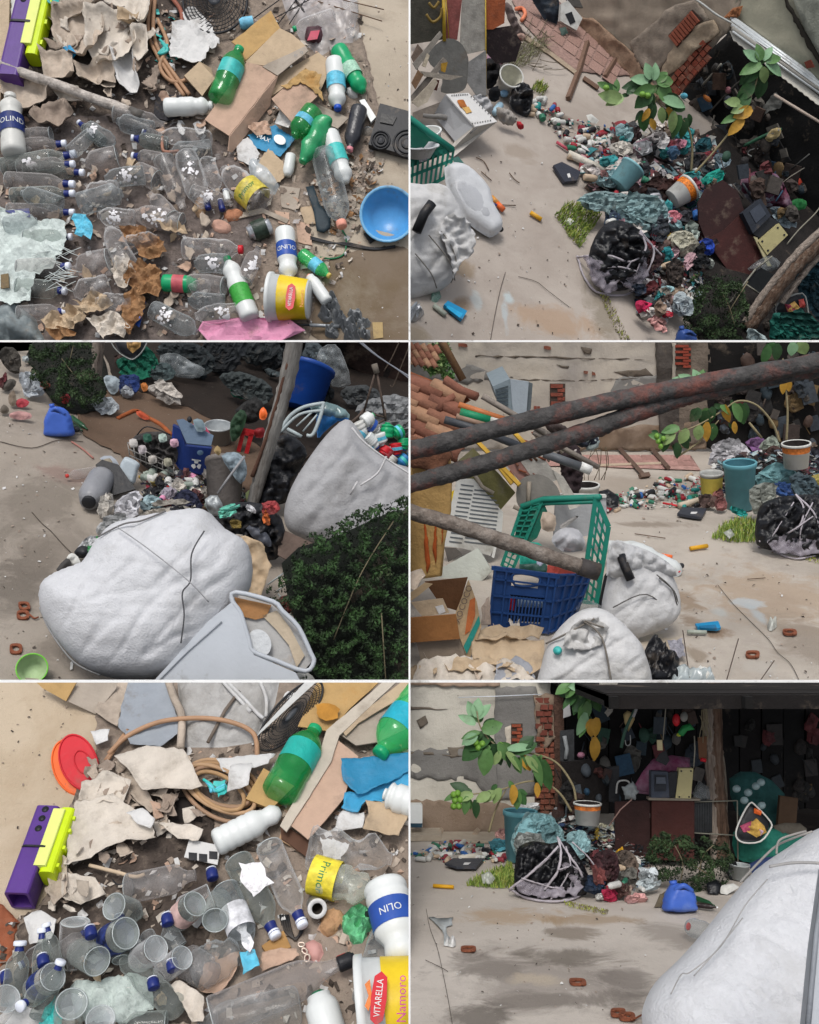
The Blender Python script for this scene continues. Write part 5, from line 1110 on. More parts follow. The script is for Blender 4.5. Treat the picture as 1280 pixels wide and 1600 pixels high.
blb(T(Y,1040,1352,90,-6),PQ(390,230,404,206,420,186,450,180,478,184,482,240,440,244,398,240),10,m('8a3f63',.5,.3,20,.4,dirt=.5,dc='9b93a0'),'pink_bag','large pink and white plastic bag on maroon cabinet','bag',nz=.5,fold=4)
t=tg(Y,'radio_speaker','dark blue-grey speaker box standing on cabinet','speaker',PC.pt(1030,1244));pa_(t,'housing',*slv(PC,PQ(414,203,440,204,442,244,414,244),14),m('3a414e',.6,.15),0)
pa_(t,'front',*slv(PC,PQ(419,208,437,209,437,234,419,234),1,14),m('23272f',.6),0)
pa_(t,'panel',*slv(PC,PQ(421,212,435,212,436,222,421,222),1,16),m('565d68',.6),0)
slb(PC,PQ(442,206,456,204,454,244,442,244),10,BLK,'black_box','black box between speaker and cream panel','box')
t=tg(Y,'cream_panel','cream equipment panel with corner screws standing on cabinet','panel',PC.pt(1060,1244));pa_(t,'plate',*slv(PC,PQ(458,199,480,199,476,246,452,247),12),m('b9af80',.6,.08),0)
for x,y in((1061,1203),(1076,1203),(1058,1243),(1073,1243)):pa_(t,'screw',*slv(PC,El(x,y,1.4,n=8),1,12),BLK,0)
blb(PC,PQ(482,240,492,220,508,230,510,249,486,250),8,CLB,'clear_bag','clear bag of bits by cream panel','bag',nz=.5,fs=8,step=4)
blb(T(Y,985,1350,90,3),PQ(372,230,390,222,398,236,392,250,378,248),6,m('8f9596',.7,.2),'rag','pale rag crumpled against maroon cabinet','rag',nz=.7,fs=6,step=3,rgd=1.5)
wrd(PC,PR(363,240,0,366,222,0,380,220,0,386,228,0),1.4,m('a8a8a4',.5),'hoop','pale metal hoop by pale rag','hoop',curve=5)
wrd(PC,PR(350,290,6,368,264,6,386,248,6),1,m('9c7d74',.7),'stick','thin pinkish stick leaning on maroon cabinet','stick')
# brown-black shelf of dark goods behind the pots
for(P,M_,lb)in((PQ(276,190,320,186,350,200,350,270,280,270),SOOT2,'dark steel box behind white pot'),(PQ(272,240,300,244,300,300,268,300),m('3b231e',.8),'dark red box behind blue bin'),(PQ(330,200,366,196,366,250,335,254),BLK,'black casing stacked by cabinet')):
 slb(T(Y,920,1345,90),P,8,M_,'dark_box',lb,'box')
wrd(P6b,PR(282,150,0,286,170,0,284,186,0),3.4,m('8b8f90',.5,.3,40),'pump','old grey tap fitting standing in dark','tap');blb(P6b,El(908,1180,6,5),4,m('9b6a7c',.6),'ball','dusty pink ball on dark shelf','ball',step=3);blb(P6b,El(886,1201,9,4),3,m('a5622d',.7),'badge','rust orange strip on dark box','strip',step=3)
slb(P6b,PQ(276,142,298,140,298,190,276,190),2,m('2b2d2f',.6,.4,40),'tool_board','dark tool board hanging by brick pier','board',lift=-6)
# -- heap
DK6=m('2b2625',.95,.4,30,.8,60)
blb(T(Y,910,1338,88),smp(PQ(206,362,212,310,240,284,280,278,340,290,390,306,410,330,416,376,300,370,220,366),3),5,DK6,'rubbish_mound','dark compacted core of rubbish heap','rubbish',nz=.4)
t=pail(Y,813,1345,1266,22,26,m('5f9aa6',.5,.1,b=.1,dirt=.2),'rubbish_bin','light blue plastic bin standing in rubbish heap','bin',inner=m('3f6f7c',.5,.1))
t=pail(Y,918,1362,1254,18,21,WPD,'paint_pot','white paint pot with orange drips holding plant stem','pot',band=(.7,.95),bandm=m('b8682c',.6,.6,60),inner=DK6,y0=1288)
FAB=lambda c,n='fabric',**k:m(c,.85,.2,14,.5,60,name=n,**k)
Sh=T(Y,880,1365,60)
HEAP=[(PQ(196,316,206,290,236,276,268,280,284,300,280,326,250,322,226,340,206,344),'7d9ea2',12,'large pale teal net cloth hanging over blue bin front',20),(PQ(250,276,272,266,294,276,300,292,276,296),'b4b6b8',8,'whitish bag on top of teal cloth',40),(PQ(206,330,215,280,240,268,270,278,272,300,240,312,222,340),'6f9499',9,'pale teal fabric draped over blue bin rim',30),(PQ(215,340,200,320,212,300,246,302,252,330,230,345),'7f8380',8,'grey lace cloth under pale teal fabric',30),(PQ(238,300,266,296,286,316,270,322,246,314),'3f6196',7,'blue cloth showing between teal and grey fabrics',36),(PQ(262,276,300,280,306,310,290,325,268,300),'5d6a6e',10,'grey-blue fabric bundle by blue cloth',34),(PQ(286,300,312,300,320,330,305,345,290,330),'83a4a8',8,'thin teal scarf hanging by black bag',30),(PQ(272,262,302,268,320,290,300,292,274,280),'c2c6c8',7,'white plastic sleeve stretched on top of heap',44),(PQ(296,282,310,264,326,276,322,292,306,300),'4a4d55',8,'dark grey bag with white dots near pink ball',44),(PQ(302,280,312,268,324,276,320,288,308,290),'c77c86',7,'pink round bundle on top of heap',50),(PQ(322,300,334,288,352,288,356,312,338,322,324,314),'b8b49c',13,'cream sack ball with yellow patch by pink bundle',40),(PQ(346,290,362,284,366,300,360,322,348,318),'a4aba8',8,'whitish printed bag right of cream ball',40),(PQ(324,298,332,292,332,316,324,312),'b59a44',8,'yellow patch on cream sack ball',50),(PQ(212,258,236,256,246,264,230,270,212,268),'b5b6b6',5,'white bag sitting on blue bin',50),(PQ(330,330,360,326,370,360,360,380,336,376,326,350),'3a2226',12,'dark maroon handbag below cream ball',26),(PQ(312,372,344,374,342,396,316,396),'24344a',8,'dark blue bag on concrete by black net bag',12),(PQ(326,350,336,356,344,384,330,384),'6a3a38',6,'brown-red cloth strip at foot of handbag',30),(PQ(340,392,354,392,366,400,362,410,344,408),'a82b4a',8,'crimson shoe at front edge of heap',6),(PQ(330,398,344,400,342,406,332,406),'b9b9b5',4,'small white rag by crimson shoe',6),(PQ(368,364,390,358,396,376,386,384,366,378),'575550',9,'grey shoe standing on brown cloths',14),(PQ(360,384,378,380,380,400,362,402),'4b3430',7,'brown cloth lump behind crimson shoe',8),(PQ(374,402,386,398,410,400,414,408,400,413,376,412),'b58a86',6,'pale pink slipper at edge of concrete',3),(PQ(376,386,384,384,386,402,376,400),'8a7a6e',5,'beige sock standing behind pink slipper',8),(PQ(396,362,412,358,426,364,428,376,414,382,398,378),'aab0b2',12,'white plastic bag lying by weeds',14),(PQ(396,374,420,378,434,374,430,390,410,394,398,386),'9aa2a4',10,'lower white plastic bag touching blue jug',6),(PQ(360,334,375,326,392,334,396,360,384,366,370,356),'5b5048',10,'patterned dark tote with yellow top inside heap',26),(PQ(360,332,372,328,376,342,364,348),'b58a1e',6,'yellow piece in mouth of dark tote',34),(PQ(386,316,396,310,408,322,404,334,390,330),'14161c',8,'black bag below shiny blue bottle',26),(PQ(166,314,180,310,200,316,200,330,170,330),'4d8f9c',5,'teal basket edge before blue bin',6),(PQ(172,300,190,296,194,312,176,312),'b98f88',8,'pale pink cloth lump by blue bin',10),]
for P,c,H,lb,lf in HEAP:
 rags(T(Y,sum(p[0]for p in P)/len(P),min(1408,max(p[1]for p in P)+lf*.8),62,0),smp(P,2),H,c,'cloth_bundle' if 'bag' not in lb else 'bag',lb,'bag' if 'bag' in lb else 'cloth')
# black net-wrapped bag
t=tg(Y,'net_bag','black rubbish bag wrapped in whitish torn netting on concrete','bag',Y.g(855,1402))
SB=T(Y,855,1402,66)
pa_(t,'film',*blv(SB,smp(PQ(204,394,206,340,212,322,234,314,260,318,284,314,300,332,320,368,316,398,280,404,260,408,225,402),2),20,nz=.7,fs=12,step=4,fold=4,fw=7),BLKB)
NET=m('aaa4aa',.8,.2,20,.5);NTF=clear('b5aeb8',.3,.7,.5,'torn_film')
for i,P in en((PR(268,314,22,272,340,30,266,370,32,250,392,20,240,404,4),PR(268,314,22,285,345,30,305,372,22,308,396,8,280,407,4),PR(268,330,28,250,350,32,225,372,28,200,388,10,196,392,2),PR(198,390,3,220,402,4,250,408,4,285,407,3,306,400,3),PR(290,322,24,316,344,18,330,360,10),PR(266,368,34,288,362,32,306,368,20),PR(212,378,24,238,386,24,266,392,20,300,388,14),PR(280,330,28,286,362,32,272,392,18,260,406,4),PR(212,384,18,234,364,32,258,342,34))):
 pa_(t,'net_strand',*tbv(spl([SB.pt(x,y,z*Y.u0)if y<1395 else Y.g(x,y,1.5)for x,y,z in P],5),(1.5 if i<4 else 1)*Y.u0,6,nz=.8),NET)
for P in(PQ(258,366,280,352,300,362,308,390,296,404,280,400,288,380,276,366),PQ(200,388,220,380,245,384,280,392,280,406,240,407,212,400)):
 pa_(t,'net_cloth',*shv(SB,rag(P,5,2),th=.6,crump=7,fs=8,step=4,lift=16,fold=3,fw=5),NTF,1)
# weeds
def tuft(Y,name,label,P,n,cols,hh=(6,12),cat='grass',wd=.9,S=None,kind='stuff',lean=.5):
 V=[];Fc=[];mi=[];xs=[p[0]for p in P];ys=[p[1]for p in P];k=0
 while k<n:
  x,y=ru(min(xs),max(xs)),ru(min(ys),max(ys))
  if not inside(P,x,y):continue
  k+=1;b_=(S.pt(x,y)if S else Y.g(x,y));h=ru(*hh)*Y.u(x,y);a=ru(0,6.28)
  d=Ve((cos(a),sin(a),0));s=Ve((-d.y,d.x,0))*wd*Y.u0;l=ru(.1,lean)*h;i=len(V)
  V+=[b_-s,b_+s,b_+d*l*.5+s*.7+Ve((0,0,h*.6)),b_+d*l*.5-s*.7+Ve((0,0,h*.6)),b_+d*l*1.4+Ve((0,0,h))]
  Fc+=[[i,i+1,i+2,i+3],[i+3,i+2,i+4]];mi+=[random.randrange(len(cols))]*2;mi[-1]=mi[-2]
 return solo(Y,name,label,cat,V,Fc,cols,None,0,kind,mi=mi)
GR=[m('7c9440',.7,.3),m('6b8438',.7,.3),m('9aa050',.7,.3)]
tuft(Y,'grass','bright green grass tuft by black net bag',PQ(128,384,145,374,200,352,206,388,170,388),900,GR,(5,13))
tuft(Y,'grass','sparse dry weeds along crack before slippers',PQ(276,408,300,412,352,424,348,430,290,418),260,[GR[2],m('7d7355',.8)],(1.5,4))
blb(T(Y,765,1384,40,2),PQ(152,366,166,362,174,372,168,382,154,380),5,clear('b9bdb4',.5,.8,.3),'clear_bag','small clear bag in green grass','bag',nz=.6,fs=6,step=3)
def shrub(Y,name,label,P,S,depth,n,cols,sz=(2,4.5),cat='shrub',stems=()):

 P=rag(P,13,5);t=tg(Y,name,label,cat,S.pt(sum(p[0]for p in P)/len(P),max(p[1]for p in P)));V=[];Fc=[];mi=[];xs=[p[0]for p in P];ys=[p[1]for p in P];k=0
 off=Ve((random.random()*90,0,0));tries=0
 while k<n and tries<n*12:
  tries+=1;x,y=ru(min(xs),max(xs)),ru(min(ys),max(ys))
  if not inside(P,x,y):continue
  e=edged(P,x,y);q=noise.noise(Ve((x/17,y/17,0))+off)
  if q<-.05 and random.random()<.85:continue
  k+=1;dz=ru(-.2,1)*min(1,e/18+.25)*depth*(1+q)*Y.u0;c=S.pt(x,y,dz);s=ru(*sz)*.5*Y.u(x,y)
  a=Ve((random.gauss(0,1),random.gauss(0,1),random.gauss(0,1))).normalized();b_=a.orthogonal().normalized();b_=Matrix.Rotation(ru(0,6.28),3,a)@b_;c2=a.cross(b_);i=len(V)
  V+=[c-b_*s*1.4,c+c2*s*.6,c+b_*s*1.4,c-c2*s*.6];Fc.append([i,i+1,i+2,i+3]);mi.append(min(len(cols)-1,int((q+.5)*len(cols)+random.random()-.3))if q>-.5 else 0)
 mi=[max(0,v)for v in mi]
 o=pa_(t,'foliage',V,Fc,cols,0,mi=mi)
 for st in stems:
  pa_(t,'stem',*tbv(spl([S.pt(x,y,z*Y.u0)for x,y,z in st],4),.8*Y.u0,5),m('6f6650',.8))
 return t
SHR=[m('141d12',.8,.3),m('1e2b1a',.8,.3),m('2b3d24',.8,.3),m('3c5030',.8,.3)]
shrub(Y,'shrub','dark fine-leaved shrub growing at foot of trunk',smp(PQ(408,330,430,300,470,306,510,312,540,330,545,370,520,386,480,392,440,378,412,362),3),T(Y,1080,1390,80),16,5200,SHR,stems=[PR(476,348,14,490,358,16,508,370,14),PR(460,390,0,464,350,10,450,320,14),PR(490,385,0,494,340,10,510,320,14)])
# blue jug
def jug(Y,cx,y1,w_,h_,M_,label,S=None,capm=None,lean=0):
 S=S or T(Y,cx,y1,84);x0,x1,y0_=cx-w_/2,cx+w_/2,y1-h_
 t=tg(Y,'jerrycan',label,'jerrycan',S.pt(cx,y1));L_=lean
 P=[(x0+3,y1),(x0,y1-h_*.3),(x0+2+L_,y0_+h_*.45),(x0+w_*.18+L_,y0_+h_*.15),(x0+w_*.3+L_,y0_),(x1-w_*.28+L_,y0_+h_*.06),(x1-w_*.05+L_,y0_+h_*.35),(x1,y1-h_*.3),(x1-1,y1)]
 pa_(t,'body',*blv(S,smp(P,3),w_*.3,nz=.04,step=4,flat=.55,back=1),M_)
 hx,hy=x0+w_*.52+L_,y0_+h_*.2
 pa_(t,'handle_gap',*slv(S,El(hx,hy,w_*.16,h_*.07,12),1,w_*.26),m('1b2b52',.6),0)
 pa_(t,'handle',*tbv(spl([S.pt(x0+w_*.3+L_,y0_+h_*.2,w_*.2*Y.u0),S.pt(hx,y0_+h_*.02,w_*.3*Y.u0),S.pt(x1-w_*.2+L_,y0_+h_*.24,w_*.2*Y.u0)],5),w_*.06*Y.u0,8),M_)
 pa_(t,'neck',*tbv([S.pt(x0+w_*.32+L_,y0_+2),S.pt(x0+w_*.3+L_,y0_-4)],w_*.09*Y.u0,12),capm or M_)
 return t
JB=m('3f62b8',.4,.08,b=.1,dirt=.25,dc='7c8fb8')
jug(Y,1062,1424,52,44,JB,'blue plastic jerrycan standing on concrete below shrub')
btl(Y,(1118,1416),(1088,1404),9,5,m('1c4a2e',.3,.2,spec=.6),None,'glass',name='green_bottle',label='dark green bottle lying behind blue jerrycan');btl(Y,(1122,1418),(1090,1414),8,5,m('2a2020',.4),WP,'glass',name='dark_bottle',label='dark bottle lying by green one')
blb(G(Y),PQ(422,418,430,400,440,392,442,416),4,m('6b6150',.9,.3),'dry_weed','dry weeds bunch touching blue jerrycan','weed',nz=.8,fs=4,step=3)
btl(Y,(1074,1447),(1104,1456),28,14,CLB,m('c23a33',.5),'jar',name='clear_bottle',label='clear bottle with red cap lying against white sack')
# right: teal sacks, bags in shade
for P,c,H,lb,nm in((PQ(546,300,580,290,630,300,662,310,640,350,580,348,550,340),'1f6a5c',14,'green plastic sack below diamond-mouthed bag','bag'),(PQ(540,216,580,206,626,240,620,290,580,292,550,268),'2c5a58',12,'teal mesh sack with pale jars in shade','bag'),(PQ(608,290,650,286,662,304,630,312),'57524a',8,'grey sack edge above green sack','bag')):
 blb(T(Y,1200,1352 if H!=12 else 1340,80,0 if H!=12 else-6),smp(P,2),H,FAB(c,'sack_film'),nm,lb,'bag',nz=.4,fold=3,fw=9,step=5)
PS=T(Y,1160,1350,84,4)
for(x,y)in((1178,1228),(1166,1238),(1186,1222),(1160,1250),(1187,1258),(1148,1232)):
 blb(T(Y,1180,1345,84,6),El(x,y,6.5,6),5,m('8fa5a8',.5,.1),'jar','pale round jar bottom in teal sack, '+{1178:'next to the topmost',1166:'middle of the row',1186:'topmost',1160:'lowest on trunk side',1187:'lowest right',1148:'nearest the stake'}[x],'jar',step=3,nz=0,lift=9)
slb(T(Y,1230,1340,90),PQ(616,242,644,246,640,300,612,292),8,m('4f3c2c',.8,.2),'cardboard_box','brown cardboard box in shade by teal sack','cardboard box')
t=tg(Y,'shopping_bag','open bag with white rim showing red and yellow wrappers','bag',Y.g(1175,1350));SQ=T(Y,1175,1350,84,12)
Q=PQ(569,255,580,260,602,284,601,296,586,314,560,316,548,306,552,286)
pa_(t,'film',*blv(SQ,Q,6,nz=.3,step=5,back=1.5),BLK)
pa_(t,'rim',*tbv([SQ.pt(x,y,6*Y.u0)for x,y in smp(Q,3)],1.3*Y.u0,6,1),WPD)
for P,M_ in((PQ(560,290,580,278,592,290,596,300,580,308,566,300),m('c09a4a',.6,.5,40)),(PQ(554,290,572,282,570,298,560,300),m('b0496a',.6,.4,40)),(PQ(576,262,588,266,586,274,576,270),ORG),(PQ(580,294,592,296,586,306),m('b89ab0',.6,.3))):
 pa_(t,'wrapper',*blv(SQ,P,5,nz=.7,fs=5,step=3,lift=6),M_)
pail(Y,1156,1374,1350,12,15,m('9aa0a0',.5,.1),'bucket','grey-white bucket behind trunk foot','bucket');blb(T(Y,1180,1375,70),PQ(570,350,590,340,612,338,600,360,576,368),8,FAB('24345a'),'bag','navy bag between grey bucket and white sack','bag')
blb(T(Y,1130,1398,50),PQ(504,380,520,374,530,384,522,398,506,396),6,BLKB,'black_bag','small black bag under shrub by white sack','bag');blb(T(Y,1140,1398,50),PQ(524,384,546,380,556,386,536,398,526,396),5,WPD,'white_bag','small white bag by black one','bag')
blb(T(Y,1140,1374,60),PQ(536,340,550,346,560,370,542,376,532,360),6,BLKB,'black_bag','black bag leaning on grey bucket','bag')
# big sack at the front and grey post
t=tg(Y,'white_sack','huge full white woven sack filling right foreground','sack',Y.g(1130,1590))
SW=T(Y,1150,1640,62)
pa_(t,'body',*blv(SW,smp(PQ(404,600,406,570,424,535,460,500,500,455,540,405,580,360,630,325,690,290,800,270,820,700,500,720,420,660),3),62,nz=.03,fs=90,step=6,flat=.2,back=.2,fa=-52,crease=3),m('c6c7ca',.6,.05,30,.4,160,dirt=.26,dc='a5a3a0',ds=2))
def onblob(S,P,H):return[S.pt(x,y,h*Y.u0)for x,y,h in P]
for P,r in((PR(430,568,44,444,540,48,458,536,50,500,500,54,536,440,55,570,400,55),.5),(PR(572,382,56,610,378,60,660,382,64,690,386,64),1.3),(PR(460,544,54,490,510,58,530,460,60),.5)):
 pa_(t,'seam',*tbv(spl(onblob(SW,P,0),6),r*Y.u0,5),m('9c9a98',.8))
for P,lb in((PR(532,402,50,560,372,50,586,348,50,612,336,50,640,326,50),'frayed cord lying along mouth of white sack'),(PR(584,362,54,586,344,58,606,336,60,626,330,58),'looped pale cord at sack mouth')):
 V,Fc=tbv(spl(onblob(SW,P,0),6),1*Y.u0,5);out(Y,None,'cord',lb,'cord',V,Fc,m('8f8b86',.8))
t=tg(Y,'grey_post','smooth light grey plastic post at right edge before sack','post',SW.pt(1262,1600,70*Y.u0))
SP=T(Y,1262,1640,62,110);pa_(t,'panel',*slv(SP,PQ(679,358,662,480,646,640,740,640,740,340),10),m('a9adb3',.5,.05),0)
pa_(t,'edge',*tbv([SP.pt(1281,1350,12*Y.u0),SP.pt(1264,1470,12*Y.u0),SP.pt(1248,1640,12*Y.u0)],1.6*Y.u0,6),m('83878d',.5))
# small things on the open ground
def ring(Y,cx,cy,w_,h_,label,rot=0,z=1):
 u=Y.u0;t=tg(Y,'rusty_washer',label,'rusty plate',Y.g(cx,cy));n=16
 o=[Y.g(cx+w_*copysign(abs(cos(a))**.6,cos(a))*.5+rot*sin(a),cy+h_*copysign(abs(sin(a))**.6,sin(a))*.5,0)for a in[6.283*i/n for i in rn(n)]]
 i_=[Y.g(cx+w_*.28*cos(a),cy+h_*.26*sin(a),0)for a in[6.283*i/n for i in rn(n)]]
 up=Ve((0,0,2*u));V=[p+up for p in o]+[p+up for p in i_]+o+i_;Fc=[]
 for k in rn(n):
  j=(k+1)%n;Fc+=[[k,j,n+j,n+k],[2*n+k,2*n+j,j,k],[n+k,n+j,3*n+j,3*n+k]]
 pa_(t,'plate',V,Fc,RUST,0)
 for a in(.8,3.9):
  p=Y.g(cx+w_*.42*cos(a),cy+h_*.42*sin(a),2);pa_(t,'bolt',*tbv([p,p+Ve((0,0,1.5*u))],1.4*u,8),RUST)
 return t
ring(Y,732,1484,24,8,'rusty square ring plate on concrete by crumpled foil');ring(Y,903,1536,26,10,'rusty square ring plate in middle of dark stain',3);ring(Y,966,1584,24,12,'rusty ring plate touching corner of white sack');ring(Y,980,1590,26,12,'lower rusty ring of pair by white sack',2,2)
rod(Y,PR(374,588,2,390,592,2,404,586,2,410,596,2),1.4,RUST,'rusty_wire','rusty wire joining ring plates to sack','wire',curve=5)
blb(G(Y),El(703,1474,9,6,0,12,.2),8,m('c9c9c6',.5,.3,30),'foil_ball','crumpled white foil ball by crack','foil',nz=.8,fs=4,step=2.5,smooth=0)
rod(Y,PR(77,384,2,109,386,2),3,m('cf9a1c',.5,.1),'yellow_stick','yellow plastic tube on concrete near grass','tube')
t=tg(Y,'flat_monitor','flat black screen casing lying by bottle caps','casing',Y.g(725,1356));pa_(t,'case',*slv(G(Y,3),PQ(95,352,108,344,156,344,144,358,114,358),3),m('33363e',.5,.1),0);pa_(t,'sticker',*slv(G(Y,6),PQ(126,348,136,348,132,351,124,351),.4),WPP,0)
rod(Y,PR(117,342,4,152,336,5),5,m('c3bdb0',.6,.1),'white_tube','cream tube lying on small bottles','tube')
rod(Y,PR(98,343,2,130,345,2),1.6,RED,'red_stick','thin red stick by cream tube','stick')
SMC=[m('bdbdb8',.4,.1),WPD,m('85303a',.5,.15),m('2f6f56',.5,.15),m('8f1f2b',.5,.1),m('2c5fa0',.5),m('b9a48c',.6),m('1f7f7a',.5),BLK]
SMN=['white','dusty white','red','green','crimson','blue','beige','teal','black']
def smb(Y,n,area,sz,where,z=(1,5),grp=None,ratio=(1.4,2.4),S=None):
 xs=[p[0]for p in area];ys=[p[1]for p in area];k=0
 while k<n:
  x,y=ru(min(xs),max(xs)),ru(min(ys),max(ys))
  if not inside(area,x,y):continue
  k+=1;s=ru(*sz);a=ru(0,6.28);i=random.choices(rn(9),(7,5,3,3,2,1,3,1,3))[0];L_=s*ru(*ratio)/2
  btl(Y,(x+cos(a)*L_,y+sin(a)*L_*.5),(x-cos(a)*L_,y-sin(a)*L_*.5),s,ru(*z),SMC[i],SMC[random.randrange(6)],random.choice(('milk','jar','pet')),name='small_bottle',label=f'small {SMN[i]} plastic bottle {where}',n=10,group=(grp or where)+', '+SMN[i])
smb(Y,68,PQ(40,336,60,326,100,316,160,318,200,326,200,345,140,340,100,344,50,342),(5,9),'in drift of bottles along wall slab')
sca(Y,PQ(40,338,100,314,200,322,200,350,100,348),260,(2,7),SMC,(0,4),name='litter',label='bottle caps and tiny plastic bits in drift along wall')
HC=[FAB('4a3a38'),FAB('7d4a4c'),FAB('6f8b90'),WPD,BLK,FAB('2b3c5a'),DK6,FAB('8a8a86'),FAB('9fb0b2'),FAB('3a2c2a'),FAB('5a6068'),WPP]
SC6=T(Y,910,1352,80)
for a_ in(PQ(212,352,220,305,242,286,280,276,305,276,308,352),PQ(305,352,308,290,340,292,385,308,410,332,414,362,360,366)):
 sca(Y,a_,420,(4,13),HC,(2,9),name='litter',label='crumpled scraps of film and cloth forming face of rubbish heap',S=SC6,lump=.15)
heap(Y,PQ(220,290,300,272,400,320,410,390,330,395,310,330),34,66,4,('4a3a3a','6f8f94','9a9a98','26272b','6a3c40','b0aca6','3a4a60','7a6a5c','2f6a6c'),'on the rubbish heap',(8,15))
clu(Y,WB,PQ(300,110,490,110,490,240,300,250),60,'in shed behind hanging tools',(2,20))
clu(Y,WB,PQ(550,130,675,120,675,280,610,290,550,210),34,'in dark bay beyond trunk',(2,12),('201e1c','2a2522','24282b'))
clu(Y,T(Y,900,1352,90,-4),PQ(266,200,350,190,355,270,305,285,270,280),22,'behind the paint pot',(-12,2),('1d1c1c','33231f','2a3238','4a2a26','3c4248'))
sca(Y,PQ(200,360,400,360,410,400,330,405,220,400),200,(3,9),HC,(1,8),name='litter',label='small scraps of cloth and plastic at foot of rubbish heap')
smb(Y,10,PQ(330,330,400,330,410,390,340,390),(6,11),'tucked among cloths of heap',(14,24))
# -- YARD 4: crates and sacks at the wall, the yard beyond
Y=Y4
OX,OY=600,500
BL4=[(1210,930,120,50,'a08a72',.6),(1275,1010,60,50,'8b8074',.8),(1072,938,22,16,'8a7763',.8),(1080,970,18,10,'857361',.8),(1120,985,26,10,'85705c',.9),(1090,1022,16,14,'8a7d6e',.85),(1030,1000,40,20,'a89a84',.6),(1170,940,24,8,'aeb4b6',.8),(1184,960,10,14,'a5abad',.8),(1125,955,12,8,'a7aaa8',.7),(1010,818,60,5,'7d7164',.7),(960,760,200,20,'94887b',.6),(1180,1040,30,10,'a9a49c',.5)]
floor(Y,'yard_ground',gm('b2a99e','a39a8f','918880',2,BL4,'yard_concrete',Y),PQ(-300,190,900,190,1000,660,-300,660),bump=1.5,step=22)
for P in(PR(522,414,.4,536,432,.4,550,448,.4,570,468,.4,600,498,.4,616,520,.4,636,538,.4,652,570,.4),):rod(Y,P,.45,DIRTD,'ground_crack',curve=5,n=5)['kind']='structure'
sca(Y,PQ(360,300,670,320,670,564,440,564),120,(1.5,5),[DIRTD,BG3,WPP],(0,.5),name='grit',label='grit and twigs on open concrete')
for P,lb in((PR(392,334,1,420,338,1.5,440,341,1),'thin stick lying on far concrete'),(PR(360,345,1,375,348,1.5,392,351,1),'dark twig by jug'),(PR(568,405,1,596,403,1.5),'short twig on concrete right of crack')):rod(Y,P,.8,m('5b4a3c',.8),'stick',lb,'stick',curve=3)
yw=Y.g(860,704).y;W4=Surf(Y,Ve((0,yw,0)),Ve((0,-1,0)))
P4A=gm('bdb4a6','96908a','7f7a74',1.2,[],'old_plaster');
t=tg(Y,'yard_wall','long flaking whitewashed yard wall with exposed brick patches','wall',W4.pt(860,700))
wf_(PQ(-40,0,440,0,440,202,-40,202),P4A,'plaster',0,3,9,W4,t)
wf_(PQ(320,164,360,168,500,160,500,202,300,202),PLB,'bare_band',2.5,5,6,W4,t,rg=3)
wf_(PQ(40,60,120,66,200,88,120,100,40,90),PLG,'damp_patch',1.6,1.5,6,W4,t,rg=3);wf_(PQ(360,90,430,85,436,130,400,140,350,126),PLG,'damp_patch',1.6,1.5,6,W4,t,rg=3)
for P in(PQ(142,55,340,59,420,62,340,61,142,57),PQ(190,92,300,94,410,90,300,96),PQ(308,41,326,45,324,54,312,52),PQ(268,70,290,73,286,77),PQ(360,82,410,76,420,86,390,90)):wf_(P,m('5f564c',.95,.2,20,.5),'crack',2.2,.6,4,W4,t,th=.6)
brickrow(t,W4,860,600,882,640,1,6,3,m('84483a',.9,.25,25,.8),d=3,mort=m('463a33',.9),jit=1.2);brickrow(t,W4,834,634,844,648,2,1,3,m('84483a',.9,.25,25,.8),d=3,jit=.6)
for(x,y,w_)in((850,540,10),(716,536,14),(912,578,6),(924,580,6)):pa_(t,'brick',*slv(W4,rag([(x,y),(x+w_,y+1),(x+w_,y+6),(x,y+5)],3,.8),2,3),BRK,0)
wf_(PQ(422,0,458,0,460,200,430,190),m('4c4641',.9,.3,12,.8),'blackened_pier',5,5,6,W4,t,th=5)
wf_(PQ(450,0,510,0,505,190,452,194),m('6d6257',.9,.3,12,.8),'grimy_render',4,3,6,W4,t)
brickrow(t,W4,1053,538,1077,574,1,8,8,m('8d4030',.9,.2,25,.6),mort=m('4a3d35',.9),jit=.2)
wf_(PQ(448,34,454,34,454,100,450,100),m('9c9488',.9,.1),'jamb',9,.5,5,W4,t)
wf_(PQ(506,0,700,0,700,220,504,200),SOOT,'sooty_interior',6,1,12,W4,t)  # dark sheet, the shade of the bay put into its colour
floorp=shv(G(Y,.6),PQ(240,212,480,212,495,235,300,228,250,222),th=.3,crump=.3,step=10);solo(Y,'pink_tiles',None,None,*floorp,m('a8857c',.8,.3,26,.4,70),kind='structure')
# tiles with joints
for i in rn(9):
 for j in rn(2):
  a=846+i*26+j*5;y_=711+j*9;slb(G(Y,1),[(a,y_),(a+24.5,y_),(a+26,y_+8),(a+1.5,y_+8)],.5,m('a8827a' if(i+j)%3 else '9c7870',.8,.3,40,.5),'floor_tile','worn pink patterned tile of far floor strip','tile',group='pink floor tiles at far wall')
for(a,b_,lb,r,z)in(((968,700),(1006,742),'long dark beam lying on pink floor',4,4),((1020,702),(1044,730),'second dark beam under plant',4,5),((1000,744),(1014,742),'end block of long dark beam',5,4),((900,729),(1040,724),'low concrete kerb before pink floor',3,2)):
 rod(Y,[(*a,z),(*b_,z)],r,BEAM if 'kerb' in lb else m('655247',.9,.2),'timber' if 'kerb' not in lb else 'kerb_piece',lb,'timber' if 'kerb' not in lb else 'kerb',n=4,smooth=0)
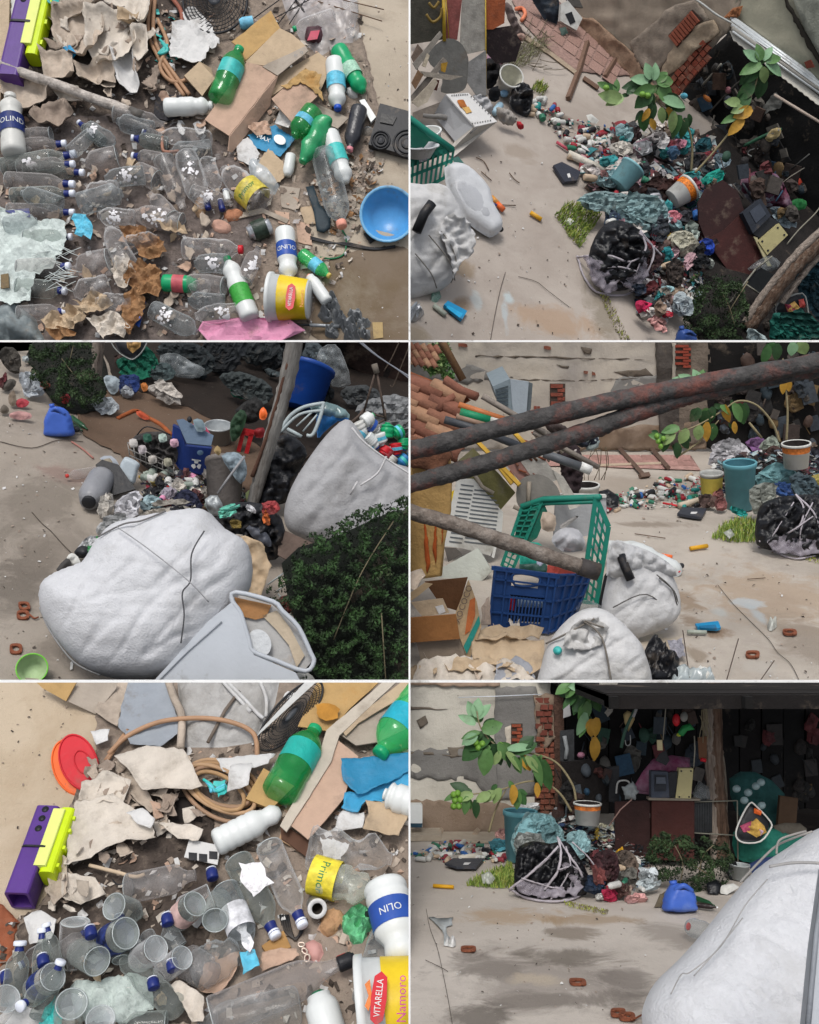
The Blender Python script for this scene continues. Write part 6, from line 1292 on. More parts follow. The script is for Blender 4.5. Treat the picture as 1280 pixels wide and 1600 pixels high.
# air conditioner standing on junk at the wall
t=tg(Y,'air_conditioner','grey white air conditioner box sitting on junk at wall','appliance',Y.g(800,720))
SA=T(Y,815,700,90,0,50);SA=Surf(Y,W4.p+Ve((0,-.9,0)),Ve((0,-1,0)))
pa_(t,'front_face',*slv(SA,PQ(197,92,226,96,222,150,202,152),3),m('9aa4ac',.5,.06),0)
Ppp=[SA.pt(x,y)for x,y in((797,592),(802,652),(782,638),(770,604))];Q_=[p+Ve((0,.5,0))for p in Ppp];V,Fc=boxvf(Ppp+Q_);pa_(t,'side_face',V,Fc,m('7e8b92',.5,.06),0)
for i in rn(6):
 pa_(t,'louvre',*slv(SA,[(774+i*.6,608+i*5),(794,602+i*7),(794,605+i*7),(774+i*.6,611+i*5)],1.5,2),m('454f54',.6),0)
pa_(t,'back_edge',*slv(SA,PQ(226,97,233,100,230,140,223,148),2,-6),m('5a6266',.6),0)
# tiled roofs at the left
TIL=[m('8f6450',.9,.2,14,.5,60,dirt=.3,dc='7a5040'),m('805444',.9,.2,14,.5,60,dirt=.35,dc='6d4a3c'),m('a07c62',.9,.15,14,.5,60,dirt=.2)]
def tile(root,S,a,b_,wd,mat,lift=0,inv=0):
 p,q=S.pt(*a,lift*Y.u0),S.pt(*b_,lift*Y.u0);d=(q-p);L_=d.length;d.normalize();n_=S.n;s=d.cross(n_).normalized();u=Y.u0;V=[];K=6
 for th_ in(0,2.2):
  for t_,w0 in((0,1),(1,.85)):
   for k in rn(K+1):
    an=pi*k/K;r=(wd/2*w0-th_)*u;V.append(p+d*L_*t_+s*cos(an)*r+n_*sin(an)*r*.9)
 Fc=[];m_=K+1
 for k in rn(K):Fc+=[[k,k+1,m_+k+1,m_+k],[2*m_+k,3*m_+k,3*m_+k+1,2*m_+k+1],[k+1,k,2*m_+k,2*m_+k+1],[m_+k,m_+k+1,3*m_+k+1,3*m_+k]]
 Fc+=[[0,m_,3*m_,2*m_],[K,2*m_+K,3*m_+K,m_+K]]
 return pa_(root,'roof_tile',V,Fc,mat,1)
SR=S3(Y,(600,700,60),(720,660,45),(640,580,60));SR=T(Y,660,860,66,0,-30)
t=tg(Y,'tiled_roof','sagging low roof of orange clay tiles over tan wall','roof',SR.pt(640,700))
for j in rn(5):
 y_=590+j*22
 for i in rn(3):
  x0=612+i*36-j*2;tile(t,SR,(x0+48,y_+22+i*7),(x0-6,y_-2+i*7),24,TIL[(i+j*2)%3],4+(4-j)*-1+i)
pa_(t,'underlay',*slv(SR,PQ(-40,90,40,80,115,110,135,125,90,150,92,168,40,186,-40,190),3,-2),m('8a5236',.9,.3),0)
for P,r in((PQ(90,144,100,130,116,120),6),(PQ(100,96,124,112,148,122),7),(PQ(106,104,130,118,136,112),5)):
 pa_(t,'broken_tile',*tbv([SR.pt(a,b_,8*Y.u0)for a,b_ in P],r*Y.u0,8,nz=.4),TIL[1])
SRb=Surf(Y,W4.p+Ve((0,-.5,0)),Ve((0,-1,0)))
t=tg(Y,'tiled_roof','small far patch of rounded clay tiles above green leaves','roof',SRb.pt(650,560))
for j in rn(3):
 for i in rn(5):tile(t,T(Y,650,800,50,0),(640+i*10-j*3,536+j*11+i*1),(648+i*10-j*3,548+j*11+i),11,TIL[(i+j)%3],-2)
shrub(Y,'foliage_clump','light green foliage behind tiled roof',smp(PQ(64,60,90,34,100,60,108,90,90,84,68,78),3),SRb,8,900,LF[:3],(4,8),'shrub')
def wr(P,r,mat,name,label,cat,S=None,**k):return wrd(S or SR,P,r,mat,name,label,cat,**k)
# tan side wall with orange drips
SWL=T(Y,650,960,88,0,-14)
t=tg(Y,'tan_wall','tan plastered side wall with rust orange drips','wall',SWL.pt(650,900))
pa_(t,'plaster',*shv(SWL,PQ(-40,190,100,190,106,240,104,300,94,350,90,400,0,412,-40,430),th=5,crump=2,step=8),m('b08f5a',.9,.15,12,.5,dirt=.25,dc='8a6a3e'))
for P in(PQ(64,312,68,330,74,380,68,395,64,350),PQ(82,300,84,350,82,384,77,360),PQ(90,305,94,320,92,350)):
 pa_(t,'drip_stain',*shv(SWL,rag(P,5,.8),th=.4,crump=.8,step=4,lift=3),m('a34e20',.9,.2))
pa_(t,'eave_rubble',*shv(SWL,rag(PQ(-40,166,106,190,110,212,90,240,40,224,-40,200),8,2),th=5,crump=3,step=7,lift=10),m('6a4634',.95,.4,20,.8))
# pipes on the roof
for P,r,c,lb,nm in((PR(116,132,10,190,156,14),4,'b0693c','orange clay coloured pipe sticking out of tiles','pipe'),(PR(118,144,12,164,156,14),6,'0f7d55','green pipe below orange one','pipe'),(PR(164,156,14,200,162,14),5,'b9b9b4','white end of green pipe','pipe'),(PR(112,150,14,162,164,16),4,'8d7463','brown pipe between green pipe and rods','pipe'),(PR(94,155,15,140,168,16,220,200,22),5,'3c3f44','long dark plastic pipe crossing under rods','pipe'),(PR(245,206,30,300,226,32),5.5,'55585c','dark grey pipe with white end reaching far junk','pipe'),(PR(300,225,32,316,232,32),6,'cfcfcb','white end piece of dark grey pipe','pipe')):
 wr(P,r,m(c,.5,.12),nm,lb,'pipe',S=T(Y,760,900,80),n=10)
# long timbers
for P,r,lb in((PR(88,30,20,122,92,20),5,'steep brown plank leaning above tiled roof'),(PR(152,117,20,260,180,26),4,'grey plank slanting from roof to far wall'),(PR(230,172,22,330,226,24),3.5,'brown strip below grey plank')):
 wr(P,r,m('6e5238' if 'brown plank' in lb else '7e766e',.9,.25,14,.5),'plank',lb,'plank',S=T(Y,760,880,84),n=4)
# yellow framed glazed door and red-white panel leaning
SD=T(Y,790,890,74,0,-25)
t=tg(Y,'broken_door','broken yellow metal frame leaning in junk with mesh inside','frame',SD.pt(780,740))
for P in(PQ(142,186,212,258),PQ(200,172,226,200),PQ(176,224,200,256)):
 pa_(t,'bar',*tbv([SD.pt(a,b_)for a,b_ in P],3.6*Y.u0,4),m('c1982c',.6,.15,dirt=.25,dc='8a6a2a'),0)
for i,(P,c,lb,lf,nm)in en(((PQ(140,200,180,240,206,270,180,300,150,290,120,260,116,220),'5f5c35','murky yellow-green panel behind yellow frame',-6,'panel'),(PQ(190,168,234,200,250,212,230,224,200,200),'8e8a84','grey board under two iron rods',0,'board'),(PQ(206,212,240,200,252,220,272,248,246,260,226,240),'a8a49c','pale grey tabletop with cut corner standing in junk',6,'board'),(PQ(190,226,212,216,230,244,218,260),'8f6b62','red-brown panel by grey tabletop',5,'panel'),(PQ(262,234,278,244,306,290,288,296),'b5b1a8','long pale board edge pointing at white bucket',8,'board'))):
 slb(T(Y,sum(p[0]for p in P)/len(P),880,76),P,3,m(c,.7,.25,12,.4,dirt=.3,dc='6f6a62'),nm,lb,nm,lift=lf)
slb(T(Y,835,880,76),[p for p in smp(PQ(206,260,220,244,246,242,268,260,272,284,246,290,210,292),3)],3,m('77746e',.8,.15),'round_tabletop','half round grey tabletop before pale one','tabletop',lift=12)
for P,lb in((PR(224,252,20,222,292,24),'upright grey stick before round tabletop'),(PR(200,290,20,220,300,22,250,296,22),'flat scrap stick before round tabletop'),(PR(140,240,12,152,260,14,170,270,14),'pale bent strip by yellow frame')):
 wr(P,3,m('8c8376',.9,.2),'stick',lb,'stick',S=T(Y,830,880,76),n=4)
SJ=T(Y,890,840,80)
for P,c,H,lb,nm in((PQ(270,196,290,190,306,200,312,240,300,280,280,276,276,230),'2b2023',8,'dark maroon cloth heap behind white bucket','cloth'),(PQ(260,200,280,194,300,200,306,206,280,212),'b0a8a4',4,'pale wire rack tangle on maroon cloth','rack'),(PQ(302,168,320,176,338,184,336,196,312,200,298,190),'1f2430',8,'dark navy bag at foot of far wall','bag'),(PQ(314,184,324,176,338,182,338,200,320,204),'8f9a98',6,'clear bag by navy bag','bag'),(PQ(248,160,280,164,290,176,266,180),'3a302e',5,'dark rags between iron rods','rags')):
 blb(SJ,smp(P,2),H,FAB(c,'junk_fabric'),'junk_'+nm,lb,nm,nz=.7,fs=9,step=4,fold=2,fw=5,lift=-14 if 'wall' in lb or 'navy' in lb else 0,rgd=1)
for i in rn(22):
 x,y_=ru(796,880),ru(670,750);L_=ru(8,24);a=ru(.3,1.1)
 wrd(T(Y,830,880,78),[(x,y_,ru(0,12)),(x+L_*cos(a),y_+L_*sin(a),ru(0,12))],ru(.8,2.2),(RUST,BRK,m('8d8276',.9),m('5a4334',.9))[i%4],'scrap_stick','splintered stick or strip jumbled behind tabletops','stick',n=4,group='splintered sticks behind tabletops')
pail(Y,916,800,757,17,20,WPD,'bucket','white bucket standing before maroon cloth heap','bucket',inner=DK6,handle=None)
blb(T(Y,950,800,50),PQ(334,268,350,264,368,276,366,292,346,296,334,284),8,BLKB,'black_bag','small black bag right of white bucket','bag',nz=.6,fs=7,step=4)
# washing machine top and green crate behind, white tub etc
t=tg(Y,'cabinet_box','white metal cabinet box behind tall green crate','cabinet',Y.g(920,850));pa_(t,'face',*slv(T(Y,900,870,84),PQ(268,296,272,276,348,276,350,330,290,345,266,340),6,-10),m('a9abad',.5,.06),0)
pa_(t,'top_edge',*slv(T(Y,900,870,84),PQ(266,272,348,274,348,278,266,277),9,-10),WPD,0)
def crate(Y,S,quad,mat,root,th=2.2):

 tl,tr,br,bl=[Ve((*q,0))for q in quad]
 B=lambda a,b_:(tl.lerp(tr,a)).lerp(bl.lerp(br,a),b_)
 def strip(a0,b0,a1,b1,w_,lift=0,nm='rib'):
  p,q=B(a0,b0),B(a1,b1);d=(q-p).normalized();s=Ve((-d.y,d.x,0))*w_/2
  V,Fc=slv(S,[((p+s).x,(p+s).y),((q+s).x,(q+s).y),((q-s).x,(q-s).y),((p-s).x,(p-s).y)],th,lift);pa_(root,nm,V,Fc,mat,0)
 return B,strip
TE=m('1c7a68',.5,.1,b=.1,dirt=.12);NB=m('1b3f74',.5,.1,b=.1,dirt=.15)
# tall green crate
t=tg(Y,'plastic_crate','tall green plastic crate tipped on end behind blue crate','crate',Y.g(860,930))
SG1=T(Y,860,900,80,0,0)
B,st=crate(Y,SG1,PQ(216,290,246,284,200,392,184,384),TE,t)
for a in(0,1):st(a,0,a,1,5,0,'edge')
for b_ in(0,1):st(0,b_,1,b_,5,0,'edge')
for i in rn(1,12):st(0,i/12,1,i/12+.02,2.2)
st(.5,0,.5,1,2)
SG2=T(Y,920,940,82,0,0)
B,st=crate(Y,SG2,PQ(330,276,350,322,330,448,308,435),TE,t)
for a in(0,1):st(a,0,a,1,7,3,'edge')
for b_ in(0,1):st(0,b_,1,b_,8,3,'edge')
for i in rn(1,9):st(0,i/9,1,i/9+.04,3.2,2)
for a in(.3,.65):st(a,0,a,1,3,2)
pa_(t,'top_rim',*tbv([SG1.pt(814,792,0),SG1.pt(850,780,0),SG2.pt(936,776,6*Y.u0)],4*Y.u0,6),TE)
pa_(t,'inner_rim',*tbv([SG1.pt(818,800,0),SG1.pt(852,787,0),SG2.pt(930,784,2*Y.u0)],2.4*Y.u0,6),TE)
pa_(t,'back_wall',*slv(SG1,PQ(212,296,250,286,256,300,240,340,200,370),2,-3),m('15604f',.5,.1),0)
# contents
SI=T(Y,880,930,70)
for P,c,H,lb,nm in((PQ(262,346,268,332,284,324,304,328,314,346,310,360,280,362),'a9a9ad',14,'round white plastic helmet-like tub in green crate','tub'),(PQ(248,300,268,306,266,330,246,326),'a09080',6,'torn beige packaging in green crate','packaging'),(PQ(218,352,242,348,256,368,236,386,212,384),'1f8a78',6,'crumpled teal bag between crates','bag'),(PQ(212,380,250,378,256,396,220,396),'27463f',6,'dark green film in blue crate','bag'),(PQ(238,368,246,364,250,376,248,390,236,388),'9ea4b8',6,'lilac white spoon-shaped plastic in blue crate','plastic piece'),(PQ(252,394,260,376,268,374,302,386,306,400,260,400),'a3463e',10,'salmon red plastic basin in blue crate','basin'),(PQ(246,368,270,366,300,380,272,376),'4a3a33',4,'dark narrow board below pole over basin','board'),(PQ(276,320,300,306,302,310,280,326),'807d7a',3,'grey bar leaning inside green crate','bar')):
 blb(SI,smp(P,2),H,m(c,.5,.12),nm.replace(' ','_'),lb,nm,nz=.25,fs=12,step=4,back=.6)
# blue crate: front and side walls with ribs, slots and hand hole
t=tg(Y,'plastic_crate','dark blue ribbed plastic crate with hand hole before green crate','crate',Y.g(850,985))
SB1=T(Y,830,990,80)
B,st=crate(Y,SB1,PQ(172,384,272,397,258,490,162,483),NB,t)
def cpanel(a0,b0,a1,b1,nm='wall_panel',lift=-1.5):
 c=[B(a0,b0),B(a1,b0),B(a1,b1),B(a0,b1)];V,Fc=slv(SB1,[(p.x,p.y)for p in c],1.5,lift);pa_(t,nm,V,Fc,NB,0)
cpanel(0,.0,.3,1);cpanel(.3,.28,1,.42);cpanel(.72,0,1,.28);cpanel(.3,0,.72,.06);cpanel(.3,.86,1,1);cpanel(.86,.42,1,.86)
for b_ in(.02,.2,.46,.72,.98):st(0,b_,1,b_,2.6,1,'rib')
for a in(.02,.2,.86,.98):st(a,0,a,1,2.6,1,'rib')
for i in rn(11):st(.3+i*.054,.44,.3+i*.054,.88,2,0,'slot_bar')
pa_(t,'hand_hole_rim',*tbv([SB1.pt(x,y,1*Y.u0)for x,y in smp([tuple(B(a,b_).xy)for a,b_ in((.32,.08),(.7,.08),(.7,.22),(.36,.26))],3)],1.6*Y.u0,6,1),NB)
SB2=S3(Y,(858,990,0),(892,972,0),(872,897,50));a3=SB1.pt(872,897);b3=SB1.pt(858,990)
nn=(b3-a3).cross(Y.g(896,968,2)-b3);nn=nn if nn.dot(Ve((0,0,Y.h))-a3)>0 else-nn;SB2=Surf(Y,a3,nn)
B,st=crate(Y,SB2,PQ(272,397,324,396,296,470,258,490),NB,t)
pa_(t,'wall_panel',*slv(SB2,PQ(272,397,324,396,296,470,258,490),1.5,-1.5),NB,0)
for b_ in(.02,.2,.46,.72,.98):st(0,b_,1,b_,2.4,0,'rib')
for a in(.25,.5,.75,.97):st(a,0,a,1,2.4,0,'rib')
pa_(t,'rim',*slv(SB1,PQ(168,384,274,397,274,404,168,390),4,-1),NB,0);pa_(t,'inner_wall',*slv(SB1,PQ(184,430,256,434,250,475,180,472),1,-8),m('14233f',.6),0)
blb(SB1,PQ(190,434,206,434,204,456,190,454),3,RED,'red_item','red thing seen through slots of blue crate','item',lift=-6,step=4)
blb(SB1,PQ(210,436,252,440,248,452,210,450),3,m('8fa3b8',.5),'pale_item','pale thing seen through slots of blue crate','item',lift=-6,step=4)
# white grille appliance cover and polystyrene piece
t=tg(Y,'louvred_cover','white plastic cover with rows of slots leaning on junk','cover',Y.g(740,900));SC=T(Y,740,880,78)
pa_(t,'shell',*slv(SC,PQ(114,248,140,248,186,300,184,330,166,368,122,356,90,352,100,310),3),WPD,0)
SLT=m('5f6468',.6)
for j in rn(14):
 for(x0,x1,dx,dy,y_)in((720,740,-1.4,6.8,756),(742,778,0,6.2,764)):
  y0_=y_+j*dy;a,b_=x0+dx*j,x1+dx*j
  if x0==742:a,b_=741+j*-1.2,min(782-j*.8,748+j*5+18)
  pa_(t,'slot',*slv(SC,[(a,y0_),(b_,y0_+(b_-a)*.12),(b_,y0_+(b_-a)*.12+2.2),(a,y0_+2.2)],.6,3),SLT,0)
slb(SC,PQ(104,270,116,262,112,290,100,282),3,YEL,'yellow_piece','yellow plastic piece behind white slotted cover','plastic piece',lift=-5)
slb(T(Y,720,900,70,0,-12),PQ(68,400,148,356,170,392,142,420,100,410),6,m('b9bdb4',.7,.06),'white_board','off-white board lying between slotted cover and carton','board')
slb(T(Y,700,900,70,0,-12),PQ(94,355,112,356,122,366,100,378),3,m('55504b',.8,.3),'dark_scrap','dark scrap under slotted cover','scrap',lift=-4)
slb(T(Y,770,900,70),PQ(176,334,180,334,172,372,168,370),3,WPD,'white_strip','upright white strip by slotted cover','strip')
# open carton at the left
t=tg(Y,'cardboard_box','open brown carton with orange and teal print at wall foot','cardboard box',Y.g(700,1030))
CB=m('a27a48',.9,.12,16,.3,dirt=.2);CBG=m('8f8172',.9,.12,16,.3,dirt=.3,dc='6a5c50');CBD=m('5f4028',.9,.2);CBL=m('b59c7a',.9,.1,dirt=.2)
SF=T(Y,690,1040,80)
pa_(t,'front',*slv(SF,PQ(50,500,116,490,132,530,60,540),2),CBG,0)
pa_(t,'front_flap',*slv(SF,PQ(36,462,112,456,118,494,40,500),3,8),m('8c5f36',.9,.12),0)
SS=S3(Y,(732,1032,0),(748,980,8),(712,956,46));pa_(t,'side',*slv(SF,PQ(112,456,132,405,145,440,152,478,132,532,118,494),2,2),CBL,0)
pa_(t,'inner_wall',*slv(SF,PQ(64,412,132,405,116,458,90,450),2,-12),CBD,0)
pa_(t,'left_flap',*slv(SF,PQ(64,410,76,412,54,430,40,440,36,430),2,0),CBL,0)
pa_(t,'inner_flap',*slv(SF,PQ(42,440,80,435,92,434,102,456,60,462),2,2),KR2,0)
for P,M_ in((PQ(134,436,142,432,142,460,134,484,126,490,130,460),m('b8683a',.8,.2)),(PQ(124,508,148,460,150,472,129,520),m('2a8a80',.8,.1))):
 pa_(t,'print',*slv(SF,P,.6,4.5),M_,0)
TV,TF=text_vf('XOCOCO',9*Y.u0);o0=SF.pt(724,942,6*Y.u0);dx_=(SF.pt(734,915,6*Y.u0)-SF.pt(716,966,6*Y.u0)).normalized();dy_=SF.n.cross(dx_)
pa_(t,'lettering',[o0+dx_*v.x+dy_*v.y for v in TV],TF,m('6d5f55',.8),0)
pa_(t,'paper_label',*slv(SF,PQ(80,446,92,443,96,454,86,458),.6,5),WPP,0)
for P,c,lb in((PQ(40,405,58,398,64,408,50,430,40,430),BG,'torn paper stuck by carton by wall'),(PQ(144,490,200,484,250,490,242,504,190,508,140,510),KR2,'torn carton edge under blue crate'),(PQ(134,502,190,500,250,508,246,550,230,562,140,536),KR2,'corrugated cardboard sheet before blue crate'),(PQ(56,540,140,534,200,540,236,570,40,580),BG2,'pale curled paper sheet at lower edge'),(PQ(90,540,180,536,200,548,160,558,100,552),KR2,'folded tan sheet on pale paper'),(PQ(176,546,206,534,230,550,236,575,170,575),m('8f9299',.8),'grey crumpled film at lower edge'),(PQ(152,460,164,440,168,480,152,490),BG3,'shredded brown paper between carton and blue crate')):
 she(T(Y,750,1060,22,4),rag(P,7,1.5),c,'paper_sheet',lb,'paper',th=1,crump=6,fs=22,step=5,fold=1.6 if 'corrug' in lb else 3,fa=0,fw=3 if 'corrug' in lb else 12,curl=5,smooth=1)
clumps(Y,16,PQ(40,485,260,485,260,510,220,564,40,564),[KR2,BG,BG2],(8,16),'torn card piece before carton and blue crate',group='torn card before crates',z=(3,9))
# white sacks
t=tg(Y,'white_sack','tied white woven sack standing right of crates','sack',Y.g(1000,990))
SK_=T(Y,1005,1002,66)
pa_(t,'body',*blv(SK_,smp(PQ(344,485,340,450,346,415,356,380,375,366,400,372,430,380,454,405,464,450,450,475,420,490,385,500,360,496),3),26,nz=.05,fs=40,step=4,flat=.15,back=.3,fa=40,crease=2.5),WSK)
pa_(t,'gathered_top',*blv(SK_,smp(PQ(344,400,352,348,375,350,410,362,440,380,454,400,430,400,400,392,375,405),2),14,nz=.4,fs=12,step=4,lift=12,fold=4,fw=8),WSK)
for P in(PR(416,400,28,440,420,24,452,446,16),PR(420,405,28,446,425,20,456,450,12),PR(350,450,26,400,430,30,450,465,12)):
 pa_(t,'cord',*tbv(spl([SK_.pt(x,y,z*Y.u0)for x,y,z in P],5),.7*Y.u0,5),m('5a5855',.8))
wrd(SK_,PR(362,370,26,368,390,30,376,408,30),5,BLK,'black_bar','black plastic bar stuck on white sack','bar',n=8)
blb(T(Y,1000,900,40),smp(PQ(340,350,360,346,400,348,430,364,462,380,464,398,440,402,380,390),3),14,m('c6cac9',.4,.05),'plastic_jug','long white plastic jug lying behind white sack','jug',nz=.05)
for(x,y,r,M_,lb)in((1065,884,4.5,BLK,'black cap at end of white jug'),(1060,892,4,RED,'red cap by black cap')):blb(T(Y,x,y+4,80,3),El(x,y,r,r),4,M_,'screw_top',lb,'bottle cap',step=2.5,nz=0)
rod(Y,PR(433,368,4,450,371,4),4,ORG,'orange_piece','orange plastic piece behind white jug','plastic piece')
slb(T(Y,945,950,80),PQ(344,400,352,388,354,418,340,450,334,450),3,BLK,'black_strip','black strip between green crate and white sack','strip')
t=tg(Y,'white_sack','second white woven sack in lower foreground with torn top','sack',Y.g(930,1062));SK2=T(Y,925,1090,62)
pa_(t,'body',*blv(SK2,smp(PQ(246,575,246,540,260,500,290,465,320,450,350,455,385,485,408,520,414,580,330,600),3),26,nz=.06,fs=40,step=4,flat=.2,back=.3,fa=60,crease=2.5),WSK)
pa_(t,'torn_top',*shv(SK2,rag(PQ(280,490,300,472,326,468,344,485,330,510,300,520,270,512),5,2),th=.6,crump=9,fs=10,step=4,lift=22,curl=5),WSD,1)
for P in(PR(252,506,6,280,492,22,320,470,30),PR(304,474,30,330,500,34,345,564,30),PR(304,472,30,320,480,34,336,484,30)):pa_(t,'cord',*tbv(spl([SK2.pt(x,y,z*Y.u0)for x,y,z in P],5),1*Y.u0,5),m('7a746c',.8))
blb(SK2,El(866,1018,7,7),4,TEAL,'teal_scrap','small teal scrap on second sack','scrap',lift=22,step=3,nz=.5,fs=4)
blb(T(Y,900,970,60),smp(PQ(292,460,300,440,320,438,344,450,330,462),2),8,CLB,'clear_bag','clear bag between crates and second sack','bag',nz=.5,fs=8,step=4)
blb(T(Y,1040,1070,30),PQ(406,520,414,502,432,500,444,516,462,534,460,564,412,570),14,BLKB,'black_bag','black bag by second white sack','bag',nz=.6,fs=12,step=4,fold=4,fw=6)
blb(T(Y,1090,1070,20),PQ(450,544,480,546,512,548,518,570,446,574),8,clear('bcc6c8',.5,.8,.2,'bluish_film'),'clear_bag','bluish clear bag at lower edge','bag',nz=.6,fs=9,step=4,fold=3,fw=6)
blb(T(Y,1100,1066,20),PQ(486,550,492,542,510,546,520,566,496,570),8,WPD,'white_rag','white crumpled wrapper at end of clear bag','wrapper',nz=.6,fs=7,step=4)
she(T(Y,1056,1040,15,2),PQ(442,504,466,498,470,530,452,528),m('8b8a92',.8,.4,60),'printed_film','grey printed film scrap above black bag','film',th=.5,crump=5,fs=7,step=4,rgd=2)
# ground items
t=tg(Y,'blue_tray','small bright blue plastic tray on concrete','tray',Y.g(1105,980));pa_(t,'shell',*slv(G(Y,2),PQ(486,478,522,474,526,484,520,486,490,484),3),m('1687b8',.4,.08,b=.1),0)
pa_(t,'recess',*slv(G(Y,5),PQ(492,479,518,477,520,483,494,482),1),m('0f6690',.4),0)
rod(Y,PR(474,487,3,504,488,3),3.4,m('9ba398',.5),'tube','pale greenish tube by blue tray','tube');rod(Y,PR(479,357,3,505,353,3),3.6,m('cf9a1c',.5,.1),'yellow_stick','yellow plastic tube lying on far concrete','tube')
ring(Y,1176,1024,22,11,'rusty square ring plate nearest lower edge');ring(Y,1234,989,22,9,'rusty square ring plate near grey stain',2)
blb(G(Y),El(1206,979,8,6,0,12,.2),8,m('b9bbb4',.5,.4,30),'foil_ball','crumpled foil ball on concrete near crack','foil',nz=.8,fs=4,step=2.5,smooth=0)
# rods of iron right in front
SRod=T(Y,900,1040,86,0)
for P,r,lb in((PR(-40,216,30,40,197,30,100,182,30,200,155,32,360,118,34,500,90,36,700,52,38),12,'upper thick rusty iron rod crossing whole yard view'),(PR(-40,268,34,40,246,34,120,224,34,200,200,34,300,168,34,400,132,32,460,114,30,580,85,30,700,65,30),11.5,'lower thick rusty iron rod meeting upper one')):
 pts=spl([SRod.pt(x,y,z*Y.u0)for x,y,z in P],12);V,Fc=tbv(pts,r*Y.u0*.74,18,nz=.22);out(Y,None,'iron_rod',lb,'rod',V,Fc,IRON)
pts=spl([SRod.pt(x,y,z*Y.u0)for x,y,z in PR(-40,252,46,40,282,46,120,306,46,200,334,46,296,366,44)],10)
t=tg(Y,'wooden_pole','weathered grey wooden pole resting on crates','pole',pts[0]);pa_(t,'shaft',*tbv(pts,7.4*Y.u0,14,nz=.2),m('6c625a',.95,.4,26,.9,60,dirt=.4,dc='9a9188',ds=18))
pa_(t,'rubber_tip',*tbv([SRod.pt(894,865,44*Y.u0),SRod.pt(906,869,44*Y.u0),SRod.pt(922,874,44*Y.u0)],8.6*Y.u0,14),m('3a3635',.7))
# ---- far right: plant and heap
SP4=T(Y,1120,790,88)
plant(Y,SP4,'leafy_plant','oval-leaved plant bending over far bottles',[PR(618,190,0,606,160,2,580,132,6,550,125,10,525,140,12,490,160,14,460,172,14),PR(590,184,0,570,160,2),PR(456,215,0,490,190,5,520,155,10)],[(1090,600,110,26,18,5,14),(1080,598,145,26,18,5,14),(1086,600,70,26,18,1,14),(1072,596,160,24,14,5,12),(1082,612,200,24,16,1,12),(1100,640,265,30,24,4,10),(1090,636,240,26,20,4,10),(1112,634,250,26,18,4,12),(1120,632,330,24,14,1,16),(1128,630,280,30,16,3,14),(1140,628,300,34,18,1,16),(1150,628,285,36,20,0,12),(1160,628,270,34,18,4,10),(1100,656,265,32,16,3,18),(1110,660,275,28,18,0,10),(1090,662,255,24,20,2,16),(1070,668,240,26,20,2,16),(1058,666,190,28,18,1,14),(1050,674,220,26,18,2,18),(1046,676,200,24,16,0,12),(1040,680,250,26,18,0,12),(1054,690,280,26,16,4,10),(1030,680,170,20,14,1,16),(1062,680,300,24,14,4,10),(1142,656,275,20,10,3,16)])
plant(Y,T(Y,1230,780,88),'hanging_plant','plant with yellow leaf standing in white pot',[PR(629,190,0,630,140,2,626,100,3,622,60,4)],[(1222,592,265,24,12,3,8),(1228,590,275,22,12,3,9),(1200,540,250,30,18,0,6),(1212,536,270,28,18,4,6),(1236,534,270,22,20,5,6),(1248,532,290,24,22,2,6)])
for(x,y)in((1024,686),(1028,694),(1032,682),(1022,678)):blb(SP4,El(x,y,4,4.5),4,m('6f9a3c',.45,.15,30,.1),'green_fruit','green fruit at tip of drooping branch','fruit',lift=18,step=2.5,nz=0,group='green fruits at branch tip')
blb(T(Y,1180,752,88),smp(PQ(520,260,530,230,560,212,600,208,700,204,700,300,580,300),3),4,DK6,'rubbish_mound','dark compacted core of far rubbish heap','rubbish',nz=.4)
pail(Y,1156,794,722,20,24,m('5f9aa6',.5,.1,b=.1,dirt=.2),'rubbish_bin','light blue plastic bin standing in far heap','bin',inner=m('3f6f7c',.5,.1))
pail(Y,1112,778,738,15,17,WPD,'bucket','small white tub with yellow band by blue bin','bucket',band=(.2,.85),bandm=m('b8a54a',.6,.1))
pail(Y,1244,790,692,18,21,WPD,'paint_pot','white pot with orange rim holding yellow-leaved plant','pot',band=(.65,.93),bandm=m('b8682c',.6,.5,60),inner=DK6,y0=730)
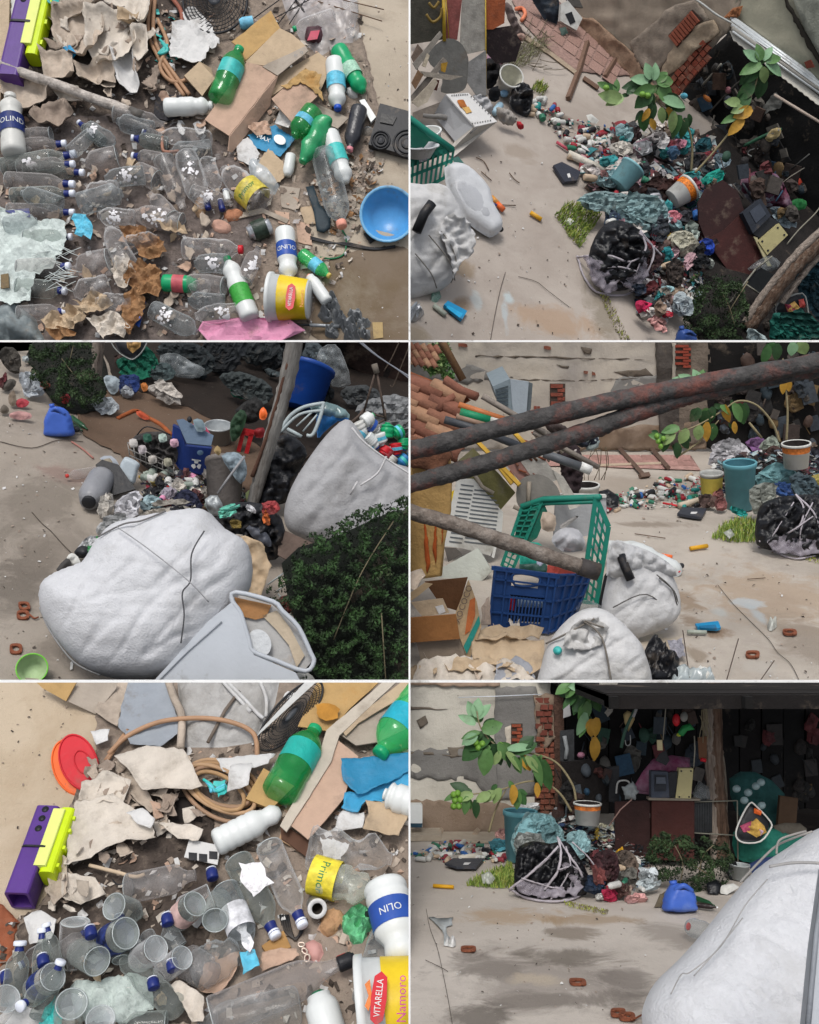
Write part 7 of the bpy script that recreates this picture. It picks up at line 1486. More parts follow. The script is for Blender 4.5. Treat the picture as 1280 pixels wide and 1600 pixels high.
for P,c,H,lb,lf in((PQ(504,228,512,200,536,190,560,190,574,206,568,220,520,226),'a5a3a6',8,'white bag behind blue bin',20),(PQ(564,190,584,182,600,192,596,204,572,202),'6a4a70',6,'purple printed bag on far heap',30),(PQ(584,200,600,184,616,184,620,204,604,212),'8c9488',6,'pale printed bag by purple one',34),(PQ(586,204,622,200,622,230,590,224),'3a2a26',7,'brown cloth below pale printed bag',34),(PQ(570,252,590,236,622,228,656,242,650,260,620,270,590,262),'618588',12,'teal cloth spread over far heap',28),(PQ(570,264,600,252,616,268,600,300,576,306),'7c7f78',8,'grey lace cloth below teal cloth',24),(PQ(604,256,636,262,650,280,614,274),'2e4a7c',8,'blue cloth on far heap',28),(PQ(630,244,662,240,680,260,684,300,650,290),'3d4a50',12,'dark teal-grey bundle at right edge',24),(PQ(644,222,664,216,672,232,662,244,646,238),'b5727c',8,'pink bundle on far heap',40),(PQ(644,216,680,200,690,230,670,240),'2e303c',8,'dark bag behind pink bundle',46),(PQ(604,232,636,222,656,230,640,240,614,240),'a7adac',6,'whitish bag between teal cloth and pot',40),(PQ(666,244,690,240,690,280,668,276),'8f8348',9,'olive yellow sack ball at right edge',30),(PQ(512,270,524,264,532,272,528,282,514,280),'a06a66',7,'dusty pink ball by small tub',6),(PQ(516,282,534,276,536,296,520,298),'8a5a58',7,'pink-brown cloth lump below pink ball',6),(PQ(542,290,566,300,562,310,544,300),'1f8a84',4,'teal plastic piece before blue bin',2),(PQ(490,276,512,272,516,290,498,294),'4a3a36',6,'brown rag before small tub',4)):
 rags(T(Y,sum(p[0]for p in P)/len(P),max(p[1]for p in P)+lf*.6,66),smp(P,2),H,c,'cloth_bundle' if 'bag' not in lb else 'bag',lb,'bag' if 'bag' in lb else 'cloth')
rod(Y,PR(462,290,6,510,276,8),5,m('b9ac98',.6,.1),'white_tube','cream tube lying across far bottles','tube')
rod(Y,PR(436,286,3,468,292,3),1.6,RED,'red_stick','thin red stick under cream tube','stick')
t=tg(Y,'flat_monitor','flat black casing lying before far heap','casing',Y.g(1080,804));pa_(t,'case',*slv(G(Y,2),PQ(458,306,466,296,504,298,496,312,480,310),4),m('33363e',.5,.1),0);pa_(t,'sticker',*slv(G(Y,6),PQ(480,300,490,300,488,303,479,303),.4),WPP,0)
t=tg(Y,'net_bag','black bag in torn whitish netting at right edge','bag',Y.g(1235,862));SB=T(Y,1235,868,62)
pa_(t,'film',*blv(SB,smp(PQ(582,350,584,300,600,282,640,274,690,280,710,350,690,372,620,362),3),22,nz=.5,fs=12,step=4,fold=4,fw=7),BLKB)
for i,P in en((PR(636,276,16,644,300,26,636,330,24,610,350,10,584,355,2),PR(636,276,16,660,306,24,676,340,16,686,366,2),PR(584,346,6,610,362,4,644,373,3,684,366,3),PR(660,290,22,640,330,26,650,368,6),PR(596,350,14,625,335,24,658,312,26),PR(630,290,24,600,340,18,592,356,4))):
 pa_(t,'net_strand',*tbv(spl([SB.pt(x,y,z*Y.u0)if y<850 else Y.g(x,y,1.5)for x,y,z in P],5),(1.2 if i<3 else.9)*Y.u0,6,nz=.8),NET)
pa_(t,'net_cloth',*shv(SB,rag(PQ(590,350,620,336,650,346,676,340,680,366,640,372,600,362),5,2),th=.6,crump=7,fs=8,step=4,lift=12,fold=3,fw=5),NTF,1)
tuft(Y,'grass','bright green grass tuft left of netted black bag',PQ(512,342,530,320,560,312,582,316,584,348,550,348),800,GR,(5,12))
tuft(Y,'grass','thin dry weeds at right edge',PQ(650,366,690,362,690,384,662,378),120,[GR[2],m('7d7355',.8)],(2,5))
blb(T(Y,1138,845,40,2),PQ(530,332,542,326,548,336,540,342),5,clear('b9bdb4',.5,.8,.3),'clear_bag','small clear bag in far grass tuft','bag',nz=.6,fs=6,step=3)
smb(Y,78,PQ(340,270,368,280,400,268,430,248,480,244,504,260,510,290,460,290,410,286,375,300,345,300),(5,9),'in far drift before heap',z=(1,6))
sca(Y,PQ(340,280,410,260,500,245,510,295,400,295),260,(2,7),SMC,(0,4),name='litter',label='bottle caps and tiny plastic bits in far drift')
sca(Y,PQ(520,280,510,230,550,206,680,200,680,280,580,290),520,(4,12),HC,(2,8),name='litter',label='crumpled scraps of film and cloth forming face of far heap',S=T(Y,1180,768,80),lump=.15)
heap(Y,PQ(510,220,560,205,680,200,680,280,590,290),34,66,6,('4a3a3a','6f8f94','9a9a98','26272b','6a3c40','b0aca6','3a4a60','7a6a5c'),'on the far heap',(8,16))
clu(Y,W4,PQ(512,45,675,40,675,190,520,190),60,'in shade-coloured bay behind far heap',(8,24))
sca(Y,PQ(500,260,680,260,680,300,580,300,510,290),200,(3,9),HC,(1,8),name='litter',label='small scraps of cloth and plastic at foot of far heap')
for(a,b_,lb)in(((1154,998,26),(1132,1075,2),'thin dark wire standing up from lower edge'),((1210,1032,16),(1180,1075,2),'shorter dark wire by rusty ring plate'),((1067,985,20),(1080,1075,2),'thin dark wire rising by blue tray')):rod(Y,[a,b_],.8,m('4a3c34',.7),'wire',lb,'wire')
for i in rn(9):
 x=895+ru(0,50);wrd(T(Y,900,790,88),[(x,750,0),(x+ru(-6,12),725,2),(x+ru(-12,30),698,0)],.6,m('5a4f3e',.8),'twig','bare twig of dead shrub at pink floor','twig',curve=3,n=4,group='bare twigs at pink floor')
# -- YARD 2: the yard seen obliquely from high up, the view rolled
Y=Y2
OX,OY=600,0
BL2=[(728,418,16,16,'86755f',.7),(722,476,16,12,'806d58',.8),(746,468,8,18,'a9b0b0',.7),(795,465,9,8,'aab4b6',.9),(790,490,5,26,'a5adb0',.8),(650,520,24,14,'85775f',.6),(870,500,60,24,'9f8368',.6),(815,240,30,14,'8a7d70',.6),(945,480,20,50,'6f6654',.6),(860,180,60,8,'5f554b',.7)]
floor(Y,'yard_ground',gm('a89f96','998f86','887e76',.8,BL2,'yard_concrete',Y),PQ(-40,-60,300,-60,740,150,800,620,-40,620),bump=1.5,step=20)
for P in(PR(190,425,.4,184,445,.4,178,470,.4,172,500,.4,165,540,.4),PR(210,432,.3,238,440,.3,256,454,.3,290,480,.3)):rod(Y,P,.45,DIRTD,'ground_crack',curve=5,n=5)['kind']='structure'
sca(Y,PQ(100,240,260,220,300,420,360,532,40,532,140,380),90,(1.5,4.5),[DIRTD,BG3,WPP],(0,.5),name='grit',label='grit scattered on open concrete')
def patch2(P,c,z=.5,name='stain',h=.4,sm=0):
 V,Fc=shv(G(Y),rag(P,7,1),th=.15,crump=h,fs=20,step=9,lift=z);solo(Y,name,None,None,V,Fc,c,kind='structure')
patch2(PQ(200,0,270,0,305,40,350,70,400,120,360,118,300,112,260,80,220,40),m('8f756c',.8,.3,26,.4,70),1,'pink_tiles')
for i in rn(7):
 for j in rn(3):
  a,b_=820+i*20+j*6,8+i*15-j*13+22
  if a<960 and b_>0:slb(G(Y,2),[(a,b_),(a+18,b_+13),(a+24,b_+1),(a+6,b_-12)],.5,m('977a70' if(i+j)%2 else '8f7268',.8,.3,60,.5,dirt=.3,ds=3),'floor_tile','pink patterned tile of sunken floor at wall','tile',group='pink tiles of sunken floor')
for P,r,lb,nm in((PR(210,52,2,260,84,2,300,114,2),4,'low concrete kerb between yard and pink floor','kerb_piece'),(PR(318,66,3,305,110,3,288,154,3),4.5,'long brown beam lying across pink floor','timber'),(PR(362,92,3,345,120,3),4,'short reddish beam at plant','timber'),(PR(312,122,3,335,138,3),4,'short grey beam left of plant leaves','timber')):
 rod(Y,P,r,BEAM if 'kerb' in nm else m('6e5648',.9,.2),nm,lb,'timber' if 'timber' in nm else 'kerb',n=4,smooth=0)
W2=VW(Y,(905,38),(1020,150))
P2A=gm('9c8f80','7d7468','6a5f54',1.2,[],'old_plaster');P2B=gm('a9a592','8a8a7a','6f7466',1,[],'mossy_plaster')
t=tg(Y,'yard_wall','grimy plaster wall crossing upper corner with a brick vent','wall',W2.pt(950,80));u2=Y.u0
wf=lambda P,mat,nm='plaster',lift=0,cr=3,st=7,root=None,th=3,rg=1.5:wf_(P,mat,nm,lift,cr,st,W2,root or t,th,18,rg)
wf(PQ(280,-40,580,-60,545,40,460,130,440,168,410,150,360,92,305,40),P2A)
wf(PQ(300,20,330,30,390,80,440,150,420,158,385,120,350,88,305,50),m('8f7662',.9,.3,14,.8),'bare_band',3,6,5,rg=3)
wf(PQ(385,70,450,10,490,0,510,30,466,75,420,120,400,100),m('857a6e',.9,.3,10,.8),'grey_render',4,4,6)
wf(PQ(470,50,520,30,530,50,480,90,445,122,436,110),m('9a8a76',.9,.25,14,.8),'pillar_face',8,5,6)
pa_(t,'mortar',*slv(W2,PQ(450,54,488,14,504,30,464,74),1.5,9),m('3f322b',.9),0)
RB=m('864a38',.9,.2,25,.6)
for i in rn(9):
 k=i/9;a=(1052+36*k,55-40*k);pa_(t,'brick',*slv(W2,[a,(a[0]+2.8,a[1]-3),(a[0]+16,a[1]+13),(a[0]+13,a[1]+16)],4,10),RB,0)
for i in rn(11):
 for j in rn(3):
  x,y=1044+i*6.5+j*6-4,136-i*7.5+j*7+ru(-1,1)
  if x<1110:pa_(t,'brick',*slv(W2,[(x,y),(x+5.5,y-6),(x+11,y-.5),(x+5.5,y+6)],5+ru(-2,2),4),(BRK,m('7a3c2c',.9,.25,25,.8))[(i+j)%2],0)
# upper wall beyond the roof
WU=Surf(Y,W2.pt(1190,60),W2.n)
t=tg(Y,'upper_wall','pale mossy upper wall with a long crack above metal roof','wall',WU.pt(1200,60))
pa_(t,'plaster',*shv(WU,PQ(540,20,575,-40,730,-40,730,170,660,110),th=3,crump=3,step=9),P2B)
pa_(t,'crack',*shv(WU,rag(PQ(625,-5,632,-5,650,30,672,66,690,96,686,104,668,78,646,38),5,1.5),th=.5,crump=.5,step=4,lift=5),m('2e2a24',.95))
pa_(t,'grey_strip',*shv(WU,PQ(640,-10,730,-10,730,110,690,96,662,46),th=3,crump=3,step=9,lift=6),m('8d8f84',.9,.3,10,.8))
pa_(t,'brick',*slv(WU,PQ(662,96,672,92,678,104,666,106),2,8),m('6a3428',.9),0)
blb(WU,PQ(536,26,550,12,566,8,560,24,546,34),4,m('8a5a3a',.9,.5,30,.8),'rubble','crumbling orange rubble at corner of metal roof','rubble',lift=8,nz=.8,fs=5,step=3)
# corrugated metal roof
MET=m('c4c9ca',.35,.08,20,.2,metal=.2,dirt=.2);MEG=m('8f8d86',.6,.15,20,.3)
t=tg(Y,'metal_roof','white corrugated metal roof edge running down to corner','roof',WU.pt(1210,90));SRf=Surf(Y,WU.pt(1210,90,14*u2),(W2.n+Ve((0,0,.9))).normalized())
for i in rn(5):
 o=i*5.5;pa_(t,'corrugation',*tbv([SRf.pt(1144+o*.1-1,27+o),SRf.pt(1300+o*.1-4,138+o*.9)],(3.6 if i<4 else 2)*u2,8),MET if i!=3 else MEG)
Z_=[(1140,45)]
for i in rn(17):Z_+=[(1146+i*8.6,60+i*6.6),(1143+i*8.6+8,62+i*6.6)]
Z_+=PQ(690,165,690,155,550,44)
pa_(t,'torn_edge',*slv(SRf,Z_,2,-8),m('b9b6ac',.7,.1),0)
pa_(t,'batten',*tbv([SRf.pt(1210,138,-20*u2),SRf.pt(1296,190,-20*u2)],2.2*u2,6),m('a5968a',.7))
pa_(t,'edge_wire',*tbv([SRf.pt(1136,30,2*u2),SRf.pt(1290,148,2*u2)],1.6*u2,6),m('4e4a44',.6))
wrd(SRf,PR(470,-10,2,496,6,2,520,24,2,546,38,2),1.6,m('a3a5a2',.5),'cable','pale cable running to corner of metal roof','cable',curve=5)
# shelter interior, its shade painted as near-black wall and floor
WD=Surf(Y,W2.p-W2.n*.6,W2.n)
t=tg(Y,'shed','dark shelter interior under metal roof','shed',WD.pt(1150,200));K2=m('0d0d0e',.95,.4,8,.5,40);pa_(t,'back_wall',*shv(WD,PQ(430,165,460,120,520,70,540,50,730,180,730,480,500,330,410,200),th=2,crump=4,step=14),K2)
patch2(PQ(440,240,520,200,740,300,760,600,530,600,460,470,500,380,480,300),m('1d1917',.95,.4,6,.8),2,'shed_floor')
S2=T(Y,1150,330,70)
def D2(P,c,H,lb,nm='clutter',S=None,**k):
 if isinstance(c,str)and nm in('plastic_bag','rag','sack'):return rags(S or T(Y,sum(p[0]for p in P)/len(P),max(p[1]for p in P)+18,62,0),smp(P,2),H,c,nm,lb,nm.replace('_',' '))
 return blb(S or T(Y,sum(p[0]for p in P)/len(P),max(p[1]for p in P)+18,62,0),smp(P,2),H,m(c,.7,.3,20,.6,name='dim_'+nm)if isinstance(c,str)else c,nm,lb,nm.replace('_',' '),nz=k.pop('nz',.7),fs=10,step=k.pop('step',4),back=.6,**k)
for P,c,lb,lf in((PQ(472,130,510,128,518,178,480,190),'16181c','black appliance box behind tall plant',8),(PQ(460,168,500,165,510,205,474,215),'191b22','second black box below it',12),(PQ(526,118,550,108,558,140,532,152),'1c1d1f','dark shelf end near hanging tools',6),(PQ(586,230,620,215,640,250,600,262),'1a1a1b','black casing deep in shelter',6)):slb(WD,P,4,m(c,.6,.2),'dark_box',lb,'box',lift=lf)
for P,r,c,lb in((PR(504,136,20,522,116,20,538,98,20),2.2,'7d7b74','pale thin tool rail on dark wall'),(PR(520,172,20,560,130,20,580,118,20),1.5,'4c4a46','dim pipe crossing behind plant'),(PR(578,224,30,610,208,30,636,198,30),3,'3f6f55','green handled tool pointing at roof'),(PR(590,240,30,584,236,30,588,230,30,600,228,30),1,'a8a8a4','wire hook under green handled tool'),(PR(650,260,30,680,236,30),1,'5e5e5a','thin rail at right edge')):wrd(WD,P,r,m(c,.6,.2),'tool',lb,'tool',curve=3)
D2(PQ(596,216,606,202,620,200,618,212,604,222),'a9976c',4,'tan bundle tied on green handled tool','bundle',S=Surf(Y,WD.pt(1200,210,34*u2),WD.n));wrd(WD,PR(616,208,34,636,198,34),3,m('8f8f8f',.5,.3,60),'blade','pale blade at end of tan bundle','blade')
she(Surf(Y,WD.pt(1200,170,20*u2),WD.n),PQ(586,180,592,168,606,150,614,143,624,160,618,170,604,172,594,182),m('6f706c',.8),'hanging_rag','grey torn sheet hanging under metal roof','rag',th=.5,crump=4,step=4,rgd=1)
blb(Surf(Y,WD.pt(1138,140,20*u2),WD.n),El(1138,141,5,6),3,m('8a5a62',.6),'ball','dusty pink ball on dark wall','ball',step=3);blb(Surf(Y,WD.pt(1105,155,24*u2),WD.n),El(1105,154,8,4,40),3,m('9a5c26',.7),'strip','orange strip on black appliance box','strip',step=3)
blb(Surf(Y,WD.pt(1070,150,24*u2),WD.n),El(1069,150,6,5,0),3,CYAN,'paper','pale blue crumpled paper by bricks','paper',step=3)
# maroon sheets, speaker, cream panel, pink bags
SM=T(Y,1150,420,40)
for P,c,lb,lf in((PQ(488,318,500,296,526,282,550,300,560,330,528,360,500,376,490,350),'2e1514','upper dark maroon metal sheet in shelter',2),(PQ(500,376,528,360,560,330,576,370,590,414,566,432,546,440,524,410),'3d1b18','lower rusty maroon metal sheet',4)):slb(SM,P,3,m(c,.7,.3,10,.4,dirt=.2),'metal_sheet',lb,'metal sheet',lift=lf)
t=tg(Y,'radio_speaker','dark slate speaker box above cream panel','speaker',SM.pt(1172,345));pa_(t,'housing',*slv(SM,PQ(550,336,578,314,594,340,566,368),10,8),m('252a33',.6),0);pa_(t,'front',*slv(SM,PQ(560,334,576,322,586,338,570,352),1,18),m('3b414c',.6),0)
slb(SM,PQ(570,368,594,340,612,350,588,378),6,BLK,'black_box','black box between slate speaker and cream panel','box',lift=6)
t=tg(Y,'cream_panel','cream panel with corner screws lying on maroon sheets','panel',SM.pt(1198,375));pa_(t,'plate',*slv(SM,PQ(574,380,606,352,620,370,588,401),6,12),m('a89f72',.6,.08),0)
for x,y in((1180,380),(1204,359),(1214,370),(1189,394)):pa_(t,'screw',*slv(SM,El(x,y,1.6,n=8),1,18),BLK,0)
pa_(t,'side_edge',*slv(SM,PQ(568,372,574,374,588,402,596,418,590,418),2,14),m('a8a07c',.6),0)
PB=m('5c2039',.5,.4,16,.5,dirt=.4,dc='7c6a7a')
D2(PQ(558,280,580,268,614,272,630,300,640,330,616,326,580,310,560,300),PB,14,'large magenta plastic bag behind speaker','plastic_bag',fold=5,fw=8);D2(PQ(560,296,590,290,610,300,600,326,576,320),clear('9c9aa8',.5,.8),16,'clear lilac bag over magenta one','plastic_bag',fold=4,fw=6)
slb(T(Y,1213,350,60),PQ(607,288,616,283,620,292,611,298),3,m('b5a574',.6),'switch_box','small cream switch box on a cord over magenta bag','switch');wrd(T(Y,1213,350,60),PR(618,288,2,635,275,2,656,262,2),.7,m('8a8478',.8),'cord','thin cord of cream switch box','cord')
slb(T(Y,1205,350,60),PQ(596,300,610,298,612,318,598,320),2,BLK,'dark_tag','black tag below cream switch box','tag')
D2(PQ(602,326,618,322,640,338,638,352,620,350),'7d8a90',6,'pale bag at edge of black loop','plastic_bag')
D2(PQ(530,290,542,286,558,292,550,302,548,320,536,320,534,302),'8f9293',6,'crumpled pale rag at top of maroon sheet','rag',rgd=1.5)
D2(PQ(568,420,590,404,604,400,620,410,606,424,580,424),CLB,8,'clear bag below cream panel','plastic_bag')
D2(PQ(646,284,652,276,666,274,664,290,652,296),'a83420',6,'orange red toy part near right edge','toy_part',nz=.2);D2(PQ(658,290,668,284,682,286,676,300,664,304),'6a5f52',5,'round wire thing by orange toy part','toy_part',nz=.2);D2(PQ(636,316,646,310,660,314,658,326,640,328),'2c7a40',5,'green toy piece near trunk top','toy_part')
t=tg(Y,'wire_rack','thin metal rack leaning before trunk','rack',Y.g(1150,470));SK2_=T(Y,1160,480,50)
for P in(PQ(530,480,576,420),PQ(560,443,582,458),PQ(576,420,602,400),PQ(582,458,610,480)):pa_(t,'bar',*tbv([SK2_.pt(*a,8*u2)for a in P],1.3*u2,6),m('7d7b70',.6))
pa_(t,'panel',*slv(SK2_,PQ(560,443,586,418,608,430,584,458),2,4),m('1f2224',.6),0)
# trunk
t=tg(Y,'tree_trunk_post','rough split tree trunk leaning across lower corner','post',Y.g(1165,505));ST=T(Y,1165,510,62)
for P,r,M_ in((PQ(562,510,585,478,610,444,640,408,690,360),12,BARK),(PQ(558,500,580,466,606,432,636,396,690,345),6,BARK2),(PQ(615,470,640,436,670,400,696,380),5,BARK2)):
 pa_(t,'trunk' if r==12 else 'split_limb',*tbv(spl([ST.pt(a,b_,12*u2)for a,b_ in P],8),r*u2*.85,12,nz=.35),M_)
wrd(ST,PR(622,378,14,640,356,14,666,330,14,680,310,14),.9,m('8f8a7c',.8),'cord','thin cord hanging by trunk','cord',curve=4)
# bottom right: jars, open bag, teal sack
D2(PQ(640,420,662,392,690,400,700,500,662,476,644,450),'12303a',10,'dark teal sack of jars at right edge','sack')
for i,(x,y,lb)in en(((1253,433,'lowest left frosted jar in dark teal sack'),(1270,418,'topmost frosted jar in dark teal sack'),(1258,448,'small frosted jar by lowest ones'),(1268,453,'lowest right frosted jar in dark teal sack'))):blb(T(Y,x,y+24,62,4),El(x,y,6.5,6.5),5,m('5f7f8c',.5,.1),'jar',lb,'jar',step=3,nz=0,lift=8)
D2(PQ(600,500,616,486,662,500,690,520,690,550,610,550),'0f5248',10,'green plastic sack at lower right corner','sack',fold=3)
t=tg(Y,'shopping_bag','open bag with pale rim and bright wrappers at lower right','bag',Y.g(1235,520));SQ=T(Y,1235,524,50,8);Q=PQ(608,484,620,468,650,458,658,480,658,505,636,512,620,508)
pa_(t,'film',*blv(SQ,Q,6,nz=.3,step=4,back=1),BLK);pa_(t,'rim',*tbv([SQ.pt(x,y,6*u2)for x,y in smp(Q,3)],1.2*u2,6,1),m('8c8f8c',.6))
for P,M_ in((PQ(624,478,638,470,654,490,648,504,632,494),m('b08a4a',.6,.5,40)),(PQ(622,474,636,476,640,492,628,490),m('8f2f44',.6,.4,40)),(PQ(644,468,652,466,654,480,646,480),m('9c3a34',.6)),(PQ(634,488,646,484,644,500,636,504),m('a9a29c',.6,.3))):pa_(t,'wrapper',*blv(SQ,P,5,nz=.7,fs=5,step=3,lift=6),M_)
D2(PQ(566,516,576,512,596,526,600,540,570,540),'9aa8a8',4,'pale bag at foot of trunk','plastic_bag');D2(PQ(590,504,600,496,606,512,596,520),'3a342f',5,'dark rag by open bag','rag')
# shrub, bags at bottom
shrub(Y,'shrub','dark fine-leaved shrub at lower edge by trunk',smp(PQ(476,440,500,424,540,430,566,460,560,520,530,545,480,540,470,500,458,494,480,470),3),T(Y,1110,530,45),16,5200,SHR,stems=[PR(520,458,14,530,480,16,540,510,14),PR(530,488,14,560,440,14)])
JB2=m('34508f',.4,.08,b=.1,dirt=.25,dc='60709c');jug(Y,1072,548,36,34,JB2,'dusty blue jerrycan cut by lower edge below shrub',S=T(Y,1072,548,60))
# heap items
blb(G(Y),smp(PQ(320,280,340,215,380,196,440,205,490,215,520,250,510,330,490,400,460,470,400,490,390,440,360,340),3),6,m('4a4240',.95,.6,50,.9,60),'rubbish_mound','dark compacted core of long rubbish heap','rubbish',nz=.6,step=6,smooth=0)
H2=[(PQ(350,232,366,220,386,224,384,242,362,246),'b5afa6',8,'white pot with yellow rim in upper heap'),(PQ(388,226,400,218,418,222,420,236,404,246,390,238),'b9b9b9',7,'white round lid by yellow-rimmed pot'),(PQ(408,216,430,206,440,216,434,232,416,228),'918b8b',7,'grey white bag under first plant'),(PQ(440,232,456,226,462,240,448,252),'3f5d78',6,'blue cloth beneath plant leaves'),(PQ(450,222,466,216,470,228,456,234),'a06a7a',6,'pink flowery wrapper under plant'),(PQ(484,226,500,218,514,226,508,240,490,240),'16424a',6,'dark teal bag near two stems'),(PQ(494,240,510,236,512,250,498,252),'7a2a34',5,'dark red packet near two stems'),(PQ(510,246,536,238,540,258,518,266),'6f8088',6,'greyish bag right of yellow stem'),(PQ(384,306,410,286,450,276,460,296,450,310,410,308),'2e1a16',8,'brown-black cloth strip across heap'),(PQ(452,280,462,275,470,284,462,292),'8f2226',5,'red packet above orange and white pot'),(PQ(494,282,512,268,528,262,522,280,504,292),'1c9080',5,'bright teal film by green bucket'),(PQ(300,310,330,296,360,300,390,306,400,330,380,345,350,330,320,330),'6f8384',9,'pale teal net cloth at blue basin'),(PQ(360,320,400,305,440,312,446,340,430,372,400,368,370,346),'7b9698',10,'large grey-teal fabric in middle of heap'),(PQ(380,330,404,326,410,356,394,360),'2c4c7c',7,'blue cloth showing through grey-teal fabric'),(PQ(410,340,436,330,444,370,424,380,412,364),'363b42',9,'dark grey bag by white sleeve'),(PQ(418,302,430,308,444,330,442,356,430,342,420,322),'a9a9ae',8,'white twisted sleeve down heap'),(PQ(442,332,454,328,462,340,452,354,442,350),'b9727c',8,'pink ball in middle of heap'),(PQ(454,340,464,330,476,336,474,352,460,356),'2a2b30',6,'black dotted bag right of pink ball'),(PQ(440,376,450,362,470,358,484,372,486,394,470,404,452,396),'a8a594',13,'round cream sack ball with yellow side'),(PQ(440,374,448,364,448,384,442,384),'a88f3a',7,'yellow side of cream ball'),(PQ(470,350,484,348,492,368,486,378,474,364),'8f9a92',6,'white printed bag above cream ball'),(PQ(484,372,496,384,496,400,480,400),'13161c',6,'black bag touching cream ball'),(PQ(490,380,500,372,514,384,516,396,504,400,494,392),'1d3f9c',6,'bright blue plastic bottle-shaped piece'),(PQ(428,390,440,386,450,400,444,412,432,406),'217a80',6,'teal jug below cream ball'),(PQ(440,412,456,404,470,420,466,446,450,452,442,436),'38302c',8,'dark patterned tote of lower heap'),(PQ(448,412,460,410,464,422,454,428),'b07a1c',6,'yellow thing in mouth of patterned tote'),(PQ(400,386,424,392,434,410,416,430,400,420),'2a171a',7,'maroon strap bag by net bag'),(PQ(480,400,500,396,510,410,494,424,480,420),'101216',8,'black bag over shrub'),(PQ(500,408,510,404,518,412,510,422),'9aa098',5,'small pale cup on black bag'),(PQ(448,470,460,454,474,460,480,476,472,496,452,490),'9aa4a8',10,'white plastic bag left of shrub'),(PQ(392,476,400,468,412,474,410,486,398,490),'a8234a',7,'crimson shoe at concrete edge'),(PQ(428,486,440,486,448,496,434,498),'a02c3a',5,'second red slipper near white bag'),(PQ(410,500,418,496,440,508,442,518,428,516),'b0827e',5,'pale pink slipper on concrete'),(PQ(422,476,432,468,438,486,430,498,422,490),'7d6a5c',6,'brown boot between slippers'),(PQ(406,448,420,440,430,452,416,462,404,458),'4f2225',7,'dark red bag above slippers'),(PQ(424,456,440,450,448,462,430,468),'6f6a62',6,'grey shoe on lower heap'),(PQ(386,446,406,442,410,456,396,462),'1f2b3c',5,'dark blue bag under net bag edge'),(PQ(308,262,326,258,340,270,326,280),'b0a8a4',5,'pale box with blue print near casing'),(PQ(332,270,344,264,352,276,344,284),'8d6a68',5,'pinkish cloth by blue basin')]
for P,c,H,lb in H2:rags(T(Y,sum(p[0]for p in P)/len(P),max(p[1]for p in P)+6,35,14),smp(P,2),H,c,'bag' if 'bag' in lb else 'cloth_bundle',lb,'bag' if 'bag' in lb else 'cloth')
buk(Y,(965,290),(990,260),22,46,17,20,m('7fb0b8',.5,.1,b=.1,dirt=.2),'rubbish_bin','light blue plastic bin tipped in heap','bin',inner=m('3f6f7c',.5,.1))
buk(Y,(1050,312),(1078,292),28,46,16,21,WPD,'paint_pot','white pot with orange rim tipped in heap','pot',band=(.6,.92),bandm=m('c9701f',.6,.6,60),inner=m('7c4a1e',.8))
buk(Y,(1086,318),(1078,312),20,30,10,12,m('0f4a40',.5),'small_tub','dark teal tub below tipped pot','tub',inner=BLK)
t=tg(Y,'net_bag','black bag wrapped in torn lilac netting on concrete','bag',Y.g(960,460));SB=T(Y,955,462,45)
pa_(t,'film',*blv(SB,smp(PQ(320,400,336,360,360,344,390,352,410,376,412,410,390,448,356,454,330,436),3),20,nz=.5,fs=12,step=4,fold=4,fw=7),BLKB)
for i,P in en((PR(392,362,16,400,390,18,375,410,22,340,400,16,302,402,2),PR(392,362,16,415,390,12,408,420,12,390,455,3),PR(302,400,1,312,430,1,332,456,1,370,462,1,390,455,1),PR(375,410,22,360,435,18,345,458,2),PR(400,390,18,385,425,20,385,456,2),PR(325,420,12,355,418,22,385,425,20),PR(390,366,18,422,392,10,430,400,8),PR(342,456,2,324,430,8,316,404,4))):
 pa_(t,'net_strand',*tbv(spl([SB.pt(x,y,z*u2)if z>3 else Y.g(x,y,1.5)for x,y,z in P],5),(1.5 if i<4 else 1.1)*u2,6,nz=.8),NET)
for P in(PQ(305,398,330,408,352,424,360,452,338,458,318,438),PQ(360,440,385,426,400,400,406,430,388,458)):pa_(t,'net_cloth',*shv(SB,rag(P,5,2),th=.6,crump=7,fs=8,step=4,lift=10,fold=3,fw=5),NTF,1)
tuft(Y,'grass','bright green grass patch by lilac netting',PQ(266,336,286,320,320,316,340,336,324,360,306,388,290,372),900,GR,(5,12))
tuft(Y,'grass','dry weeds along crack in lower yard',PQ(335,455,345,455,368,500,385,532,370,532,350,495),220,[GR[2],m('7d7355',.8)],(2,5))
blb(T(Y,890,350,30,2),PQ(282,346,290,340,298,346,292,354),4,WPD,'clear_bag','small pale bag in green grass patch','bag',nz=.6,fs=6,step=3)
# plants
plant(Y,T(Y,1080,300,55),'leafy_plant','oval-leaved plant arching over upper heap',[PR(480,268,0,480,230,4,472,200,8,456,182,12,430,168,12,412,140,12),PR(400,190,8,415,170,10,422,150,12)],[(1012,124,110,26,18,5,14),(1016,126,80,28,18,5,14),(1020,128,40,24,18,1,14),(1008,128,165,26,18,5,12),(1020,130,10,28,22,1,16),(1014,138,195,30,20,1,18),(1012,134,180,40,24,4,8),(1012,144,225,34,28,0,14),(1020,140,330,30,26,1,18),(1026,156,350,42,20,5,20),(1040,160,340,30,22,0,14),(1016,160,260,34,20,4,12),(1024,168,275,26,16,2,22),(1006,170,245,22,14,3,20),(1036,168,290,28,14,3,16),(1044,174,265,34,18,2,20),(1056,180,250,38,20,0,16),(1066,184,260,34,18,4,12),(1002,176,270,30,22,0,10),(960,150,130,26,16,0,12),(964,156,165,34,22,2,18),(958,146,90,22,14,1,14),(968,152,200,28,22,2,16),(946,138,150,18,12,1,12),(976,146,30,20,14,4,8),(1010,186,300,20,12,3,14)])
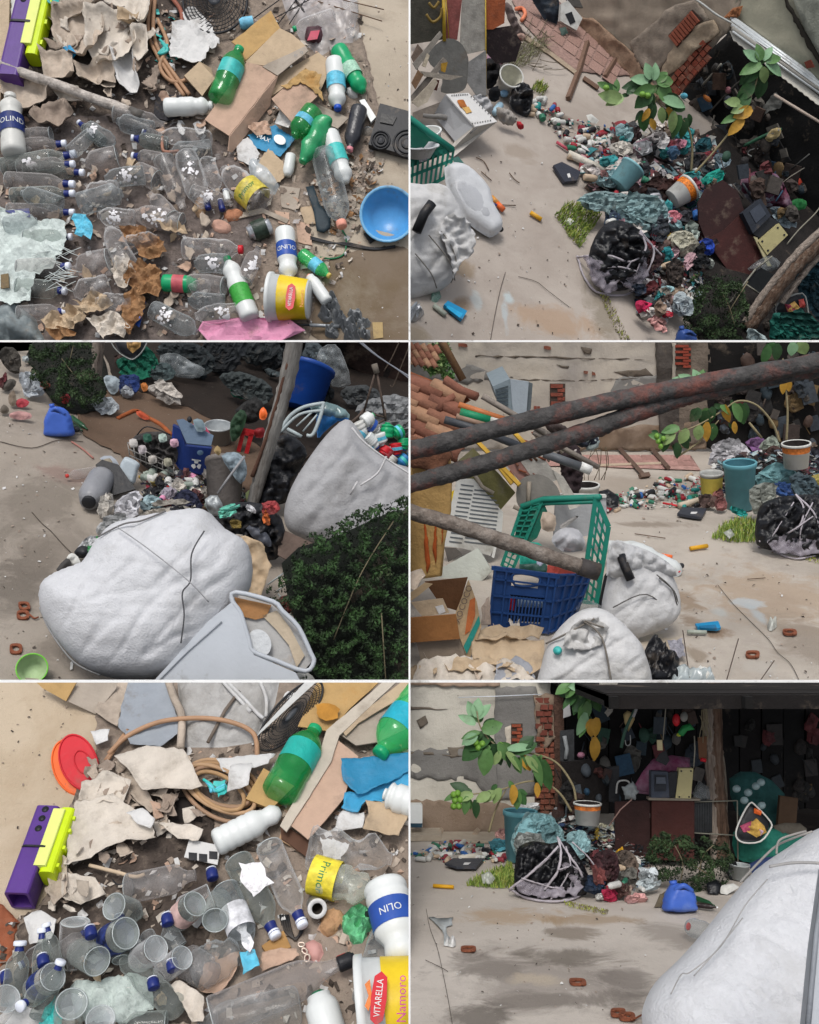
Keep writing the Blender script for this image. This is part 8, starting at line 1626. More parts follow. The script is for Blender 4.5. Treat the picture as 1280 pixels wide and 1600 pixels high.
for i,(x,y)in en(((996,148),(1004,150),(940,138))):blb(T(Y,1080,300,55),El(x,y,5,5),5,m('6f9a3c',.45,.15,30,.1),'green_fruit',('round green fruit on arching plant','second green fruit touching first','green bud at far tip of arching plant')[i],'fruit',lift=20,step=2.5,nz=0)
plant(Y,T(Y,1090,320,60),'hanging_plant','oval-leaved plant with yellow leaves under metal roof',[PR(486,270,0,510,240,6,536,205,10,550,180,14,570,140,16,580,100,16)],[(1180,94,100,26,18,1,18),(1184,94,60,26,18,5,18),(1176,94,140,26,16,5,18),(1186,96,20,28,18,1,20),(1180,100,200,34,22,1,20),(1186,98,330,34,18,5,22),(1178,108,220,30,22,0,16),(1180,104,280,26,18,2,24),(1170,118,240,34,22,4,14),(1190,120,250,36,26,4,10),(1170,130,225,36,26,0,16),(1164,150,225,34,22,0,18),(1152,166,200,20,16,2,22),(1164,168,205,30,22,3,24),(1152,184,225,34,20,3,22),(1148,160,170,22,16,2,18)])
# -- left side: frame, tabletop, scraps
SL_=T(Y,720,170,62)
for P,c,lb,nm,lf in((PQ(40,-10,94,-10,94,62,40,70),'45433a','dim back panel with wrought curls behind yellow frame','panel',-8),(PQ(97,-5,122,-5,118,30,114,62,97,62),'8a4f4a','peeling red and white panel inside yellow frame','panel',0),(PQ(122,-5,157,-5,157,78,130,84,118,66,120,20),'9e9a92','grey slab leaning by peeling panel','panel',3),(PQ(158,-5,190,-5,188,36,170,46,158,46),'9a5230','rusty brown chair back with pale edge','panel',-2),(PQ(130,96,157,78,158,148,142,148,128,128),'8b8a88','grey board below slab with black stripe','panel',8),(PQ(158,46,200,40,215,66,206,96,176,100,158,80),'1f1316','black and maroon cloth hanging by slab','panel',-3)):
 slb(SL_,P,3,m(c,.75,.3,12,.5,dirt=.25,dc='6a5f55'),nm,lb,nm,lift=lf)
for P,r,lb in((PQ(92,-10,93,64),3.4,'yellow painted metal post of broken frame'),(PQ(157,-10,158,150),1.2,'thin yellow edge strip of grey slab'),(PQ(95,-10,100,60),1,'pale inner strip of yellow frame')):
 wrd(SL_,[(*P[0],8),(*P[1],8)],r,m('b5962e',.6,.15,dirt=.25,dc='8a6a2a'),'metal_post',lb,'post',n=4)
slb(SL_,smp(PQ(66,90,90,62,115,64,130,90,128,130,116,143,88,143,90,120),3),3,m('6f6e6a',.8,.15),'round_tabletop','round grey tabletop leaning under yellow frame','tabletop',lift=6)
SCR=[(PQ(40,150,90,90,96,96,42,162),'7e776f','wide grey plank crossing tabletop'),(PQ(42,100,84,50,88,56,48,110),'8b857c','grey plank behind first one'),(PQ(40,90,50,70,58,80,50,110),'6f6055','brown plank end at edge'),(PQ(56,104,64,84,68,88,62,106),'b9ad98','short cream stick on tabletop edge'),(PQ(54,112,100,118,120,120,100,126,60,120),'8f877c','flat pale lath across planks'),(PQ(40,160,76,122,80,130,64,160,50,168),'b0a594','bright split plank over cabinet corner'),(PQ(40,130,50,110,58,118,46,140),'7a5f48','brown chunk under grey planks'),(PQ(76,124,84,126,80,142,74,140),'6a4038','red-brown chip by split plank'),(PQ(42,176,84,160,74,180,42,190),'7b7269','low grey plank above green crate'),(PQ(86,100,96,98,92,114,86,112),'a07c2c','yellow piece between planks and tabletop')]
for P,c,lb in SCR:slb(T(Y,680,190,55),P,4,m(c,.9,.25,14,.6),'plank',lb,'plank',lift=ru(8,16))
blb(T(Y,650,80,60),PQ(40,36,56,30,68,40,64,60,40,66),6,m('23262d',.7,.3),'dark_bag','dark blue-black bag at top left behind frame','bag',nz=.7,fs=8,step=4)
rod(Y,PR(52,44,30,52,-10,30),1.4,WPD,'white_stick','upright white stick at corner of frame','stick');blb(T(Y,644,80,60),PQ(40,28,46,28,48,52,40,56),5,m('9fb0b2',.5),'pale_bottle','pale bottle cut by edge behind frame','bottle')
for P,lb in((PR(68,4,12,76,12,12,84,2,12),'upper yellow-brown wrought curl'),(PR(64,22,12,74,34,12,86,26,12,88,12,12),'lower yellow-brown wrought curl')):wrd(SL_,P,2,m('7c6630',.7),'iron_curl',lb,'ironwork',curve=5)
for P,c,H,lb in((PQ(158,50,176,44,196,50,200,70,186,96,164,84),'1c1114',6,'black cloth heap below rusty chair back'),(PQ(182,50,190,46,196,56,190,66),'a02038',4,'crimson rag on black cloth heap'),(PQ(158,96,170,90,182,102,176,130,162,140,156,120),'131316',8,'black bag between slab and white pot'),(PQ(162,86,176,88,184,100,172,104,160,98),'8f6f80',5,'lilac cloth above black bag'),(PQ(186,6,200,10,212,40,222,56,208,60,196,36),'5f5350',5,'tangle of brown twigs and cloth at chair back'),(PQ(206,54,218,52,222,62,210,66),'a08478',4,'pinkish scrap by tangle'),(PQ(164,140,178,134,182,148,174,160,164,156),'15161a',5,'dark bag behind white cabinet corner'),(PQ(140,148,160,150,172,170,162,180,148,172),'a8a8aa',6,'clear grey bag at cabinet corner'),(PQ(176,168,192,170,208,184,202,196,186,194,178,182),'8f8a84',7,'dirty white crumpled container on concrete'),(PQ(208,190,218,194,218,202,210,200),'a8202c',4,'red cap end of dirty container')):
 blb(T(Y,sum(p[0]for p in P)/len(P),max(p[1]for p in P)+6,48,4),smp(P,2),H,FAB(c),'rag',lb,'rag',nz=.8,fs=9,step=3,fold=3,fw=5,rgd=1)
for P,lb in((PR(164,50,14,168,58,14,174,56,14,172,48,14),'white plastic hook on black cloth'),(PR(196,64,14,188,68,14,188,76,14,198,78,14),'white curved hook by maroon strap'),(PR(182,56,12,176,76,14,170,98,14),'pale curved strap over lilac cloth')):rod(Y,P,1.8,WPD,'hook',lb,'hook',curve=4)
rod(Y,PR(214,60,12,198,80,12,184,98,12),2.6,m('5a2a26',.7),'strip','maroon strip slanting above white pot','strip')
rod(Y,PR(206,30,4,218,48,5,230,58,4),2,m('9c8f86',.8),'branch','pale bent branch by sunken floor','branch',curve=3)
rod(Y,PR(206,14,5,216,13,5,221,22,5,215,32,5),3,m('d07a58',.6),'hook','salmon curved plastic piece on pink floor','plastic piece',curve=5)
buk(Y,(786,140),(800,118),0,34,15,19,WPD,'bucket','white pot leaning by black bag','bucket',inner=m('c9c7b8',.5))
blb(T(Y,788,160,40),El(788,146,7,6),5,m('7fa6c4',.4),'blue_cup','pale blue cup at foot of white pot','cup',step=3,nz=0)
btl(Y,(772,178),(782,164),12,6,m('a5c4d4',.4),None,'jar',name='pale_bottle',label='pale blue bottle by cabinet corner')
blb(T(Y,815,178,40),smp(PQ(200,140,216,128,230,140,232,160,224,184,206,176,196,162),2),12,BLKB,'black_bag','shiny black bag right of white pot','bag',nz=.7,fs=10,step=3,fold=4,fw=6)
tuft(Y,'dry_shrub','bare dry shrub growing on kerb',PQ(190,90,220,70,260,60,250,80,220,104,196,112),420,[m('6a6450',.8),m('7f8458',.8)],(6,22),'shrub',.35,lean=1.2)
tuft(Y,'weeds','yellow-green weeds behind black bag',PQ(228,140,240,128,256,136,250,150),160,[GR[2],GR[1]],(4,10),'weeds')
for i in rn(26):
 x,y=ru(790,850),ru(55,110);a=ru(-1.2,.4);L_=ru(14,40)
 rod(Y,[(x,y,0),(x+L_*.5*cos(a),y+L_*.5*sin(a),6),(x+L_*cos(a),y+L_*sin(a)-3,8)],.55,m('5f5646',.8),'twig','bare twig of dry shrub on kerb','twig',curve=3,n=4,group='bare twigs of dry shrub')
# white cabinet
t=tg(Y,'white_cabinet','white metal stove cabinet lying on its side with rust spot','cabinet',Y.g(715,200));CW=m('a5a6a8',.5,.05,dirt=.15)
A_=PR(97,147,44,132,145,44,177,190,40,142,198,40)
def quad(L,mat,nm,th=2,root=None,Yd=None):
 Yd=Yd or Y;V=[Yd.g(*p)for p in L];n=(V[1]-V[0]).cross(V[2]-V[0]).normalized()
 if n.dot(Ve((0,0,Yd.h))-V[0])<0:V=V[::-1];n=-n
 V2=V+[v-n*th*Yd.u0 for v in V];k=len(V);Fc=[list(rn(k)),[i+k for i in rn(k)][::-1]]+[[(i+1)%k,i,i+k,(i+1)%k+k]for i in rn(k)]
 return pa_(root,nm,V2,Fc,mat,0)
quad(A_,m('c9c8c6',.5,.04,dirt=.12),'top_panel',root=t)
quad(PR(97,147,43,142,198,39,112,222,4,76,178,4),CW,'side_panel',root=t);quad(PR(142,198,39,177,190,39,108,246,2,100,240,2,112,222,4),m('b3aea6',.5,.06,dirt=.3,dc='7d7a76'),'front_panel',root=t)
pa_(t,'edge_strip',*tbv([Y.g(745,200,41),Y.g(716,224,6)],.8*u2,5),m('6f6f70',.5))
for P,M_,nm in((PQ(114,158,124,157,130,168,120,170),m('9a5a24',.8,.4),'rust_spot'),(PQ(122,170,132,168,136,176,128,178),m('c09a5a',.8,.3),'rust_spot'),(PQ(106,153,130,151,166,188,144,192),None,None)):
 if M_:V,Fc=slv(S3(Y,A_[0],A_[1],A_[2]),rag(P,3,.8),.5,1.2);pa_(t,nm,V,Fc,M_,0)
ST_=S3(Y,A_[0],A_[1],A_[2])
for i in rn(8):
 for(x,y,dx,dy)in((706,150,3.4,-.2),(738,194,4,-.7),(736,152,4.4,4.4)):
  pa_(t,'screw_hole',*slv(ST_,El(x+dx*i,y+dy*i,.9,n=6),.5,1),BLK,0)
wrd(T(Y,690,190,50),PR(56,182,20,82,184,20,108,188,20),4,m('7a7875',.6,.2),'grey_bar','grey flat bar lying against white cabinet','bar',n=6)
# green crate with tub
t=tg(Y,'plastic_crate','green plastic crate corner with slotted side holding white tubs','crate',Y.g(670,310));SGc=T(Y,670,310,55,0,0)
B,st=crate(Y,SGc,PQ(12,255,106,232,100,272,12,320),TE,t)
for b_ in(0,.45,1):st(0,b_,1,b_,7 if b_==0 else 5,12,'edge')
for i in rn(13):st(i/12,0,i/12-.02,1,3.2,12,'rib')
pa_(t,'rim',*tbv([SGc.pt(630,180,14*u2),SGc.pt(665,206,14*u2),SGc.pt(704,234,14*u2)],4.5*u2,6),TE);pa_(t,'inner_wall',*slv(SGc,PQ(40,188,100,232,98,240,40,262),2,0),m('15604f',.5,.1),0)
buk(Y,(668,230),(664,206),34,52,22,25,WP,'white_tub','round white tub in green crate','tub',inner=WPD)
buk(Y,(655,246),(655,226),48,62,18,30,m('c2c3c6',.5,.04),'white_tub','second white tub with printed label in green crate','tub')
slb(Surf(Y,SGc.pt(650,238,30*u2),SGc.n),PQ(48,232,60,230,68,250,56,254),1,m('8f9094',.6,.6,90),'paper_label','grey printed label on white tub','label')
blb(T(Y,718,262,30),PQ(106,248,116,244,126,256,116,262),4,m('2f5f58',.6),'small_bottle','dark teal bottle neck below crate corner','bottle')
# jug, sack
t=tg(Y,'plastic_jug','large white plastic jug lying behind white sack','jug',Y.g(750,360));SJ_=T(Y,750,376,30)
pa_(t,'body',*blv(SJ_,smp(PQ(94,262,120,256,144,272,164,296,170,318,182,340,184,358,170,370,158,368,126,344,104,310),2),16,nz=.04,step=4,flat=.5,back=.6),m('c6c8cb',.4,.03));pa_(t,'recess_panel',*blv(SJ_,smp(PQ(106,290,124,286,158,318,162,344,144,348,116,318),2),3,nz=.05,step=4,lift=14),m('b2b4b8',.4,.03))
for(x,y,r,M_,lb)in((781,357,4.5,BLK,'black cap at foot of white jug'),(771,360,3.6,m('b8304a',.5),'crimson cap by black one')):blb(T(Y,x,y+3,60,3),El(x,y,r,r),4,M_,'lid_disc',lb,'bottle cap',step=2.2,nz=0,lift=6)
rod(Y,PR(168,308,4,178,318,4),4,m('c98a3a',.5),'plastic_piece','ochre piece at shoulder of white jug','plastic piece');rod(Y,PR(177,318,5,187,328,5),4.4,ORG,'orange_piece','orange piece by ochre one','plastic piece');rod(Y,PR(168,318,6,176,322,6),3,m('23346a',.5),'navy_piece','navy piece under orange one','plastic piece')
t=tg(Y,'white_sack','big white woven sack with gathered frayed top at edge','sack',Y.g(680,450));SK3=T(Y,680,466,42)
pa_(t,'body',*blv(SK3,smp(PQ(0,300,60,288,96,290,116,320,126,350,128,390,116,420,100,446,70,460,0,462),3),26,nz=.05,fs=40,step=4,flat=.2,back=.3,fa=50,crease=2.5),WSK)
pa_(t,'frayed_top',*shv(SK3,rag(PQ(90,340,116,346,130,370,128,400,108,414,98,440,94,410,80,380,72,366),5,2),th=.8,crump=12,fs=10,step=4,lift=22,curl=6,fold=3,fw=6),WSK,1)
for P in(PR(80,366,30,96,392,32,104,420,28,98,444,20),PR(40,400,30,64,430,30,76,452,20),PR(60,372,32,90,410,32,104,440,20)):pa_(t,'seam',*tbv(spl([SK3.pt(x,y,z*u2)for x,y,z in P],5),.8*u2,5),m('77746f',.8))
wrd(SK3,PR(40,368,36,52,340,36,64,324,36),6,BLK,'black_pipe','black plastic pipe end on white sack','pipe',n=10)
# ground items
t=tg(Y,'blue_tray','bright blue plastic tray near lower left','tray',Y.g(710,487));pa_(t,'shell',*slv(G(Y,1),PQ(92,480,98,474,128,490,120,503),5),m('1687b8',.4,.08,b=.1),0);pa_(t,'recess',*slv(G(Y,6),PQ(97,481,100,478,123,491,119,498),1),m('1f9fd0',.4),0)
rod(Y,PR(78,477,3,96,492,3),4,m('9ba398',.5),'tube','pale greenish tube left of blue tray','tube');rod(Y,PR(229,332,3,246,343,3),3.4,m('cf9a1c',.5,.1),'yellow_stick','yellow plastic tube in open yard','tube')
blb(G(Y),El(649,490,12,13,0,12,.2),9,SILV,'foil_ball','crumpled grey foil at lower left edge','foil',nz=.8,fs=5,step=3,smooth=0)
blb(T(Y,684,470,30),PQ(74,458,86,452,90,464,80,476,74,470),3,clear('7fa698',.4,.6),'green_film','greenish film scrap under white sack','film')
t=tg(Y,'flat_monitor','flat black casing lying by cream tube','casing',Y.g(885,272));pa_(t,'case',*slv(G(Y,2),PQ(263,262,276,257,305,272,300,286,280,288),5),m('2c2f3a',.5,.1),0);pa_(t,'sticker',*slv(G(Y,7),PQ(286,272,290,271,292,277,288,278),.5),WPP,0)
rod(Y,PR(288,240,6,352,270,10),6,m('c3bdb0',.6,.1),'white_tube','long cream tube lying on drift of bottles','tube');rod(Y,PR(270,222,3,288,234,4),2.4,m('b04a5a',.5),'red_stick','rose stick ending at cream tube','stick')
for i,(P,lb)in en(((PR(144,246,1,156,252,1,164,266,1),'dark twig bits near cabinet foot'),(PR(152,268,1,168,282,1),'thin dark stick on open concrete'),(PR(196,270,1,204,280,1,212,286,1),'curved twig in middle of yard'),(PR(180,320,1,206,321,1),'straight pale twig right of jug'))):rod(Y,P,.8,m('5b4a3c',.8),'stick',lb,'stick',curve=3)
smb(Y,84,PQ(222,150,250,150,280,176,310,200,360,200,400,240,360,290,310,270,280,230,260,196,226,176),(6,10),'in drift spilling down from black bag',z=(1,8),ratio=(1.2,2))
sca(Y,PQ(230,160,300,190,360,200,400,240,350,290,290,240),350,(2,8),SMC,(0,6),name='litter',label='caps and tiny bits in drift of small bottles')
HC2=HC+[FAB('a8a4a4'),FAB('b08a8e'),FAB('7c3036'),FAB('2f6f74'),FAB('b8b2a8'),FAB('6c5a50')]
heap(Y,PQ(320,280,350,210,410,195,510,215,525,260,505,400,480,480,400,500,390,430,350,330),95,35,14,('4a3a3a','7b979b','a5a3a3','26272b','6f3038','b5afa9','3a4a60','7a6a5c','2f7a7c','b09096','51423c'),'on the long heap',(9,20))
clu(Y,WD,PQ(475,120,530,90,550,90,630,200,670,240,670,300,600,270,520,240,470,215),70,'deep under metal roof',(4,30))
clu(Y,T(Y,1150,360,50),PQ(510,240,570,250,660,300,650,350,600,330,530,290),18,'between heap and maroon sheets',(0,10))
sca(Y,PQ(300,250,350,200,410,190,510,215,530,260,510,400,480,480,400,500,380,400,330,320),900,(7,20),HC2,(2,8),name='litter',label='crumpled scraps of film, cloth and wrappers covering long heap',lump=.12)
sca(Y,PQ(300,240,400,200,510,230,510,400,480,480,400,500,370,400),500,(4,10),HC2,(6,12),name='litter',label='small scraps of cloth and plastic filling long heap')
smb(Y,14,PQ(310,270,460,250,510,330,420,470,390,440),(6,12),'tucked among cloths of long heap',(20,30))
t=tg(Y,'air_conditioner','white boxy appliance at foot of plaster wall','appliance',Y.g(890,40));SAp=T(Y,890,56,50)
pa_(t,'casing',*slv(SAp,PQ(274,8,284,2,307,30,298,49,272,34),10),WPD,0);pa_(t,'window',*slv(SAp,PQ(280,24,290,20,296,36,288,40),1,10),BLK,0);pa_(t,'top_vent',*slv(SAp,PQ(282,0,300,-4,308,14,292,12),6,4),m('4c4a46',.6),0)
blb(T(Y,860,40,50),PQ(226,-10,272,-10,276,20,270,38,250,30,236,8),8,m('1d2630',.7,.3),'dark_bag','dark blue bag by white appliance','bag',nz=.6,fs=9,step=4)
blb(T(Y,880,60,40),PQ(274,44,284,42,288,52,278,56),4,m('3c4f48',.7),'rag','dark green rag under white appliance','rag')
t=blb(T(Y,926,200,40),PQ(316,180,324,178,336,188,332,194,320,190),4,WPD,'shell_piece','white curved plastic frame above drift','plastic piece')
# -- YARD 3: sacks and tub in front, junk under the shelter behind
Y=Y3
OX,OY=0,500
BL3=[(60,790,60,70,'6f675d',.6),(40,900,50,60,'5f5850',.7),(130,690,60,16,'6f655c',.6),(90,850,60,40,'7b7268',.6),(30,700,60,30,'968c80',.5),(110,740,50,14,'8a7068',.5),(250,700,60,20,'7d6752',.7),(210,640,70,26,'6e5a48',.7),(110,1010,60,30,'776e64',.6)]
floor(Y,'yard_ground',gm('9a9186','8b8278','7a7168',2,BL3,'yard_concrete',Y),PQ(-140,60,700,0,760,660,-140,660),bump=1.5,step=22)
def patch3(P,c,z=.5,name='stain',h=.6):
 V,Fc=shv(G(Y),rag(P,8,2),th=.15,crump=h,fs=20,step=10,lift=z);solo(Y,name,None,None,V,Fc,c,kind='structure')
SOIL=gm('655345','5c4a3c','4c3e33',2.5,[],'trodden_soil');SOILSH=gm('2c241f','241e1a','1c1815',2,[],'dark_soil')
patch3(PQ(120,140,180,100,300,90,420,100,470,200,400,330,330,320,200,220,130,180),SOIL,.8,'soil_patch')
patch3(PQ(150,20,700,-20,700,260,470,240,380,180,300,140,180,100),SOILSH,1.6,'dark_soil_patch')  # shade under the shelter put into the dark colour of this patch
for P in(PR(50,300,.4,66,318,.4,80,330,.4,98,350,.4,116,368,.4),PR(0,190,.4,50,200,.4,90,188,.4,130,190,.4)):rod(Y,P,.7,DIRTD,'ground_crack',curve=5,n=5)['kind']='structure'
sca(Y,PQ(0,140,130,200,130,300,60,400,100,560,0,560),90,(1.5,5),[DIRTD,BG3,WPP],(0,.5),name='grit',label='grit on stained concrete by sack')
rod(Y,PR(112,190,1,130,202,1,146,216,1),1.4,m('9c6a60',.8),'strip','pinkish strip lying on concrete above grey jar','strip',curve=3)
patch3(PQ(40,60,60,20,150,0,170,100,160,140,120,150,80,130),m('14160f',.95,.4,30,.9),2.4,'leaf_litter_ground')  # dark underlayer beneath the shrub
# back of the shelter, shade put into the dark wall and bag colours
def upt(x,y,ybase,ang=86,z=0):return T(Y,x,ybase,ang,z)
t=tg(Y,'shed','dark back of shelter behind bag piles','shed',Y.g(450,560));SBk=T(Y,450,556,84)
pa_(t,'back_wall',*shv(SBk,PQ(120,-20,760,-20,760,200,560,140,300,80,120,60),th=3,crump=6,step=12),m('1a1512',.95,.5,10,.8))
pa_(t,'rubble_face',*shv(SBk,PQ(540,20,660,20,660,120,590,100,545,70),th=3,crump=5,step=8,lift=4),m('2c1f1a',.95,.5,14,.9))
def D3(P,c,H,lb,nm='bag',yb=None,ang=66,z=0,**k):
 if isinstance(c,str)and nm in('bag','rag','scrap','cloth','tote','sack','newspaper')and H>3:return rags(T(Y,sum(p[0]for p in P)/len(P),yb or max(p[1]for p in P),ang,z),smp(P,2),H,c,nm,lb,k.get('cat',nm.replace('_',' ')),step=4 if H>9 else 3)
 M_=c if not isinstance(c,str)else m(c,k.pop('r',.6),.25,16,.6,name='shade_'+nm)
 return blb(T(Y,sum(p[0]for p in P)/len(P),yb or max(p[1]for p in P),ang,z),smp(P,2),H,M_,nm,lb,k.pop('cat',nm.replace('_',' ')),nz=k.pop('nz',.6),fs=k.pop('fs',12),step=k.pop('step',4),back=.6,fold=k.pop('fold',3),fw=7,fa=ru(0,180),**k)
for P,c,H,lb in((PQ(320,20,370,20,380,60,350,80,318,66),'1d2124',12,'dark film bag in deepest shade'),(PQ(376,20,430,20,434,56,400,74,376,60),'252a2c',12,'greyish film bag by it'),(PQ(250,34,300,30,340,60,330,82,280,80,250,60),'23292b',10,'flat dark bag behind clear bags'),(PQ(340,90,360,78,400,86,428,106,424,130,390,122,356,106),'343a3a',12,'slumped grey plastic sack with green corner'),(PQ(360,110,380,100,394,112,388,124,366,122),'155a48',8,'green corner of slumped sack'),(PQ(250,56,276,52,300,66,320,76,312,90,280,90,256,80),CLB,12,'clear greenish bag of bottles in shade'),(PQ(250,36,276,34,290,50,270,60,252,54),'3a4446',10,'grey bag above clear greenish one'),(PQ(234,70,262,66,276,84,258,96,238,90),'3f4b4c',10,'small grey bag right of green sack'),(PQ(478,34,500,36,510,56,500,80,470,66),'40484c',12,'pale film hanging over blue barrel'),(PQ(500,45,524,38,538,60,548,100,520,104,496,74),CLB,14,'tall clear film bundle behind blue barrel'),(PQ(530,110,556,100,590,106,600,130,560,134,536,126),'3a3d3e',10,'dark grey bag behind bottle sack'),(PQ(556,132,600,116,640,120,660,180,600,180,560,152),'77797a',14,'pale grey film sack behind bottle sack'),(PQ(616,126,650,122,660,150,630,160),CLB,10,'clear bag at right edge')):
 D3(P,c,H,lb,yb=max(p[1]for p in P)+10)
clu(Y,SBk,PQ(240,36,440,36,440,70,250,65),14,'against dark back of shelter',(4,14))
heap(Y,PQ(225,240,330,240,390,300,340,315,230,290),26,40,8,('2a2a2e','3a3a4a','8f959a','a8a29a','5a3c3c','2c4a3c'),'among dumped bottles',(7,14))
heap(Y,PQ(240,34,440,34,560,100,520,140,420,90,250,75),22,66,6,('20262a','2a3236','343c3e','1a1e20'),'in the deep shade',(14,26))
# hanging iron, cables
for P,r,lb in((PR(560,30,0,590,56,0,625,80,0,650,100,0),1.2,'upper pale cable across dark corner'),(PR(556,30,0,586,54,0,620,76,0,650,94,0),1.2,'lower pale cable across dark corner')):wrd(T(Y,600,700,84),P,r,m('8f939c',.5),'cable',lb,'cable',curve=5)
for P,lb in((PR(626,30,0,612,60,0,600,80,0),'dim hanging rod in dark corner'),(PR(640,40,0,624,80,0,614,104,0,610,102,0),'hooked dim rod at right edge')):wrd(T(Y,600,690,84),P,1.1,m('4d4238',.6),'rod',lb,'rod',curve=3)
t=tg(Y,'iron_truss','rusty iron truss frame with triangular end hanging over bottle sack','truss',T(Y,540,800,84).pt(540,690));STr=T(Y,560,800,80,0,-10)
IR2=m('4f423a',.7,.25,30,.5)
for P in(PQ(590,78,572,140),PQ(592,78,605,150),PQ(572,140,604,148),PQ(604,152,470,228),PQ(572,140,466,226),PQ(536,176,548,182),PQ(512,194,522,200),PQ(572,136,550,164),PQ(604,136,606,154)):
 pa_(t,'bar',*tbv([STr.pt(*a,20*Y.u0)for a in P],1.9*Y.u0,6),IR2)
pa_(t,'rag_knot',*tbv([STr.pt(588,566,20*Y.u0),STr.pt(592,580,20*Y.u0)],5*Y.u0,8),m('6d655c',.9,.3))
# blue barrel, chairs
t=buk(Y,(466,640),(486,572),0,74,34,38,m('14408c',.45,.12,b=.1,dirt=.15),'blue_barrel','large blue plastic barrel behind wooden pole','barrel',inner=m('0c2450',.5))
t=tg(Y,'plastic_chair','white plastic chair tipped over before blue barrel','chair',Y.g(480,690));SCh=T(Y,480,700,60,0,-15);CHM=m('a5b0b2',.5,.05)
for P,w_ in((PQ(440,176,456,152,478,138,508,132),5),(PQ(440,178,470,150,508,143),4),(PQ(508,130,504,150,492,180,482,182),5),(PQ(452,172,474,184),5),(PQ(466,168,490,146),2.5),(PQ(476,176,498,150),2.5)):
 pa_(t,'frame' if w_>4 else 'slat',*tbv(spl([SCh.pt(a,b_,14*Y.u0)for a,b_ in P],5),w_*.7*Y.u0,8),CHM)
slb(SCh,PQ(438,168,460,172,474,182,470,186,440,176),2,m('4c4f50',.6),'dark_strip','dark strip under tipped chair','strip',lift=12)
D3(PQ(496,140,520,142,546,152,540,160,528,158,506,176,496,184),m('1f62a0',.4,.1),9,'blue plastic crate right of tipped chair','blue_crate',yb=700,nz=.1,fold=0,cat='crate')
D3(PQ(484,134,510,128,540,140,546,154,520,154,496,148),clear('7f9a9c',.5,.7),10,'grey-green film draped over chair and blue crate','film',yb=700)
# wooden pole
t=tg(Y,'wooden_pole','thick leaning wooden pole with peeling bark in middle','pole',Y.g(392,792));SPo=T(Y,392,800,84)
pa_(t,'shaft',*tbv(spl([SPo.pt(466,500,10*Y.u0),SPo.pt(450,590,10*Y.u0),SPo.pt(428,670,10*Y.u0),SPo.pt(408,740,6*Y.u0),SPo.pt(392,800,0)],10),[(13-3.5*i/40)*Y.u0 for i in rn(41)],14,nz=.2),m('8a8782',.8,.35,12,.7,40,dirt=.4,dc='4c4239',ds=9,sx=(2.5,2.5,.4)))
pa_(t,'bark_strip',*tbv(spl([SPo.pt(452,560,18*Y.u0),SPo.pt(436,620,19*Y.u0),SPo.pt(414,690,17*Y.u0),SPo.pt(396,740,13*Y.u0)],6),3*Y.u0,8,nz=.5),m('5a4034',.9,.3))
# trunk and shrub top left, bags
t=tg(Y,'tree_trunk_post','rough trunk foot in upper shade','post',Y.g(153,592));STk=T(Y,153,596,86)
pa_(t,'trunk',*tbv(spl([STk.pt(158,500,8*Y.u0),STk.pt(155,550,8*Y.u0),STk.pt(150,592,0)],8),10*Y.u0,12,nz=.35),BARK2)
shrub(Y,'shrub','dark fine-leaved shrub in upper left behind blue jerrycan',smp(PQ(50,60,60,30,140,30,150,70,165,110,150,140,120,140,90,125,70,105,46,90),3),T(Y,100,645,70),18,5200,SHR,stems=[PR(100,60,14,120,85,16,140,100,14),PR(110,70,10,118,40,14)])
shrub(Y,'shrub','large dark shrub filling lower right corner',smp(PQ(440,400,470,360,500,330,560,300,600,290,700,280,720,600,460,600,480,530,440,460,420,430),3),T(Y,580,1100,52),40,21000,SHR[:3]+[m('35502a',.8,.3)],sz=(2.5,5.5),stems=[PR(520,500,20,560,400,40,610,320,34),PR(600,564,20,590,460,44)])
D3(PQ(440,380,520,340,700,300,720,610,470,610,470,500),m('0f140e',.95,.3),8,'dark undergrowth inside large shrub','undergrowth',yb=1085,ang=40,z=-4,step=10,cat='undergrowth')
for(x,y,r,c,lb)in((550,925,9,'4a2622','reddish leaf lump inside large shrub'),(446,945,16,'5c2f2a','half buried red clay pot by frame'),(462,955,9,'6a3a32','small red clay shard by pot'),(620,1010,18,'141414','dark round tyre piece at right edge')):blb(T(Y,x,y+20,50,30),El(x,y,r,r*.8,30,10,.2),7,m(c,.9,.3),'clay_piece' if 'clay' in lb else 'lump',lb,'pot' if 'clay' in lb else 'lump',nz=.5,fs=8,step=3)
